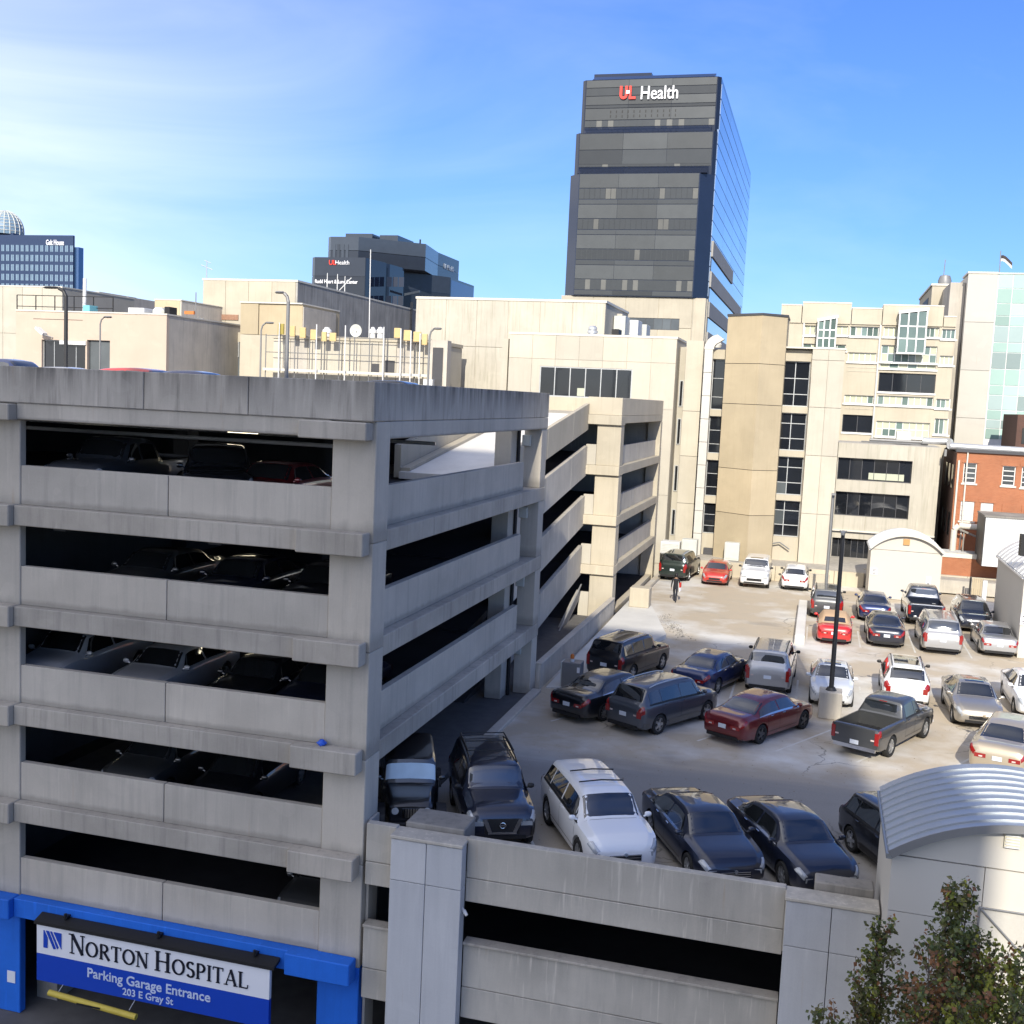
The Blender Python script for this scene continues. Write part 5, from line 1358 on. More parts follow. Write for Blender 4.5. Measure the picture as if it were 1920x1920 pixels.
poly = [(xA + 1, HYd), (xB, HYd), (xB + 1.2, HYd + 8), (xC - 1, HYd + 8), (xC, HYd + 10), (xC + 0.5, HYd + 17), (xD - 8, HYd + 22), (xD, HYd + 34), (xD, HYd + 52), (xA, HYd + 52), (xA, HYd + 1)]
zz_ = [0, 18, 22, 26, zl_ * 0.5 + 13, zl_ - 3, zl_]
zz_ = [0] + [zl_ - 3.9 * k for k in range(6, 0, -1)] + [zl_]
for i in range(len(zz_) - 1):
    MB().prism(poly, zz_[i] + 0.06, zz_[i + 1] - 0.06).build('lower_tier_storey', M_heart if i % 2 else M_heart, hc)
MB().prism([(p[0] * 0.998 - 0.1, p[1] + 0.15) for p in poly], 0, zl_ - 0.1).build('core', M_navyglass, hc)
bx('side_glass', M_heartblue, hc, xD - 0.02, xD + 0.12, HYd + 34.5, HYd + 52, 8, zl_ - 0.6)
xu0, xu1, xu2 = X_(612, 465, HYd + 12), X_(672, 465, HYd + 12), X_(804, 470, HYd + 24)
xu3 = X_(862, 490, HYd + 52)
polyu = [(xu0, HYd + 13), (xu0 + 1, HYd + 12), (xu1, HYd + 12), (xu2, HYd + 22), (xu3, HYd + 36), (xu3, HYd + 51.5), (xu0, HYd + 51.5)]
MB().prism(polyu, zl_ + 0.002, zl_ + (zu - zl_) * 0.5 - 0.05).build('upper_tier_storey', M_heart, hc)
MB().prism(polyu, zl_ + (zu - zl_) * 0.5 + 0.05, zu).build('upper_tier_storey', M_heart2, hc)
for (xa, xb, yt, Yd_) in ((648, 698, 438, HYd + 22), (712, 746, 441, HYd + 24)):
    bx('plant_screen', M_heart2, hc, X_(xa, 445, Yd_), X_(xb, 445, Yd_), Yd_, Yd_ + 10, zu + 0.002, on_y((xa + xb) / 2, yt, Yd_)[1])
mb = MB(); a = on_y(788, 449, HYd + 26); mb.tube((a[0], HYd + 26, zu - 1), (a[0], HYd + 26, a[1]), 0.2, n=6); mb.build('flue', M_black, hc)
for i in range(4):
    bx('window_strip', M_heart2, hc, xu0 + 1.6 + i * 1.0, xu0 + 2.2 + i * 1.0, HYd + 11.9, HYd + 11.99, zl_ + 0.8, zu - 1.6)
for k in range(5):
    for i in range(3): bx('window_strip', M_navyglass, hc, xB + 1.6 + 1.35 * i, xB + 2.75 + 1.35 * i, HYd + 7.86, HYd + 7.96, zl_ - 5 - 3.9 * k, zl_ - 3.0 - 3.9 * k)
for k in range(4):
    MB().add([(xC + 0.9, HYd + 17.0, zl_ - 6 - 3.9 * k), (xC + 4.2, HYd + 17.6, zl_ - 5.2 - 3.9 * k), (xC + 4.2, HYd + 17.6, zl_ - 4.7 - 3.9 * k), (xC + 0.9, HYd + 17.0, zl_ - 5.5 - 3.9 * k), (xC + 0.9, HYd + 17.3, zl_ - 6 - 3.9 * k), (xC + 4.2, HYd + 17.9, zl_ - 5.2 - 3.9 * k), (xC + 4.2, HYd + 17.9, zl_ - 4.7 - 3.9 * k), (xC + 0.9, HYd + 17.3, zl_ - 5.5 - 3.9 * k)], [(0, 1, 2, 3), (7, 6, 5, 4), (0, 4, 5, 1), (1, 5, 6, 2), (2, 6, 7, 3), (3, 7, 4, 0)]).build('balcony_rail', M_heart2, hc)
a = on_y(617, 496, HYd)
text(hc, 'UL', (a[0], HYd - 0.15, a[1] - 0.05), 1.35, M_redsign, ext=0.05, bold=0.03)
a = on_y(628, 495, HYd); text(hc, 'Health', (a[0] + 0.1, HYd - 0.15, a[1] - 0.1), 1.2, M_white, ext=0.05)
a = on_y(591, 528, HYd); text(hc, 'Rudd Heart & Lung Center', (a[0], HYd - 0.15, a[1] - 0.3), 1.08, M_white, ext=0.05, bold=0.015, sx=0.80)
lit = plain('faint_side_lettering', (0.30, 0.36, 0.45), 0.5)
text(hc, 'UL Health', (xu3 + 0.1, HYd + 40, zu - 3.2), 1.8, lit, rot=(R(90), 0, R(90)), ext=0.05)
text(hc, 'Rudd Heart & Lung', (xD + 0.2, HYd + 40, zl_ - 8.5), 1.5, lit, rot=(R(90), 0, R(90)), ext=0.05)

# --- blue hotel tower with a dome beyond
GYd = 480.0
gh = thing('hotel_tower', 'navy gridded hotel tower with a pale sign at the far left', 'building', (-190, GYd, 0))
M_hotel = plain('navy_cladding', (0.020, 0.040, 0.095), 0.5)
M_hotelpane = glass('hotel_window', (0.16, 0.24, 0.32), 0.1, 0.5, 0.3)
q = frect(-60, 445, 137, 560, GYd)
zt = on_y(90, 441, GYd)[1]
bx('wall', M_hotel, gh, q[0], q[1], GYd, GYd + 1.2, -6, zt)
bx('side_glass', M_heartblue, gh, q[0], q[1] + 2.2, GYd + 1.25, GYd + 5, -6, zt - 5.5)
pm_ = MB(); cw_ = (px(137, 500, GYd)[0] - px(0, 500, GYd)[0]) / 14.9
for i in range(-7, 15):
    for k in range(8):
        x = px(0, 500, GYd)[0] + (i + 0.3) * cw_
        pm_.box(x, x + cw_ * 0.26, GYd - 0.06, GYd - 0.004, zt - 8.0 - 4.75 * k, zt - 4.9 - 4.75 * k)
        pm_.box(x + cw_ * 0.32, x + cw_ * 0.58, GYd - 0.06, GYd - 0.004, zt - 8.0 - 4.75 * k, zt - 4.9 - 4.75 * k)
props(pm_.build('window_pane', M_hotelpane, gh), kind='stuff')
a = on_y(87, 457, GYd); text(gh, 'Galt House', (a[0], GYd - 0.3, a[1] - 0.6), 3.6, M_white, ext=0.12, bold=0.06, sx=0.62)
dm = thing('glass_dome', 'ribbed glass dome showing above the navy hotel tower', 'dome', (-230, 520, 60))
c = on_y(10, 434, 520); rad = abs(px(37, 430, 520)[0] - c[0])
mb = MB(); prof = [(rad * math.cos(R(a_)), rad * 1.18 * math.sin(R(a_))) for a_ in range(-10, 91, 10)]
mb.lathe(prof, (c[0], 520, c[1]), 32); mb.build('dome_shell', M_hotelpane, dm)
mb = MB()
for i in range(20):
    a_ = 2 * math.pi * i / 20
    mb.path([(c[0] + r_ * 1.01 * math.cos(a_), 520 + r_ * 1.01 * math.sin(a_), c[1] + h_ * 1.01) for r_, h_ in prof], 0.28, 5)
for r_, h_ in prof[1:-1]:
    mb.path([(c[0] + r_ * 1.01 * math.cos(2 * math.pi * i / 24), 520 + r_ * 1.01 * math.sin(2 * math.pi * i / 24), c[1] + h_ * 1.01) for i in range(25)], 0.2, 4)
mb.build('rib', M_acgrey, dm)
bx('base', M_hotel, dm, c[0] - rad, c[0] + rad, 515, 530, -6, c[1] - 1.5)

# ================================================================== ARCHED SHEDS (stair heads)
def shed(label, X0, X1, Yf, Yb, ze, rise, zb, roofm, wallm, strip, ov=0.28, signs=True, extra=None):
    s = thing('arched_shed', label, 'shed', ((X0 + X1) / 2, (Yf + Yb) / 2, zb))
    w = X1 - X0; Rr = (w * w / 4 + rise * rise) / (2 * rise); cx_, cz = (X0 + X1) / 2, ze + rise - Rr
    half = math.asin(w / 2 / Rr)
    def arc(r_, n=20, e=0.0): return [(cx_ + r_ * math.sin(-half - e + 2 * (half + e) * i / n), cz + r_ * math.cos(-half - e + 2 * (half + e) * i / n)) for i in range(n + 1)]
    xm = X0 + w * 0.335; zsp = [zb, zb + (ze - zb) * 0.5, ze - 1.35, ze - 0.12] if zb < -2 else [zb, ze - 0.12]
    for a, b in ((X0, xm - 0.008), (xm + 0.008, X1)) if zb < -2 else ((X0, X1),):
        for i in range(len(zsp) - 1): bx('wall_panel', wallm, s, a, b, Yf, Yf + 0.12, zsp[i] + 0.008, zsp[i + 1] - 0.008)
    gp = [(X1, ze - 0.10), *[(x, z) for x, z in arc(Rr - 0.02)][::-1], (X0, ze - 0.10)]
    MB().ext_y(gp[::-1], Yf + 0.002, Yf + 0.12).build('gable_panel', wallm, s)
    bx('side_wall', wallm, s, X0, X0 + 0.12, Yf + 0.121, Yb, zb, ze - 0.02)
    bx('side_wall', wallm, s, X1 - 0.12, X1, Yf + 0.121, Yb, zb, ze - 0.02)
    MB().ext_y(gp[::-1], Yb - 0.12, Yb).build('gable_panel', wallm, s); bx('rear_wall', wallm, s, X0 + 0.121, X1 - 0.121, Yb - 0.12, Yb, zb, ze - 0.101)
    n = max(3, int((Yb - Yf + 2 * ov) / strip)); y = Yf - ov; d = (Yb - Yf + 2 * ov) / n
    e = ov * 0.25 / Rr
    for j in range(n):
        mb = MB(); lo, hi = arc(Rr + 0.01, 20, e), arc(Rr + 0.04, 20, e); hh = arc(Rr + 0.075, 20, e)
        y0, y1 = y + j * d, y + (j + 1) * d - 0.004
        prof = [(y0, lo), (y0, hh), (y0 + 0.06, hh), (y0 + 0.09, hi), (y1, hi), (y1, lo)]
        for (ya_, A), (yb_, B) in zip(prof, prof[1:] + prof[:1]):
            for i in range(20): mb.add([(A[i][0], ya_, A[i][1]), (A[i + 1][0], ya_, A[i + 1][1]), (B[i + 1][0], yb_, B[i + 1][1]), (B[i][0], yb_, B[i][1])], [(0, 1, 2, 3)])
        mb.build('roof_sheet', roofm, s, smooth=30)
    lo = arc(Rr - 0.06, 20, e)
    mb = MB(); hi = arc(Rr + 0.11, 20, e)
    mb.ext_y((lo + hi[::-1])[::-1], Yf - ov - 0.03, Yf - ov - 0.003); mb.build('fascia', M_polegrey if roofm is M_shedroof else M_coping, s)
    for X in (X0, X1): bx('gutter', roofm, s, X - 0.13 if X == X0 else X + 0.01, X - 0.01 if X == X0 else X + 0.13, Yf - ov * .5, Yb + ov * .5, ze - 0.17, ze - 0.06)
    return s, cx_
s1, c1 = shed('large arched shed with blue grey ribbed metal roof at the front corner of the deck', 2.10, 7.6, 24.3, 28.1, 2.88, 0.88, STREET, M_shedroof, M_shed, 0.40)
M_vent = plain('cream_grille', (0.58, 0.54, 0.42), 0.7)
q = frect(1883, 1557, 1914, 1590, 24.28)
vb = bx('gable_vent', M_vent, s1, q[0], q[1], 24.24, 24.297, q[2], q[3])
for k in range(6): bx('slat', M_whitemetal, vb, q[0] + .02, q[1] - .02, 24.215, 24.238, q[2] + (q[3] - q[2]) * (k + .15) / 6, q[2] + (q[3] - q[2]) * (k + .6) / 6)
q = frect(1829, 1712, 1990, 1850, 24.25)
pn = bx('braced_panel', M_whitewall, s1, q[0], q[1], 24.26, 24.297, q[2], q[3])
fr = MB()
for a, b in (((q[0], q[2]), (q[0], q[3])), ((q[0], q[3]), (q[1], q[3])), ((q[1], q[2]), (q[1], q[3])), ((q[0], q[3]), (q[1], q[2])), ((q[0], q[2]), (q[1], q[3]))):
    fr.tube((a[0], 24.235, a[1]), (b[0], 24.235, b[1]), 0.025, n=6)
fr.build('brace', M_polegrey, pn)
s2, c2 = shed('small cream arched shed with white metal roof near the back wall of the deck', 3.72, 8.12, 76.3, 80.2, 3.35, 0.95, 0.02, M_whiteroof, M_shed, 0.8)
q = frect(1694, 1011, 1706, 1022, 76.25); bx('gable_vent', plain('orange_vent', (0.50, 0.27, 0.10), 0.6), s2, q[0], q[1], 76.2, 76.297, q[2], q[3])
def notice(par, rect, Y, rows_):
    q = frect(*rect, Y); b_ = bx('notice_sign', M_white, par, q[0], q[1], Y - 0.05, Y - 0.003, q[2], q[3])
    mb = MB(); h_ = (q[3] - q[2]) / (2 * rows_ + 1)
    for i in range(rows_): mb.box(q[0] + 0.08 * (1 if i % 2 else 1.6), q[1] - 0.08 * (1 if i % 2 else 1.6), Y - 0.056, Y - 0.0505, q[2] + h_ * (2 * i + 1), q[2] + h_ * (2 * i + 1.8))
    mb.build('sign_print', M_black, b_)
notice(s2, (1632, 1065, 1645, 1077), 76.3, 4); notice(s2, (1736, 1081, 1745, 1100), 76.3, 5)
s3, c3 = shed('arched shed with white ribbed roof cut off by the right edge of the picture', 10.45, 15.2, 60.9, 69.6, 4.25, 1.1, 0.0, M_whiteroof, M_shed, 0.9)
notice(s3, (1913, 1152, 1925, 1172), 60.9, 4)
lamp = bx('roof_lamp', M_black, s3, *[v for v in (on_y(1914, 990, 62.5)[0], on_y(1935, 990, 62.5)[0])], 62.0, 62.6, 5.1, 6.2)
# ================================================================== VEHICLES
def pchip(xk, yk, x):
    xk, yk = np.asarray(xk, float), np.asarray(yk, float)
    h = np.diff(xk); d = np.diff(yk) / h
    m = np.zeros_like(yk); m[0], m[-1] = d[0], d[-1]
    for i in range(1, len(yk) - 1):
        if d[i - 1] * d[i] > 0:
            w1, w2 = 2 * h[i] + h[i - 1], h[i] + 2 * h[i - 1]
            m[i] = (w1 + w2) / (w1 / d[i - 1] + w2 / d[i])
    i = np.clip(np.searchsorted(xk, x) - 1, 0, len(h) - 1)
    t = (x - xk[i]) / h[i]
    return ((1 + 2 * t) * (1 - t) ** 2 * yk[i] + t * (1 - t) ** 2 * h[i] * m[i] + t * t * (3 - 2 * t) * yk[i + 1] + t * t * (t - 1) * h[i] * m[i + 1])
# fraction from rear (0) to front (1): top line, shoulder line (x height), plan width (x half width), roof-edge width
KIND = {
 'sedan': dict(f=[0, .012, .045, .10, .165, .30, .40, .55, .625, .745, .80, .90, .955, .985, 1.0],
    zt=[.53, .63, .70, .715, .72, .925, .985, 1.0, .965, .70, .675, .63, .575, .51, .41],
    zs=[.50, .57, .635, .65, .655, .665, .665, .655, .65, .635, .62, .585, .535, .47, .38],
    w=[.74, .86, .94, .97, .985, 1, 1, 1, 1, .99, .98, .95, .90, .82, .68],
    wr=[.78, .78, .78, .78, .77, .66, .64, .64, .66, .78, .80, .80, .78, .76, .74],
    head=.62, cowl=.745, rear=(.17, .31), side=[(.20, .45), (.468, .725)], fo=.185, ro=.225, door=[.30, .46, .70]),
 'boxsedan': dict(f=[0, .010, .03, .10, .19, .285, .36, .52, .60, .705, .75, .92, .97, .99, 1.0],
    zt=[.56, .66, .705, .72, .725, .95, .99, 1.0, .97, .70, .685, .63, .58, .52, .44],
    zs=[.52, .60, .65, .66, .665, .665, .66, .655, .65, .64, .63, .59, .545, .49, .42],
    w=[.86, .93, .97, .99, 1, 1, 1, 1, 1, 1, .99, .96, .93, .88, .80],
    wr=[.82, .82, .82, .82, .80, .70, .69, .69, .70, .80, .82, .82, .80, .78, .76],
    head=.60, cowl=.705, rear=(.195, .283), side=[(.215, .43), (.448, .69)], fo=.18, ro=.22, door=[.28, .44, .67]),
 'hatch': dict(f=[0, .015, .05, .10, .18, .30, .50, .60, .655, .78, .82, .91, .955, .985, 1.0],
    zt=[.52, .63, .70, .80, .93, .975, 1.0, .985, .955, .69, .665, .625, .57, .50, .40],
    zs=[.50, .58, .64, .65, .66, .655, .645, .64, .635, .62, .61, .58, .53, .46, .38],
    w=[.78, .88, .95, .97, .99, 1, 1, 1, 1, .99, .98, .94, .89, .81, .66],
    wr=[.76, .76, .74, .70, .67, .66, .66, .66, .68, .78, .79, .79, .77, .75, .72],
    head=.65, cowl=.78, rear=(.055, .17), side=[(.13, .43), (.448, .755)], fo=.19, ro=.175, door=[.24, .44, .73]),
 'crossover': dict(f=[0, .012, .035, .07, .115, .25, .45, .60, .665, .775, .82, .92, .96, .985, 1.0],
    zt=[.54, .64, .69, .83, .955, .985, 1.0, .985, .955, .685, .66, .62, .57, .50, .42],
    zs=[.52, .59, .625, .635, .64, .64, .63, .62, .615, .61, .60, .57, .53, .47, .40],
    w=[.78, .88, .94, .965, .98, 1, 1, 1, 1, .99, .985, .95, .90, .82, .68],
    wr=[.77, .77, .76, .72, .69, .68, .68, .68, .69, .77, .79, .79, .77, .75, .72],
    head=.66, cowl=.775, rear=(.038, .108), side=[(.09, .215), (.23, .45), (.467, .755)], fo=.19, ro=.20, door=[.225, .46, .735]),
 'boxsuv': dict(f=[0, .010, .025, .045, .07, .20, .45, .58, .635, .715, .76, .93, .97, .99, 1.0],
    zt=[.57, .66, .71, .86, .975, .99, 1.0, .99, .965, .68, .665, .63, .59, .53, .46],
    zs=[.54, .60, .63, .64, .64, .64, .635, .63, .625, .62, .61, .585, .55, .50, .44],
    w=[.86, .93, .97, .98, .99, 1, 1, 1, 1, 1, .99, .97, .94, .89, .80],
    wr=[.80, .80, .79, .76, .745, .74, .74, .74, .745, .80, .82, .82, .80, .78, .76],
    head=.63, cowl=.715, rear=(.027, .064), side=[(.06, .215), (.23, .43), (.447, .70)], fo=.175, ro=.215, door=[.22, .44, .69]),
 'minivan': dict(f=[0, .010, .03, .055, .085, .20, .45, .62, .70, .835, .87, .94, .97, .99, 1.0],
    zt=[.52, .60, .66, .84, .965, .985, 1.0, .985, .95, .66, .635, .58, .54, .48, .40],
    zs=[.50, .56, .59, .595, .60, .60, .595, .59, .58, .565, .555, .53, .50, .45, .38],
    w=[.86, .92, .96, .975, .985, 1, 1, 1, 1, .98, .97, .92, .88, .80, .68],
    wr=[.80, .80, .79, .75, .73, .72, .72, .72, .73, .78, .79, .79, .77, .75, .72],
    head=.695, cowl=.835, rear=(.033, .08), side=[(.07, .24), (.255, .485), (.50, .80)], fo=.175, ro=.20, door=[.25, .49, .74]),
 'pickup': dict(f=[0, .006, .02, .20, .405, .412, .44, .50, .62, .67, .755, .80, .93, .965, .99, 1.0],
    zt=[.60, .655, .665, .665, .665, .70, .955, .99, 1.0, .965, .69, .675, .635, .59, .53, .45],
    zs=[.58, .63, .64, .64, .64, .64, .64, .64, .635, .63, .625, .615, .59, .555, .50, .43],
    w=[.94, .97, .98, 1, 1, 1, 1, 1, 1, 1, .99, .985, .96, .93, .88, .80],
    wr=[.90, .92, .93, .93, .92, .84, .73, .72, .72, .73, .79, .82, .82, .80, .78, .76],
    head=.665, cowl=.755, rear=(.414, .438), side=[(.445, .585), (.60, .735)], fo=.175, ro=.215, door=[.435, .595, .735], bed=(.025, .395)),
 'offroader': dict(f=[0, .012, .03, .05, .10, .40, .60, .645, .695, .72, .95, .975, .99, 1.0],
    zt=[.60, .66, .80, .94, .985, 1.0, .99, .975, .66, .645, .615, .60, .58, .56],
    zs=[.56, .60, .62, .62, .62, .62, .62, .62, .615, .60, .575, .565, .555, .54],
    w=[.80, .82, .83, .84, .84, .84, .84, .83, .80, .72, .62, .61, .60, .58],
    wr=[.88, .88, .86, .83, .82, .82, .82, .83, .88, .88, .88, .88, .88, .88],
    head=.645, cowl=.695, rear=(.02, .048), side=[(.08, .27), (.29, .47), (.49, .68)], fo=.13, ro=.19, door=[.28, .48, .68]),
}
G_car = None
def car_glass(name, c):
    m, t, b = _mat(name)
    b.inputs['Base Color'].default_value = (*c, 1); b.inputs['Roughness'].default_value = 0.03
    b.inputs['Specular IOR Level'].default_value = 1.0; b.inputs['Coat Weight'].default_value = 1.0; b.inputs['Coat IOR'].default_value = 1.7; b.inputs['Coat Roughness'].default_value = 0.02
    n1 = noise(t, position(t), 1.2, 3)
    t.links.new(mixrgb(t, n1, scl(c, 0.5), scl(c, 1.6)), b.inputs['Base Color'])
    return m
M_carglass = car_glass('car_glass', (0.012, 0.014, 0.016))
M_tyre = plain('tyre_rubber', (0.018, 0.018, 0.018), 0.85)
M_rim = plain('alloy_rim', (0.50, 0.51, 0.52), 0.3, 0.8)
M_rimdark = plain('dark_alloy_rim', (0.10, 0.10, 0.105), 0.35, 0.7)
M_trim = plain('black_car_trim', (0.015, 0.015, 0.016), 0.5)
M_chrome = plain('chrome', (0.75, 0.76, 0.78), 0.12, 1.0)
M_lamp = car_glass('headlamp_glass', (0.30, 0.32, 0.34))
M_tail = paint('tail_lamp_red', (0.26, 0.010, 0.008), 0.0, 0.2)
M_taillight = paint('tail_lamp_clear', (0.62, 0.50, 0.46), 0.0, 0.2)
M_amber = paint('indicator_amber', (0.6, 0.18, 0.02), 0.0, 0.2)
M_plate = plain('licence_plate', (0.62, 0.66, 0.72), 0.5, var=0.2, scale=20)
M_gapdark = plain('door_gap_and_rim_shade', (0.008, 0.008, 0.008), 0.8)  # dark door gaps, and the shade painted behind wheel spokes

class Loft:
    def __init__(s, kind, L, W, H, zb=0.19):
        k = KIND[kind]; s.k = k; s.L, s.W, s.H, s.zb = L, W, H, zb
    def sec(s, f):
        k = s.k; H, hw = s.H, s.W / 2
        fk = k['f']
        zt = float(pchip(fk, k['zt'], np.array([f]))[0]) * H; zs = float(pchip(fk, k['zs'], np.array([f]))[0]) * H
        w = float(pchip(fk, k['w'], np.array([f]))[0]) * hw; wr = float(pchip(fk, k['wr'], np.array([f]))[0]) * w
        zt = max(zt, zs + 0.012)
        e = min(f, 1 - f)
        zb = s.zb + 0.10 * max(0, 1 - e / 0.05) + (0.04 if e < 0.13 else 0)
        dz = zt - zs; cr = min(0.05 * H * 0.9, dz * 0.35)
        y = (f - 0.5) * s.L
        P = [(0, zb), (.80 * w, zb), (.955 * w, zb + .05), (.985 * w, zb + .16 * (zs - zb) + 0.03), (1.0 * w, zb + .5 * (zs - zb)), (.995 * w, zs - .055 * H), (.965 * w, zs),
             (wr + min(0.03, dz * .2), zt - cr - 0.012), (wr * .975, zt - cr * .55), (wr * .90, zt - cr * .2), (wr * .5, zt - 0.002), (0, zt + 0.004 * H)]
        return y, P
    NP = 12
    def pt(s, f, t, side=1):
        y, P = s.sec(f)
        i = min(int(t), len(P) - 2); u = t - i
        return Vector((side * (P[i][0] * (1 - u) + P[i + 1][0] * u), y, P[i][1] * (1 - u) + P[i + 1][1] * u))
    def nrm(s, f, t, side=1):
        e = 0.004
        a = s.pt(min(1, f + e), t, side) - s.pt(max(0, f - e), t, side)
        b = s.pt(f, min(10.999, t + 0.05), side) - s.pt(f, max(0, t - 0.05), side)
        n = a.cross(b) if side > 0 else b.cross(a)
        n = n.normalized() if n.length > 1e-9 else Vector((0, 0, 1))
        return n
    def patch(s, mb, f0, f1, t0, t1, side, off=0.006, nf=6, nt=3, f0b=None, f1b=None, mi=0):
        """panel lying on the body; f0b/f1b slant its ends"""
        vs_, fs = [], []
        for j in range(nt + 1):
            v = j / nt; t = t0 + (t1 - t0) * v
            a = f0 + ((f0b if f0b is not None else f0) - f0) * v; b = f1 + ((f1b if f1b is not None else f1) - f1) * v
            for i in range(nf + 1):
                f = a + (b - a) * i / nf
                vs_.append(s.pt(f, t, side) + s.nrm(f, t, side) * off)
        for j in range(nt):
            for i in range(nf):
                q = (j * (nf + 1) + i, j * (nf + 1) + i + 1, (j + 1) * (nf + 1) + i + 1, (j + 1) * (nf + 1) + i)
                fs.append(q if side > 0 else q[::-1])
        mb.add(vs_, fs, mi); return mb
    def screen(s, mb, f0, f1, t0=7.55, off=0.006, nf=5, nq=8, inset=0.0):
        """windscreen or rear window across the car"""
        vs_, fs = [], []
        for i in range(nf + 1):
            f = f0 + (f1 - f0) * i / nf
            for q in range(nq + 1):
                c = -1 + 2 * q / nq; t = 11 - (11 - t0) * abs(c); sd = -1 if c < 0 else 1
                vs_.append(s.pt(f, min(t, 10.999), sd) + s.nrm(f, min(t, 10.9), sd) * off)
        for i in range(nf):
            for q in range(nq):
                fs.append((i * (nq + 1) + q, i * (nq + 1) + q + 1, (i + 1) * (nq + 1) + q + 1, (i + 1) * (nq + 1) + q))
        mb.add(vs_, fs); return mb

BODY, WHEEL = {}, {}
def body_mesh(kind, L, W, H, zb, R_, yf, yr):
    key = (kind, L, W, H, zb, R_)
    if key in BODY: return BODY[key]
    lf = Loft(kind, L, W, H, zb)
    fs_ = sorted(set([round(x, 4) for x in lf.k['f']] + [round(x, 4) for x in np.linspace(0, 1, 45)]))
    fs_ = [f for i, f in enumerate(fs_) if i == 0 or f - fs_[i - 1] > 0.0035 or f in lf.k['f']]
    rings = []
    for f in fs_:
        y, P = lf.sec(f)
        ring = [(p[0], y, p[1]) for p in P] + [(-p[0], y, p[1]) for p in P[-2:0:-1]]
        rings.append(ring)
    n = len(rings[0]); mb = MB()
    vs_ = [p for r in rings for p in r]
    faces = [(i * n + j, i * n + (j + 1) % n, (i + 1) * n + (j + 1) % n, (i + 1) * n + j) for i in range(len(rings) - 1) for j in range(n)]
    faces += [tuple(range(n - 1, -1, -1)), tuple((len(rings) - 1) * n + j for j in range(n))]
    faces = [f[::-1] for f in faces]
    mb.add(vs_, faces)
    me = bpy.data.meshes.new('body'); me.from_pydata([tuple(v) for v in mb.v], [], mb.f)
    bm_ = bmesh.new(); bm_.from_mesh(me); bmesh.ops.recalc_face_normals(bm_, faces=bm_.faces); bm_.to_mesh(me); bm_.free()
    tmp = bpy.data.objects.new('tmp_body', me); COL.objects.link(tmp)
    cut = MB()
    for yc in (yf, yr):
        for sd in (-1, 1):
            cut.tube((sd * W / 2 * 0.60, yc, R_), (sd * W / 2 * 1.2, yc, R_), R_ * 1.15, n=26)
    if 'bed' in lf.k:
        a, b = lf.k['bed']; cut.box(-W / 2 * .86, W / 2 * .86, (a - .5) * L, (b - .5) * L, H * .38, H * .80)
    cm = bpy.data.meshes.new('cut'); cm.from_pydata([tuple(v) for v in cut.v], [], cut.f)
    bm_ = bmesh.new(); bm_.from_mesh(cm); bmesh.ops.recalc_face_normals(bm_, faces=bm_.faces); bm_.to_mesh(cm); bm_.free()
    co = bpy.data.objects.new('tmp_cut', cm); COL.objects.link(co)
    md = tmp.modifiers.new('b', 'BOOLEAN'); md.object = co; md.operation = 'DIFFERENCE'; md.solver = 'EXACT'
    dg = bpy.context.evaluated_depsgraph_get()
    new = bpy.data.meshes.new_from_object(tmp.evaluated_get(dg))
    bpy.data.objects.remove(tmp); bpy.data.objects.remove(co)
    new.name = 'body'
    new.polygons.foreach_set('use_smooth', [True] * len(new.polygons)); new.set_sharp_from_angle(angle=R(33))
    new.materials.clear(); new.materials.append(M_trim)
    BODY[key] = (new, lf)
    return BODY[key]
def wheel_meshes(R_, wd, style):
    key = (round(R_, 3), wd, style)
    if key in WHEEL: return WHEEL[key]
    t = MB(); h = wd / 2; r0 = R_ * 0.66
    t.lathe([(r0, -h * .8), (r0 + .02, -h), (R_ * .93, -h), (R_, -h * .72), (R_, h * .72), (R_ * .93, h), (r0 + .02, h), (r0, h * .8)], n=28, axis='x')
    tm = bpy.data.meshes.new('wheel'); tm.from_pydata(t.v, [], t.f); tm.materials.append(M_tyre)
    tm.polygons.foreach_set('use_smooth', [True] * len(tm.polygons)); tm.set_sharp_from_angle(angle=R(50))
    r = MB()
    r.lathe([(r0, -h * .8), (r0, h * .78), (r0 * .93, h * .80), (r0 * .90, h * .45), (0.0, h * .30)], n=24, axis='x')
    ns = {0: 5, 1: 7, 2: 10}[style]
    for i in range(ns):
        a = 2 * math.pi * i / ns
        d = Vector((0, math.cos(a), math.sin(a))); e = Vector((0, -math.sin(a), math.cos(a)))
        w0, w1 = (0.055, 0.042) if style == 0 else (0.036, 0.026) if style == 1 else (0.022, 0.018)
        q = [d * .05 + e * w0, d * .05 - e * w0, d * r0 * .95 - e * w1, d * r0 * .95 + e * w1]
        vs_ = [(h * .46, p.y, p.z) for p in q] + [(h * (.86 if k < 2 else .82), p.y, p.z) for k, p in enumerate(q)]
        r.add(vs_, [(0, 1, 2, 3), (7, 6, 5, 4), (0, 4, 5, 1), (1, 5, 6, 2), (2, 6, 7, 3), (3, 7, 4, 0)])
    r.lathe([(0.0, h * .92), (.05, h * .92), (.062, h * .8), (.062, h * .4)], n=12, axis='x')
    rm = bpy.data.meshes.new('rim'); rm.from_pydata([tuple(v) for v in r.v], [], r.f); rm.materials.append(M_rim)
    bm_ = bmesh.new(); bm_.from_mesh(rm); bmesh.ops.recalc_face_normals(bm_, faces=bm_.faces); bm_.to_mesh(rm); bm_.free()
    rm.materials.append(M_gapdark)
    for p in rm.polygons:       # shade in the hollow behind the spokes is painted dark
        c = p.center
        if abs(c.x) < h * .60 and p.area > 0.0004 and math.hypot(c.y, c.z) < r0 * .905 and math.hypot(c.y, c.z) > .07: p.material_index = 1
    WHEEL[key] = (tm, rm); return WHEEL[key]

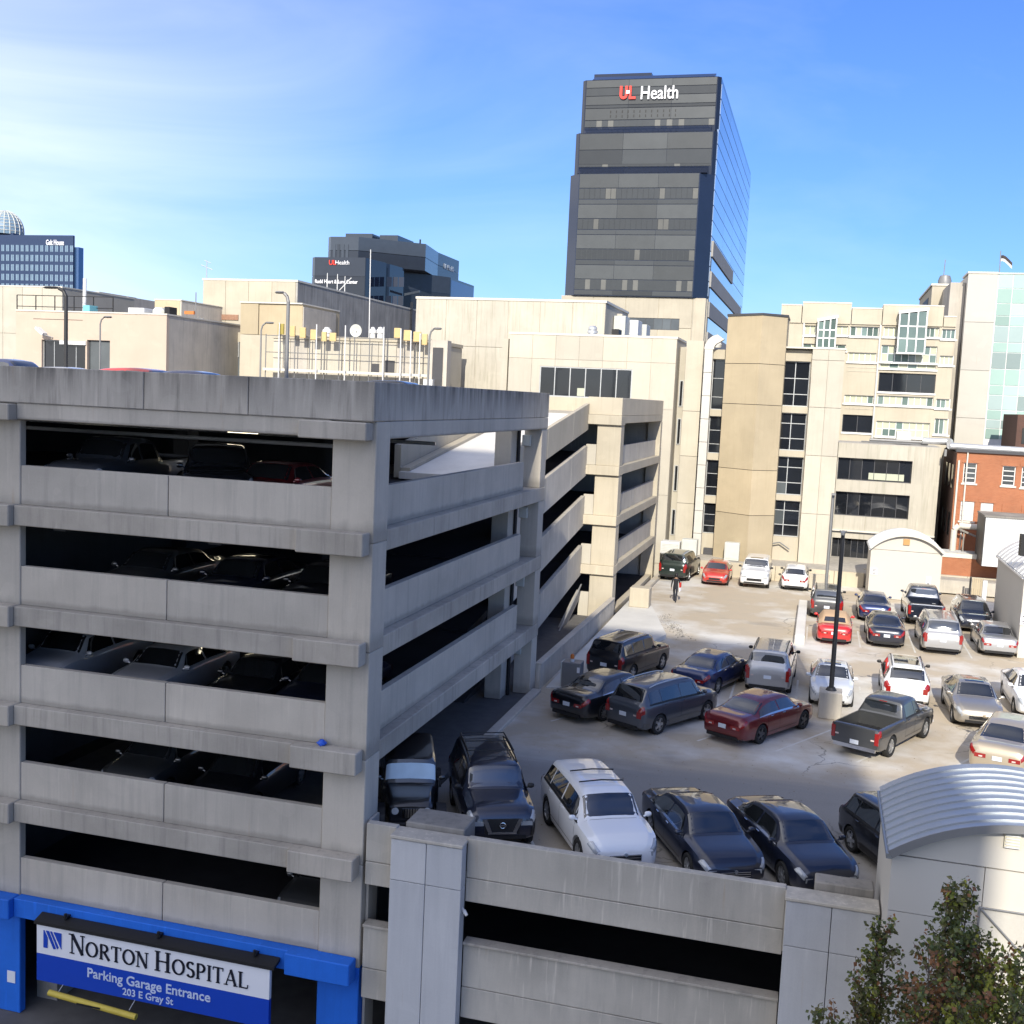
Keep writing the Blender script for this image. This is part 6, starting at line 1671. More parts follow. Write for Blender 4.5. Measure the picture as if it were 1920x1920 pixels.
PAINTS = {}
def get_paint(name, c, metal=0.3, rough=0.33):
    if name not in PAINTS: PAINTS[name] = paint(name, c, metal, rough)
    return PAINTS[name]
CARS = 0
def link(name, me, parent, mats=None):
    o = bpy.data.objects.new(name, me); COL.objects.link(o); o.parent = parent; ORIGIN[o.name] = Vector((0, 0, 0))
    if mats:
        for i, m in enumerate(mats):
            if i < len(o.material_slots): o.material_slots[i].link = 'OBJECT'; o.material_slots[i].material = m
    return o
PARTS = {}
def car(label, cat, kind, pos, heading, paint_, L=4.8, W=1.83, H=1.46, R_=0.33, zb=0.19, z=0.0, group='cars parked on the open deck', name=None, style=0, rim=None,
        rails=False, trim=None, chrome=False, cladding=False, soft=None, tail='wide', sunroof=False, roofdark=False, grille='bar', shade=None, rack=False, spoiler=False, badge=False, spare=False, lamp=None, xbars=False, bumperdark=False, lite=False):
    k = KIND[kind]; s_ = 1.035
    L, W, H, R_ = L * s_, W * s_, H * s_, R_ * s_
    yf, yr = (0.5 - k['fo']) * L, (-0.5 + k['ro']) * L
    root = thing(name or cat.replace(' ', '_'), label, cat, (pos[0], pos[1], z), group)
    root.rotation_euler = (0, 0, -R(heading))
    me, lf = body_mesh(kind, L, W, H, zb, R_, yf, yr)
    B = link('body', me, root, [paint_])
    def part(nm, mb, mats, par=root, smooth=40):
        o = mb.build(nm, mats, None, smooth=smooth, local=True); o.parent = par; return o
    for (f0, f1) in k['side']:
        for sd in (-1, 1):
            a0 = f0; last = (f0, f1) == k['side'][-1]; first = (f0, f1) == k['side'][0]
            mb = MB()
            up0 = f0 + (0.035 if first and kind in ('sedan', 'boxsedan') else 0.012 if first else 0.0)
            up1 = f1 - ((k['cowl'] - k['head']) * 0.80 if last else 0.0)
            lf.patch(mb, f0, f1, 6.12, 6.90, sd, 0.006, 8, 3, f0b=up0, f1b=up1)
            part('side_window', mb, M_carglass)
    part('windscreen', lf.screen(MB(), k['head'] + 0.012, k['cowl'] - 0.012), shade or M_carglass)
    r0, r1 = k['rear']
    if not soft: part('rear_window', lf.screen(MB(), r0 + 0.004, r1 - 0.006, 7.7), M_carglass)
    else:
        mb = MB(); lf.screen(mb, .165, k['head'] + 0.006, 6.3, 0.012, 16, 12)
        t_ = part('soft_top', mb, soft); part('rear_window', lf.screen(MB(), .205, .275, 9.2, 0.02), M_carglass, t_)
    # lamps
    for sd in (-1, 1):
        mb = MB(); 
        if kind == 'offroader': mb.tube((sd * W * .22, L / 2 + .005, H * .50), (sd * W * .22, L / 2 + 0.035, H * .50), 0.095, n=18)
        else: lf.patch(mb, .935, .992, 5.0, 6.5, sd, 0.008, 6, 4, f0b=.950)
        if kind != 'offroader':
            xo = lf.sec(.992)[1][5][0]; zc_ = lf.sec(.992)[1][5][1]
            mb.box(sd * (xo - .34), sd * (xo - .03), L / 2 - .10, L / 2 - .012 if kind not in ('boxsuv', 'pickup') else L / 2 + .012, zc_ - .055, zc_ + .055)
        part('headlight', mb, lamp or M_lamp, smooth=60)
        mb = MB()
        if kind in ('boxsuv', 'minivan', 'pickup', 'offroader', 'crossover') :
            zt_ = lf.sec(.01)[1]; lf.patch(mb, .002, .030, 4.6, 6.6, sd, 0.012, 3, 4)
            xw = zt_[5][0]; mb.box(sd * (xw - .20), sd * (xw - .02), -L / 2 - .022, -L / 2 + .02, H * .40, H * .53) if kind == 'crossover' else mb.box(sd * (xw - .16), sd * (xw - .015), -L / 2 - .02, -L / 2 + .06, H * .36, H * .60)
        else:
            lf.patch(mb, .002, .050, 4.9, 6.3, sd, 0.012, 4, 3)
            xw = lf.sec(.0)[1][5][0]; mb.box(sd * (xw - .36), sd * (xw - .0), -L / 2 - .018, -L / 2 + .03, H * .415, H * .50)
        tl = part('taillight', mb, M_tail)
        mb = MB(); xw = lf.sec(.0)[1][5][0]; mb.box(sd * (xw - .26), sd * (xw - .14), -L / 2 - .026, -L / 2 - .015, H * .43, H * .46); part('reversing_lamp', mb, M_taillight, tl)
        # mirrors
        c = lf.pt(k['cowl'] - .035, 6.2, sd); mb = MB()
        mb.lathe([(0, -.09), (.055, -.075), (.085, -.02), (.085, .05), (.06, .085), (0, .095)], (0, 0, 0), 10, 'x')
        mb.v = [(c.x + sd * .13 + p[0] * 1.05, c.y - .01 + p[1] * .62, c.z + .085 + p[2] * .85) for p in mb.v]
        mb.tube((c.x, c.y, c.z + .03), (c.x + sd * .08, c.y, c.z + .06), .025, n=6)
        part('mirror', mb, trim or paint_)
    # doors: shut lines and handles
    if not lite:
        mb = MB()
        for f in k['door']:
            for sd in (-1, 1): lf.patch(mb, f, f + .0022, 3.2, 6.0, sd, 0.003, 1, 5)
        for sd in (-1, 1): lf.patch(mb, k['door'][0], k['door'][-1], 3.15, 3.21, sd, 0.003, 10, 1)
        mb2 = lf.screen(MB(), k['cowl'] + .006, k['cowl'] + .0085, 7.4, 0.003, 1, 8)
        mb.add(mb2.v, mb2.f)
        props(part('shut_line', mb, M_gapdark), kind='stuff')
        for f in k['door'][:-1]:
            for sd in (-1, 1):
                a = lf.pt(f + .03, 5.45, sd); b = lf.pt(f + .065, 5.45, sd); mb = MB()
                mb.tube((a.x + sd * .02, a.y, a.z), (b.x + sd * .02, b.y, b.z), .016, n=6); part('door_handle', mb, M_chrome if chrome else paint_)
        mb = MB(); lf_ = lf
        for sd in (-1, 1): lf.patch(mb, k['side'][0][0] - .004, k['side'][-1][1] + .01, 6.0, 6.13, sd, 0.008, 14, 1)
        props(part('window_trim', mb, M_chrome if chrome else M_trim), kind='stuff')
    # bumpers, grille, plates
    hw0 = lf.sec(0.0)[1][4][0]; hw1 = lf.sec(1.0)[1][4][0]
    mb = MB(); mb.box(-hw0 * .9, hw0 * .9, -L / 2 - .03, -L / 2 + .05, lf.zb + .06, lf.zb + .19); part('rear_bumper', mb, M_trim if not (bumperdark and kind == 'pickup') else M_chrome)
    mb = MB(); mb.box(-.155, .155, -L / 2 - .034, -L / 2 - .02, H * .40, H * .40 + .15)
    if kind in ('boxsuv', 'pickup', 'minivan', 'crossover'): mb.v = [(p[0], p[1], p[2] - (.03 if kind != 'pickup' else H * .10)) for p in mb.v]
    part('licence_plate', mb, M_plate)
    if kind == 'offroader':
        mb = MB()
        for i in range(7): mb.box(-.21 + i * .07 - .022, -.21 + i * .07 + .022, L / 2 + .002, L / 2 + .02, H * .40, H * .53)
        part('grille_slot', mb, M_chrome)
        mb = MB()
        for sd in (-1, 1):
            for yc in (yf, yr):
                pts_ = [(yc + R_ * 1.35 * math.cos(R(a)), R_ + R_ * 1.3 * math.sin(R(a))) for a in range(20, 165, 24)]
                for (ya_, za_), (yb_, zb_) in zip(pts_[:-1], pts_[1:]):
                    x0, x1 = sd * W * .36, sd * W * .5
                    mb.add([(x0, ya_, za_), (x1, ya_, za_ - .02), (x1, yb_, zb_ - .02), (x0, yb_, zb_), (x0, ya_, za_ - .05), (x1, ya_, za_ - .07), (x1, yb_, zb_ - .07), (x0, yb_, zb_ - .05)], [(0, 1, 2, 3), (7, 6, 5, 4), (0, 4, 5, 1), (1, 5, 6, 2), (2, 6, 7, 3), (3, 7, 4, 0)])
        part('mudguard', mb, M_trim)
        mb = MB(); mb.box(-W * .42, W * .42, L / 2 + .05, L / 2 + .22, H * .25, H * .35); part('front_bumper', mb, M_trim)
    else:
        gm = M_trim
        mb = MB(); mb.box(-hw1 * .62, hw1 * .62, L / 2 - .02, L / 2 + .015, H * .29, H * .385); part('grille', mb, gm)
        mb = MB(); mb.box(-hw1 * .85, hw1 * .85, L / 2 - .03, L / 2 + .012, lf.zb + .12, lf.zb + .22); part('front_bumper', mb, M_trim)
        if grille == 'chrome' or chrome:
            mb = MB()
            for zq in (.30, .34, .375): mb.box(-hw1 * .60, hw1 * .60, L / 2 + .012, L / 2 + .026, H * zq, H * zq + .018)
            part('grille_bar', mb, M_chrome)
        if grille == 'vee':
            mb = MB(); f_ = L / 2 + .03
            mb.box(-hw1 * .62, hw1 * .62, f_ - .08, f_ - .005, H * .33, H * .50); part('grille_mesh', mb, M_trim)
            mb = MB()
            for sd in (-1, 1):
                mb.ext_y([(sd * hw1 * .36, H * .32), (sd * hw1 * .50, H * .32), (sd * hw1 * .70, H * .505), (sd * hw1 * .55, H * .505)][::(1 if sd > 0 else -1)], f_ - .01, f_ + .02)
            mb.box(-hw1 * .5, hw1 * .5, f_ - .01, f_ + .02, H * .295, H * .325); part('grille_surround', mb, M_chrome)
            mb = MB()
            ring_ = [(0.075 * math.cos(R(a)), f_ + .025, H * .42 + 0.075 * math.sin(R(a))) for a in range(0, 361, 24)]
            mb.path(ring_, .012, 6); mb.box(-.10, .10, f_ + .01, f_ + .035, H * .42 - .014, H * .42 + .014); part('badge', mb, M_chrome)
        elif badge:
            mb = MB(); mb.tube((0, L / 2 + .01, H * .39), (0, L / 2 + .04, H * .395), 0.05, n=12); part('badge', mb, M_chrome)
    # optional fittings
    if rails or rack:
        for sd in (-1, 1):
            mb = MB(); fa, fb_ = k['rear'][1] + .03, k['head'] - .03
            pts_ = [lf.pt(fa + (fb_ - fa) * i / 6, 8.6, sd) + Vector((0, 0, .06 if 0 < i < 6 else .015)) for i in range(7)]
            mb.path(pts_, .02, 6); part('roof_rail', mb, M_trim if rack or trim else M_metal)
    if rack:
        mb = MB(); fa, fb_ = k['rear'][1] + .03, k['head'] - .16
        for f in np.linspace(fa, fb_, 3):
            a, b = lf.pt(f, 8.6, -1), lf.pt(f, 8.6, 1); mb.tube((a.x, a.y, a.z + .13), (b.x, b.y, b.z + .13), .016, n=6)
        for sd in (-1, 1):
            pts_ = [lf.pt(fa + (fb_ - fa) * i / 4, 8.6, sd) + Vector((0, 0, .13)) for i in range(5)]; mb.path(pts_, .022, 6)
        part('roof_rack', mb, M_trim if trim else M_metal)
    if xbars:
        for f in (k['head'] - .10, k['head'] - .27):
            mb = MB(); a, b = lf.pt(f, 8.7, -1), lf.pt(f, 8.7, 1); mb.tube((a.x, a.y, a.z + .08), (0, a.y, a.z + .115), .02, n=6); mb.tube((0, a.y, a.z + .115), (b.x, b.y, b.z + .08), .02, n=6); part('roof_bar', mb, M_trim)
    if sunroof: part('sunroof', lf.screen(MB(), k['head'] - .105, k['head'] - .02, 9.8, 0.008), M_carglass)
    if roofdark: part('glass_roof', lf.screen(MB(), k['rear'][1] + .10, k['head'] - .02, 9.3, 0.008), M_carglass)
    if cladding:
        mb = MB()
        for sd in (-1, 1): lf.patch(mb, .0 + .02, .985, 1.2, 3.35, sd, 0.01, 30, 3)
        # keep the cladding clear of the wheel wells
        keep = [fc for fc in mb.f if all(min(math.hypot(mb.v[i][1] - yc, mb.v[i][2] - R_) for yc in (yf, yr)) > R_ * 1.14 for i in fc)]
        mb.f, mb.m = keep, [0] * len(keep); props(part('cladding', mb, cladding if cladding is not True else M_trim), kind='stuff')
    if bumperdark:
        mb = MB(); lf.patch(mb, .93, .998, 2.2, 4.4, 1, .012, 4, 3); lf.patch(mb, .93, .998, 2.2, 4.4, -1, .012, 4, 3); part('lower_bumper', mb, M_trim)
    if spoiler:
        mb = MB(); f = k['rear'][1] + .004; a = lf.pt(f, 9, -1); b = lf.pt(f, 9, 1)
        mb.box(a.x, b.x, a.y - .18, a.y + .05, a.z + .01, a.z + .045); part('spoiler', mb, paint_)
    if 'bed' in k:
        a, b = k['bed']; mb = MB(); mb.box(-W / 2 * .855, W / 2 * .855, (a - .5) * L + .01, (b - .5) * L - .01, H * .381, H * .392)
        for i in range(7): mb.box(-W * .38 + i * W * .125, -W * .38 + i * W * .125 + .05, (a - .5) * L + .02, (b - .5) * L - .02, H * .392, H * .400)
        part('bed_liner', mb, M_trim)
        mb = MB(); mb.box(-W / 2 * .78, W / 2 * .78, -L / 2 - .012, -L / 2 - .002, H * .40, H * .64); part('tailgate', mb, paint_)
        mb = MB(); xw = lf.pt(.425, 8, 1).x; c = lf.pt(.44, 9, 1); mb.box(-.14, .14, c.y - .035, c.y + .02, c.z - .055, c.z - .02); part('brake_lamp', mb, M_tail)
    if kind in ('crossover', 'boxsuv', 'minivan', 'hatch'):
        mb = MB(); c = lf.pt(r0 + .004, 10.5, 1); mb.box(-.02, .42, c.y - .012, c.y + .006, c.z + .03, c.z + .055); part('rear_wiper', mb, M_trim)
    if kind == 'offroader' and spare:
        mb = MB(); mb.lathe([(0.12, -.1), (R_, -.1), (R_, .1), (.12, .1)], (0, 0, 0), 20, 'x'); mb.v = [(p[1], -L / 2 - .14 + p[0], H * .48 + p[2]) for p in mb.v]; part('spare_wheel', mb, M_tyre)
    # wheels
    tm, rm = wheel_meshes(R_, 0.215 * s_, style)
    for yc in (yf, yr):
        fw_ = (yc / L) + .5; xw = W / 2 * (0.985 if kind != 'offroader' else 0.92) - .11
        for sd in (-1, 1):
            w_ = link('wheel', tm, root); w_.location = (sd * xw, yc, R_); w_.rotation_euler = (0, 0, 0 if sd > 0 else math.pi)
            link('rim', rm, w_, [rim] if rim else None)
    return root
P_ = get_paint
black = P_('black_car_paint', (0.008, 0.009, 0.012), 0.0, 0.3)
navyblack = P_('blue_black_car_paint', (0.010, 0.014, 0.030), 0.2, 0.3)
white = P_('white_car_paint', (0.76, 0.77, 0.78), 0.0, 0.35)
pearl = P_('pearl_white_car_paint', (0.62, 0.64, 0.65), 0.1, 0.35)
silver = P_('silver_car_paint', (0.42, 0.42, 0.42), 0.65, 0.36)
greysil = P_('warm_silver_car_paint', (0.36, 0.33, 0.28), 0.6, 0.36)
champagne = P_('champagne_car_paint', (0.52, 0.44, 0.32), 0.55, 0.36)
steel = P_('steel_blue_grey_car_paint', (0.085, 0.095, 0.115), 0.5, 0.34)
gunmetal = P_('gunmetal_car_paint', (0.075, 0.078, 0.080), 0.5, 0.36)
maroon = P_('maroon_car_paint', (0.16, 0.012, 0.016), 0.35, 0.3)
red = P_('bright_red_car_paint', (0.56, 0.014, 0.012), 0.0, 0.32)
coral = P_('orange_red_car_paint', (0.46, 0.028, 0.016), 0.1, 0.32)
navy = P_('navy_car_paint', (0.012, 0.026, 0.10), 0.35, 0.3)
green = P_('dark_green_car_paint', (0.020, 0.032, 0.028), 0.35, 0.34)
softtan = plain('tan_soft_top_fabric', (0.48, 0.33, 0.20), 0.9)
M_shade = plain('silver_sunshade', (0.42, 0.50, 0.56), 0.35, 0.4, 0.15)

FR = 'cars nosed up to the front wall of the deck'
car('black off-roader with slotted grille and a pale sunshade, half hidden by the corner column', 'off-roader', 'offroader', (-10.62, 29.2), 158, black, 4.2, 1.87, 1.84, 0.40, 0.36, group=FR, shade=M_shade, spare=True, style=0)
car('black boxy suv with a roof rack and a silver V-shaped grille', 'suv', 'boxsuv', (-8.35, 29.65), 155, navyblack, 4.53, 1.85, 1.86, 0.38, 0.30, group=FR, rack=True, grille='vee', bumperdark=True, trim=M_trim)
car('white suv with black roof crossbars nosed against the front wall', 'suv', 'crossover', (-5.18, 29.2), 151, white, 4.80, 1.93, 1.76, 0.39, 0.24, group=FR, xbars=True, grille='chrome', chrome=False, style=1, badge=True)
car('black two-door coupe between the white suv and another black car, chrome strip across its nose', 'coupe', 'sedan', (-2.38, 29.55), 153, navyblack, 4.80, 1.85, 1.43, 0.34, 0.18, group=FR, chrome=True, style=1, badge=True)
car('black sedan behind the right-hand concrete upstand of the front wall', 'sedan', 'sedan', (-0.05, 29.9), 153, navyblack, 4.65, 1.80, 1.42, 0.33, 0.18, group=FR, style=1, badge=True, chrome=True)
car('dark crossover half hidden behind the large arched shed', 'crossover', 'crossover', (3.0, 30.5), 153, black, 4.36, 1.80, 1.57, 0.34, 0.22, group=FR, style=0, cladding=True)
MR = 'cars in the angled middle row seen from behind'
car('black sedan with tinted windows beside the grey electrical cabinet', 'sedan', 'sedan', (-7.35, 42.55), 26, black, 4.99, 1.89, 1.48, 0.35, 0.18, group=MR, style=2, chrome=True)
car('steel grey seven-seat crossover with roof rails in the angled middle row', 'crossover', 'crossover', (-5.02, 41.75), 29, steel, 4.80, 1.86, 1.74, 0.365, 0.22, group=MR, rails=True, style=0, cladding=gunmetal)
car('maroon sedan with bright window surrounds', 'sedan', 'sedan', (-1.42, 42.05), 29, maroon, 4.92, 1.85, 1.455, 0.35, 0.18, group=MR, chrome=True, style=0, rim=M_rimdark)
car('gunmetal crew-cab pickup with an empty bed', 'pickup truck', 'pickup', (3.05, 42.5), 25, gunmetal, 5.26, 1.75, 1.70, 0.375, 0.30, group=MR, style=0, bumperdark=True)
car('champagne sedan cut by the arched shed roof, beige seats behind the rear glass', 'sedan', 'sedan', (7.25, 42.15), 17, champagne, 5.13, 1.89, 1.56, 0.35, 0.19, group=MR, chrome=True, style=1)
SR = 'cars parked straight in the second row'
car('black boxy suv standing alone beside the ramp apron', 'suv', 'boxsuv', (-7.55, 48.95), 19, black, 4.52, 1.83, 1.74, 0.355, 0.23, group=SR, rails=True, style=0)
car('blue-black sport sedan behind the steel grey crossover', 'sedan', 'sedan', (-3.85, 48.35), 18, navy, 4.67, 1.81, 1.43, 0.335, 0.17, group=SR, style=1, chrome=True)
car('silver suv with roof rails and black mirrors seen from behind', 'suv', 'boxsuv', (-1.35, 49.9), 2, silver, 4.78, 1.89, 1.84, 0.38, 0.25, group=SR, rails=True, trim=M_trim)
car('white sedan with a sunroof facing the camera behind the pole base', 'sedan', 'sedan', (1.18, 48.65), 180, pearl, 4.38, 1.74, 1.45, 0.32, 0.18, group=SR, sunroof=True, style=0)
car('white crossover with a dark glass roof and black mirrors', 'crossover', 'crossover', (4.2, 50.1), 1, white, 4.48, 1.86, 1.66, 0.36, 0.22, group=SR, rails=True, roofdark=True, trim=M_trim, spoiler=True)
car('greyish beige sedan with a sunroof facing the camera', 'sedan', 'sedan', (6.68, 48.15), 179, greysil, 4.85, 1.82, 1.46, 0.33, 0.18, group=SR, sunroof=True, chrome=True, style=1)
car('white sedan cut off by the right edge of the picture', 'sedan', 'sedan', (9.35, 50.6), 180, white, 4.8, 1.82, 1.5, 0.33, 0.19, group=SR)
TR = 'cars in the sunlit third row seen from behind'
car('bright red convertible with a tan soft top', 'convertible', 'sedan', (1.42, 61.75), 0, red, 4.5, 1.76, 1.36, 0.32, 0.17, group=TR, soft=softtan)
car('black sedan with a bright strip between its tail lamps beside the red convertible', 'sedan', 'sedan', (4.03, 62.4), 0, navyblack, 4.83, 1.85, 1.46, 0.34, 0.18, group=TR, chrome=True, style=1)
car('silver minivan with tall rear window', 'minivan', 'minivan', (6.72, 62.2), 0, silver, 5.1, 1.95, 1.76, 0.345, 0.2, group=TR, rails=True)
car('boxy silver sedan of an older style beside the grey shed wall', 'sedan', 'boxsedan', (9.52, 62.75), 0, silver, 4.66, 1.74, 1.40, 0.315, 0.18, group=TR)
QR = 'cars in the row behind the red convertible'
car('dark grey suv half hidden by the red convertible', 'suv', 'boxsuv', (1.05, 69.0), 0, gunmetal, 4.6, 1.83, 1.70, 0.36, 0.23, group=QR, rails=True, trim=M_trim)
car('navy blue sedan behind the black sedan in the third row', 'sedan', 'sedan', (3.75, 69.4), 0, navy, 4.6, 1.79, 1.43, 0.325, 0.18, group=QR)
car('black pickup with red brake lamp over its rear window', 'pickup truck', 'pickup', (6.55, 70.1), 0, P_('black_blue_truck_paint', (0.012, 0.018, 0.035), 0.4, 0.3), 5.75, 2.0, 1.93, 0.41, 0.34, group=QR, chrome=True)
car('navy crossover facing the camera beside the grey shed wall', 'crossover', 'crossover', (9.15, 68.9), 180, navyblack, 4.6, 1.85, 1.62, 0.35, 0.22, group=QR, style=1, chrome=True)
BR = 'cars along the back wall of the deck'
car('dark green boxy suv at the left end of the back row', 'suv', 'boxsuv', (-8.85, 78.3), 6, green, 4.85, 1.94, 1.85, 0.385, 0.26, group=BR, trim=M_trim)
car('orange-red hatchback facing the camera in the back row', 'hatchback', 'hatch', (-6.2, 77.6), 180, coral, 4.33, 1.76, 1.42, 0.32, 0.17, group=BR)
car('white suv with a black grille facing the camera in the back row', 'suv', 'boxsuv', (-3.6, 78.15), 180, white, 4.9, 1.92, 1.80, 0.38, 0.25, group=BR, trim=M_trim, sunroof=True)
car('small white hatchback seen from behind in the back row', 'hatchback', 'hatch', (-0.98, 78.25), 0, white, 4.04, 1.735, 1.50, 0.32, 0.18, group=BR, trim=M_trim)
# inside the shaded garage: noses at the spandrels
def inside(label, cat, kind, xpx, ypx, k, paint_, **kw):
    kw.setdefault('L', 4.7)
    x = on_y(xpx, ypx, 27.2)[0]
    car(label, cat, kind, (x, 26.6 + kw['L'] * 1.035 / 2), kw.pop('h', 180), paint_, z=LV[k] - 0.04, group='cars parked inside the shaded garage', lite=True, **kw)
inside('dark pickup glimpsed in the top level of the shaded garage at its left end', 'pickup truck', 'pickup', 150, 850, 0, steel, L=5.3, H=1.85, W=1.9, R_=.39, zb=.32)
inside('black suv with bright wheel in the top level of the shaded garage', 'suv', 'boxsuv', 345, 880, 0, black, H=1.8, W=1.9, h=150)
inside('dark red sedan low in the top level of the shaded garage', 'sedan', 'sedan', 470, 895, 0, maroon, h=180)
inside('dark sedan with a chrome strip between its headlamps in the second level', 'sedan', 'sedan', 240, 1073, 1, gunmetal, chrome=True)
inside('dark sedan with pale headlamps in the middle of the second level', 'sedan', 'sedan', 412, 1090, 1, navyblack)
inside('dark sedan against the corner column in the second level', 'sedan', 'sedan', 575, 1105, 1, black, H=1.5)
inside('silver suv at the left end of the third garage level', 'suv', 'crossover', 85, 1225, 2, P_('pale_silver_paint', (0.42, 0.42, 0.43), 0.15, 0.35), H=1.68, chrome=True)
inside('silver sedan with dark windscreen in the third garage level', 'sedan', 'sedan', 263, 1250, 2, P_('pale_silver_paint', (0.42, 0.42, 0.43), 0.15, 0.35), H=1.45)
inside('black sedan with bright headlamps in the third garage level', 'sedan', 'sedan', 446, 1275, 2, black)
inside('dark sedan against the corner column in the third garage level', 'sedan', 'sedan', 575, 1295, 2, navyblack, H=1.5)
inside('dark grey crossover in the fourth garage level', 'crossover', 'crossover', 252, 1440, 3, gunmetal, H=1.65)
inside('black hatchback with pale headlamps in the fourth garage level', 'hatchback', 'hatch', 418, 1475, 3, black, H=1.48, L=4.3)
inside('dark car beside the corner column in the lowest garage level', 'sedan', 'crossover', 585, 1670, 4, gunmetal, H=1.6)
# on the roof, only their tops over the parapet
def roofcar(label, cat, kind, xpx, Yd, h, paint_, **kw):
    x = on_y(xpx, 690, Yd)[0]; car(label, cat, kind, (x, Yd), h, paint_, z=ROOF - 0.22 - 0.0, group='cars on the garage roof', lite=True, **kw)
roofcar('dark blue suv whose roof shows above the garage parapet at the far left', 'suv', 'sedan', 15, 36, 92, navy, H=1.50)
roofcar('silver car whose roof just shows above the garage parapet', 'sedan', 'sedan', 125, 36.5, 92, silver, H=1.30)
roofcar('red hatchback whose roof shows above the garage parapet', 'hatchback', 'hatch', 268, 36.5, 92, red, H=1.38, L=4.3)
roofcar('dark blue car whose roof shows above the garage parapet beside the red one', 'sedan', 'sedan', 365, 36.5, 92, navy, H=1.36)
roofcar('black car whose roof barely shows over the parapet near the corner', 'sedan', 'sedan', 740, 38, 92, black, H=1.34)
# ================================================================== LAMP POSTS, BLOCKS, CABINETS
pole = thing('lamp_post', 'black twin-headed lamp post on a square concrete base amid the deck', 'lamp post', (1.12, 45.25, 0))
mb = MB(); mb.box(0.68, 1.56, 44.8, 45.7, 0, 1.08); mb.build('base', M_wallconc, pole, bevel=0.03)
mb = MB(); mb.tube((1.12, 45.25, 1.08), (1.12, 45.25, 7.35), 0.10, 0.075, 12); mb.tube((1.12, 45.25, 1.08), (1.12, 45.25, 1.2), 0.22, 0.15, 12); mb.build('pole', M_blackpole, pole, smooth=40)
for sd in (-1, 1):
    mb = MB(); mb.box(1.12 + sd * 0.02 - 0.07, 1.12 + sd * 0.02 + 0.07, 45.25 + sd * 0.08, 45.25 + sd * 0.42, 7.30, 7.42); mb.tube((1.12, 45.25, 7.35), (1.12 + sd * .13, 45.2, 7.46), 0.03, n=6)
    mb.build('lamp_head', M_polegrey, pole, bevel=0.02)
pole2 = thing('lamp_post', 'tall grey lamp post on a concrete base behind the dark grey suv', 'lamp post', (0.98, 71.2, 0))
bx('base', M_beigeconc, pole2, 0.45, 1.45, 70.8, 71.7, 0, 1.05, 0.03)
mb = MB(); zt = on_y(1562, 928, 71.2)[1]; mb.tube((0.98, 71.2, 1.05), (1.0, 71.2, zt), 0.10, 0.09, 10); mb.build('pole', M_polegrey, pole2, smooth=40)
bx('lamp_head', M_polegrey, pole2, 0.9, 1.15, 70.8, 71.25, zt, zt + 0.12)
def rooflamp(label, xt, yt, Yd, arm, m, r_=0.08):
    a = on_y(xt, yt, Yd)
    t = thing('roof_lamp_post', label, 'lamp post', (a[0], Yd, ROOF))
    x = a[0] - arm * 0.12
    mb = MB(); zb_ = min(ROOF, a[1] - 2.0)
    x = a[0]
    mb.tube((x, Yd, zb_), (x, Yd, a[1] - 0.35), r_, r_ * 0.85, 10)
    mb.path([(x, Yd, a[1] - 0.36), (x + arm * .10, Yd, a[1] - 0.12), (x + arm * .30, Yd, a[1])], r_ * .8, 8); mb.build('pole', m, t, smooth=40)
    mb = MB(); mb.lathe([(0, -.06), (.10, -.05), (.14, 0), (.10, .05), (0, .06)], (0, 0, 0), 10); mb.v = [(x + arm * (.62 + p[0] * 2.6), Yd + p[1], a[1] + 0.03 + p[2]) for p in mb.v]
    mb.build('lamp_head', m, t, smooth=60)
rooflamp('tall black lamp post bent over at the top before the pinkish block', 124, 541, 45, -1.3, M_blackpole, 0.10)
rooflamp('tall dark lamp post with drooping head before the tan stair tower', 541, 550, 43, -0.65, M_polegrey, 0.09)
rooflamp('thin grey lamp post in front of the glazed entrance', 188, 595, 52, 0.75, M_polegrey, 0.05)
rooflamp('thin grey lamp post left of the antenna screen', 490, 606, 52, 0.75, M_polegrey, 0.05)
rooflamp('thin grey lamp post at the right end of the antenna screen', 806, 617, 52, 0.65, M_polegrey, 0.06)
blk = props(MB().box(-10.0, -8.85, 63.4, 64.4, 0.28, 1.42).build('concrete_block', M_beigeconc, None, bevel=0.04), 'square concrete block at the tip of the ramp apron', 'concrete block')
bar = props(MB().ext_x([(58.7, 0.0), (70.0, 0.0), (70.0, 0.5), (58.7, 0.5)], -0.55, -0.05).build('concrete_barrier', M_ramp, None, bevel=0.03), 'long low concrete barrier beside the bright red convertible', 'barrier')
bar2 = props(MB().box(-0.05, 1.25, 76.6, 76.9, 0.0, 1.2).build('concrete_block', M_beigeconc, None, bevel=0.03), 'stained upright concrete slab beside the small white hatchback', 'concrete block')
cab = thing('electrical_cabinet', 'grey electrical cabinet with an orange beacon beside the ramp wall', 'cabinet', (-9.3, 45.2, 0))
bx('body', M_polegrey, cab, -9.75, -8.95, 44.9, 45.6, 0.06, 1.12, 0.02); bx('side_panel', M_acgrey, cab, -9.80, -9.752, 44.92, 45.58, 0.06, 1.1)
bx('label_plate', M_white, cab, -9.10, -8.98, 44.885, 44.898, 0.72, 0.95)
mb = MB(); mb.tube((-9.38, 45.2, 1.12), (-9.38, 45.2, 1.24), 0.09, n=12); mb.build('beacon_base', M_whitemetal, cab, smooth=40)
mb = MB(); mb.lathe([(0.085, 0), (0.085, .12), (.05, .19), (0, .2)], (-9.38, 45.2, 1.24), 12); mb.build('beacon', plain('orange_beacon', (0.6, 0.16, 0.02), 0.3), cab, smooth=50)
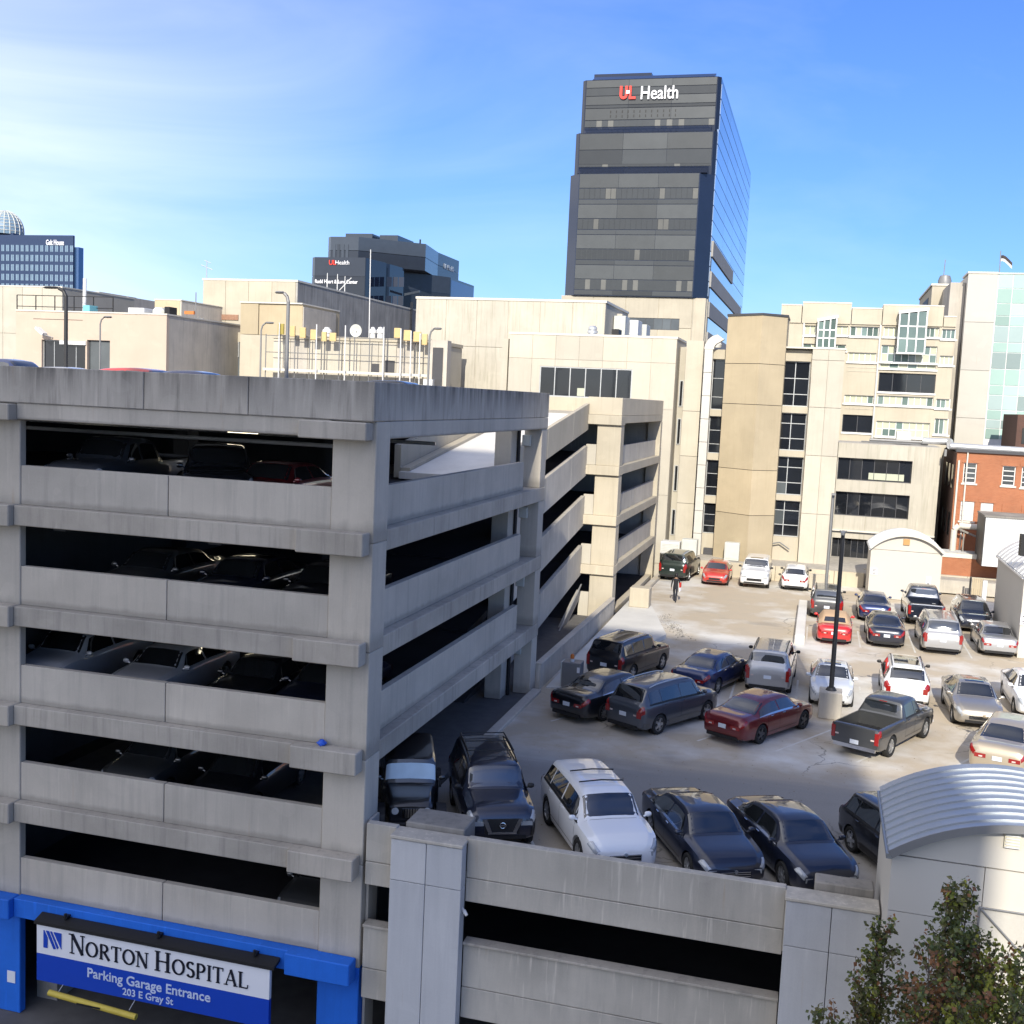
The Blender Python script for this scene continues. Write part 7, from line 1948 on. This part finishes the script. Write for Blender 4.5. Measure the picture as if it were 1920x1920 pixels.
def acunit(label, rect, Yd, d, m, louv=0):
    q = frect(*rect, Yd); t = thing('air_conditioner', label, 'air conditioner', ((q[0] + q[1]) / 2, Yd, q[2]))
    z0 = 1.0
    bx('casing', m, t, q[0], q[1], Yd, Yd + d, z0 + .06, q[3], 0.03)
    bx('base', M_polegrey, t, q[0] + .05, q[1] - .05, Yd + .05, Yd + d - .05, z0, z0 + .058)
    if louv:
        for i in range(louv): bx('louvre', M_acgrey, t, q[0] + .08, q[1] - .08, Yd - .03, Yd - .003, z0 + .15 + (q[3] - z0 - .25) * i / louv, z0 + .15 + (q[3] - z0 - .25) * (i + .55) / louv)
    else: bx('door', m, t, q[0] + .08, q[1] - .08, Yd - .03, Yd - .003, z0 + .2, q[3] - .1, 0.01)
acunit('white louvred condenser unit above the dark green suv', (1238, 1016, 1274, 1040), 82.0, 1.2, M_whitemetal, 6)
acunit('tall pale grey cabinet beside the white louvred condenser', (1277, 1012, 1306, 1046), 81.6, 1.0, M_acgrey)
acunit('squat pale grey cabinet on the walkway above the white suv', (1358, 1018, 1386, 1046), 81.0, 0.8, M_acgrey)
q = on_z(1327, 1040, 1.0)
props(MB().box(q[0] - .35, q[0] + .35, q[1], q[1] + .5, 1.0, 1.5).build('meter_box', M_framed, None, bevel=0.02), 'small dark meter box at the foot of the tan stair tower', 'meter box')
mb = MB()
for a, b in (((1440, 1020), (1462, 1017)), ((1462, 1017), (1480, 1030))):
    p, r_ = on_y(*a, 83.6), on_y(*b, 83.6); mb.tube((p[0], 83.6, p[1]), (r_[0], 83.6, r_[1]), 0.05, n=6)
props(mb.build('cable', M_polegrey, None, smooth=40), 'loose grey cable looping along the beige wall below the dark windows', 'cable')
gt = thing('timber_gate', 'small pale timber gate panel by the wall behind the navy crossover', 'gate', (11.6, 79, 0))
q = frect(1822, 1085, 1842, 1112, 79)
for i in range(5): bx('plank', M_tan, gt, q[0] + (q[1] - q[0]) * i / 5 + .01, q[0] + (q[1] - q[0]) * (i + 1) / 5 - .01, 79, 79.05, 0.05, q[3])
bx('post', M_black, gt, q[0] - .15, q[0] - .03, 79, 79.12, 0, q[3] + .05); bx('post', M_whitemetal, gt, q[1] + .03, q[1] + .3, 79, 79.2, 0, q[3] - .1)
# rubble strip along the apron edge
rnd = random.Random(11)
mb = MB()
for i in range(260):
    t = rnd.random(); x = -8.4 + 1.9 * t + rnd.gauss(0, .22) + 0.35; y = 63.5 - 6.0 * t + rnd.gauss(0, .3); r_ = rnd.uniform(.02, .07)
    a = rnd.random() * 6.28
    v = [(x + r_ * math.cos(a + 2.1 * j) * rnd.uniform(.7, 1.3), y + r_ * math.sin(a + 2.1 * j), 0.0) for j in range(3)] + [(x, y, r_ * rnd.uniform(.6, 1.3))]
    mb.add(v, [(0, 1, 3), (1, 2, 3), (2, 0, 3), (2, 1, 0)])
props(mb.build('gravel', M_capgrime, None), kind='stuff')
# leaf litter and small debris on the deck
mb = MB()
for i in range(900):
    x, y = rnd.uniform(-9, 9), 26.6 + abs(rnd.gauss(0, 14))
    if y > 79: continue
    r_ = rnd.uniform(.012, .035); a = rnd.random() * 6.28
    mb.add([(x + r_ * math.cos(a + 2.1 * j), y + r_ * math.sin(a + 2.1 * j), 0.006 + .008 * rnd.random()) for j in range(3)], [(0, 1, 2)])
props(mb.build('leaf_litter', plain('dry_leaves', (0.16, 0.10, 0.04), 0.9, var=0.5, scale=9), None), kind='stuff')

# ================================================================== PERSON
def skin(name, pts, edges, rad, mats, parent, root_i=0, levels=1):
    me = bpy.data.meshes.new(name); me.from_pydata(pts, edges, [])
    o = bpy.data.objects.new(name, me); COL.objects.link(o); o.parent = parent; ORIGIN[o.name] = Vector((0, 0, 0))
    sk = o.modifiers.new('skin', 'SKIN')
    for i, r_ in enumerate(rad):
        v = me.skin_vertices[0].data[i]; v.radius = (r_, r_) if not isinstance(r_, tuple) else r_; v.use_root = (i == root_i)
    sb = o.modifiers.new('sub', 'SUBSURF'); sb.levels = sb.render_levels = levels
    dg = bpy.context.evaluated_depsgraph_get(); new = bpy.data.meshes.new_from_object(o.evaluated_get(dg))
    o.modifiers.clear(); o.data = new; new.name = name
    new.materials.clear()
    for m in mats: new.materials.append(m)
    new.polygons.foreach_set('use_smooth', [True] * len(new.polygons))
    return o
px_, py_ = on_z(1265, 1129, 0.0)
pe = thing('person', 'person in dark clothes with a red and white bag walking toward the back row', 'person', (px_, py_, 0))
pe.rotation_euler = (0, 0, R(-8))
M_skin = plain('skin', (0.30, 0.17, 0.11), 0.6); M_dark = plain('dark_clothing', (0.018, 0.018, 0.022), 0.9); M_jean = plain('dark_trousers', (0.016, 0.018, 0.026), 0.9)
pts, ed, rad = [], [], []
def chain(items, start=None):
    prev = start; ids = []
    for p, r_ in items:
        pts.append(p); rad.append(r_); i = len(pts) - 1
        if prev is not None: ed.append((prev, i))
        prev = i; ids.append(i)
    return ids
sp = chain([((0, 0, .94), (.155, .11)), ((0, .01, 1.10), (.145, .10)), ((0, .03, 1.30), (.17, .115)), ((0, .03, 1.43), (.13, .09)), ((0, .04, 1.51), .055), ((0, .06, 1.58), .07), ((0, .065, 1.66), .095), ((0, .06, 1.74), .075)])
for sd, st in ((-1, .22), (1, -.20)):
    chain([((sd * .095, .0, .88), .09), ((sd * .10, st * .45 + .03, .50), .062), ((sd * .10, st * (1.0 if st > 0 else 1.35), .09), .042), ((sd * .10, st * (1.0 if st > 0 else 1.2) + .13, .045), .035)], sp[0])
    hand = chain([((sd * .20, .03, 1.40), .06), ((sd * .235, -st * .25, 1.13), .045), ((sd * .245, -st * .55 + .05, .90), .032), ((sd * .245, -st * .6 + .07, .84), (.036, .02))], sp[3])
    for j in range(4):
        b = pts[hand[-1]]; chain([((b[0] + sd * .002, b[1] - .027 + .018 * j, b[2] - .045), .0085), ((b[0] - sd * .006, b[1] - .025 + .019 * j, b[2] - .085 + .006 * abs(j - 1)), .0075)], hand[-1])
    b = pts[hand[-1]]; chain([((b[0] - sd * .01, b[1] + .045, b[2] - .02), .009), ((b[0] - sd * .014, b[1] + .06, b[2] - .05), .008)], hand[-1])
bo = skin('body', pts, ed, rad, [M_dark, M_jean, M_skin], pe)
for p in bo.data.polygons:
    c = p.center
    p.material_index = 2 if (c.z > 1.47 or (abs(c.x) > .19 and c.z < .90 and c.z > .7)) else (1 if c.z < .97 else 0)
mb = MB(); mb.lathe([(.02, .115), (.07, .105), (.103, .06), (.112, .0), (.105, -.07), (.085, -.12)], (0, .045, 1.68), 16); mb.v = [p for p in mb.v]
mb.f = [f for f in mb.f if not (sum(mb.v[i][1] for i in f) / 4 > .09 and sum(mb.v[i][2] for i in f) / 4 < 1.71)]; mb.m = [0] * len(mb.f)
h_ = mb.build('hair', M_black, None, smooth=60, local=True); h_.parent = pe
mb = MB(); mb.lathe([(0, .0), (.018, -.03), (.02, -.05), (0, -.06)], (0, .165, 1.66), 8); f_ = mb.build('nose', M_skin, None, smooth=60, local=True); f_.parent = pe
for sd in (-1, 1):
    mb = MB(); mb.lathe([(0, -.012), (.012, 0), (0, .012)], (sd * .035, .148, 1.685), 8); e_ = mb.build('eye', M_black, None, smooth=60, local=True); e_.parent = pe
    mb = MB(); mb.lathe([(0, -.03), (.018, 0), (0, .03)], (sd * .098, .06, 1.665), 8); e_ = mb.build('ear', M_skin, None, smooth=60, local=True); e_.parent = pe
mb = MB(); mb.box(-.022, .022, .150, .157, 1.612, 1.62); e_ = mb.build('mouth', plain('lips', (.25, .09, .08), .5), None, local=True); e_.parent = pe
bg_ = thing('carried_bag', 'small red and white bag carried at the walking person\'s right side', 'bag', (px_, py_, 0))
bg_.rotation_euler = (0, 0, R(-8))
mb = MB(); mb.box(.255, .33, -.14, .14, .95, 1.25); o = mb.build('upper', M_red, None, bevel=.02, local=True); o.parent = bg_
mb = MB(); mb.box(.257, .325, -.13, .13, .70, .949); o = mb.build('lower', M_white, None, bevel=.02, local=True); o.parent = bg_

# ================================================================== TREES at the front corner
def leafmat(name, c, c2):
    m, t, b = _mat(name)
    n1 = noise(t, position(t), 5.5, 3); n2 = noise(t, position(t), 0.9, 2)
    col = mixrgb(t, ramp(t, n1, .35, .65), c, c2); col = mixrgb(t, 0.35, col, mixrgb(t, n2, scl(c, .5), scl(c2, 1.3)))
    t.links.new(col, b.inputs['Base Color']); b.inputs['Roughness'].default_value = 0.5; b.inputs['Specular IOR Level'].default_value = 0.45
    tr = N(t, 'ShaderNodeBsdfTranslucent'); t.links.new(mixrgb(t, 1.0, col, (1.2, 1.3, 0.6), 'MULTIPLY'), tr.inputs['Color'])
    mx = N(t, 'ShaderNodeMixShader'); mx.inputs[0].default_value = 0.22
    t.links.new(b.outputs['BSDF'], mx.inputs[1]); t.links.new(tr.outputs['BSDF'], mx.inputs[2])
    out = [n for n in t.nodes if n.type == 'OUTPUT_MATERIAL'][0]; t.links.new(mx.outputs[0], out.inputs['Surface'])
    return m
ML = [leafmat('deep_green_leaves', (0.06, 0.085, 0.025), (0.13, 0.15, 0.05)), leafmat('rusty_leaves', (0.20, 0.075, 0.035), (0.27, 0.14, 0.06)),
      leafmat('yellow_green_leaves', (0.34, 0.32, 0.04), (0.17, 0.21, 0.04)), leafmat('olive_leaves', (0.085, 0.09, 0.03), (0.15, 0.14, 0.055))]
M_bark = plain('grey_brown_bark', (0.11, 0.085, 0.065), 0.9, var=0.3, scale=8)
def pear_tree(label, base, limbs, weights, seed, dens=1.0, leaf=0.092):
    """limbs: (foot offset x,y, tip x,y,z, radius of its leafy column, z where leaves begin)"""
    rnd = random.Random(seed)
    t = thing('pear_tree', label, 'tree', (*base, STREET), 'autumn pear trees at the front corner')
    tr = MB(); tr.tube((base[0], base[1], STREET), (base[0], base[1], STREET + 2.2), 0.16, 0.12, 10)
    lf = MB()
    for (tx, ty, tz, rad_, zs_, wts) in limbs:
        p0 = Vector((base[0], base[1], STREET + 1.8)); p3 = Vector((tx, ty, tz - .25)); p1 = p0 + Vector(((tx - base[0]) * .75, (ty - base[1]) * .75, 1.2)); p2 = Vector((tx, ty, (p1.z + tz) / 2))
        path = []
        for i in range(11):
            u = i / 10; path.append(p0 * (1 - u) ** 3 + p1 * 3 * u * (1 - u) ** 2 + p2 * 3 * u * u * (1 - u) + p3 * u ** 3)
        for i in range(10): tr.tube(path[i], path[i + 1], .085 * (1 - i / 11), .085 * (1 - (i + 1) / 11), 7)
        nt = int((tz - zs_) * 22 * dens)
        for q in range(nt):                       # twigs rise off the limb, leaves hang along them
            zc = zs_ + (tz - zs_) * ((q + rnd.random()) / nt)
            u = min(max((zc - p0.z) / max(.1, p3.z - p0.z), 0), 1); c = path[min(10, int(u * 10))].lerp(path[min(10, int(u * 10) + 1)], u * 10 % 1)
            a = rnd.random() * 6.283; env = rad_ * (1.0 - max(0, (zc - (tz - .9)) / .9) ** 2 * .55) * rnd.uniform(.55, 1.08)
            if rnd.random() < .06: env *= 1.25
            tip = Vector((c.x + env * math.cos(a), c.y + env * math.sin(a), zc + rnd.uniform(.12, .42)))
            s0 = Vector((c.x, c.y, zc - .1)); tr.tube(s0, tip, .009, .004, 4, caps=False)
            mi = rnd.choices(range(4), wts)[0]
            for k in range(rnd.randint(13, 20)):
                v = rnd.uniform(.25, 1.05); p = s0.lerp(tip, v) + Vector((rnd.gauss(0, .05), rnd.gauss(0, .05), rnd.gauss(0, .05)))
                d = Vector((rnd.gauss(0, 1), rnd.gauss(0, 1), rnd.gauss(-.5, .6))).normalized(); n_ = d.orthogonal().normalized(); n_.rotate(Matrix.Rotation(rnd.random() * 6.28, 3, d)); w = d.cross(n_)
                l_ = leaf * rnd.uniform(.75, 1.35); b_ = l_ * .38
                lf.add([p, p + d * l_ * .45 + w * b_ + n_ * l_ * .10, p + d * l_, p + d * l_ * .45 - w * b_ + n_ * l_ * .10], [(0, 1, 2), (0, 2, 3)], mi if rnd.random() < .88 else rnd.randrange(4))
    tr.build('trunk', M_bark, t, smooth=60)
    o = lf.build('crown', ML, t); o['kind'] = 'stuff'
    return t
G_, R_o, Y_, O_ = (7, .6, .8, 4), (2.2, 3.6, 1.0, 3.4), (1.2, .5, 8, 2), (3.5, .8, 1.4, 5)
def tipat(x, y, Yd): q = on_y(x, y, Yd); return q[0], Yd, q[1]
TYd = 21.2
def L3(x, y, rpx, zpx, wts, Yd=TYd):
    a = tipat(x, y, Yd); return (a[0], a[1], a[2], rpx / 2093 * Yd * 1.3, on_y(x, zpx, Yd)[1], wts)
b1_ = on_y(1668, 1900, TYd)[0]
pear_tree('slim dark green pear tree standing in front of the shed\'s left edge', (b1_, TYd), [L3(1662, 1735, 30, 1990, G_), L3(1645, 1748, 20, 1990, O_), L3(1612, 1842, 15, 2000, O_, 20.9)], None, 5, 0.75)
b2_ = on_y(1772, 1900, TYd)[0]
pear_tree('tallest pear tree, dark green with rusty tips, in front of the shed wall', (b2_, TYd + .3), [L3(1778, 1668, 26, 1990, G_), L3(1815, 1670, 20, 1990, O_), L3(1795, 1700, 34, 2000, G_), L3(1840, 1760, 24, 2000, O_, 21.8), L3(1702, 1850, 18, 2000, G_, 22.0)], None, 9, 0.8)
b3_ = on_y(1745, 1900, 20.2)[0]
pear_tree('rust-coloured pear tree in front of the tallest one', (b3_, 20.2), [L3(1745, 1786, 34, 2020, R_o, 20.2), L3(1775, 1800, 24, 2020, R_o, 20.4), L3(1722, 1865, 30, 2020, R_o, 19.9), L3(1800, 1860, 34, 2020, O_, 19.8)], None, 13, 0.75)
b4_ = on_y(1885, 1900, 20.6)[0]
pear_tree('yellow-green pear tree at the bottom right corner', (b4_, 20.6), [L3(1880, 1805, 34, 2020, Y_, 20.6), L3(1912, 1812, 24, 2020, Y_, 20.4), L3(1858, 1790, 24, 2020, O_, 21.2), L3(1905, 1880, 34, 2020, G_, 19.8), L3(1850, 1872, 30, 2020, Y_, 20.0), L3(1945, 1795, 30, 2020, O_, 20.9)], None, 17, 0.9)
b5_ = on_y(1540, 1990, 20.4)[0]
pear_tree('small green pear tree whose top just enters the bottom edge', (b5_, 20.4), [L3(1538, 1903, 15, 2040, G_, 20.4), L3(1566, 1912, 12, 2040, O_, 20.6)], None, 23, .6)
# trailing: nothing below this line but the end of the scene
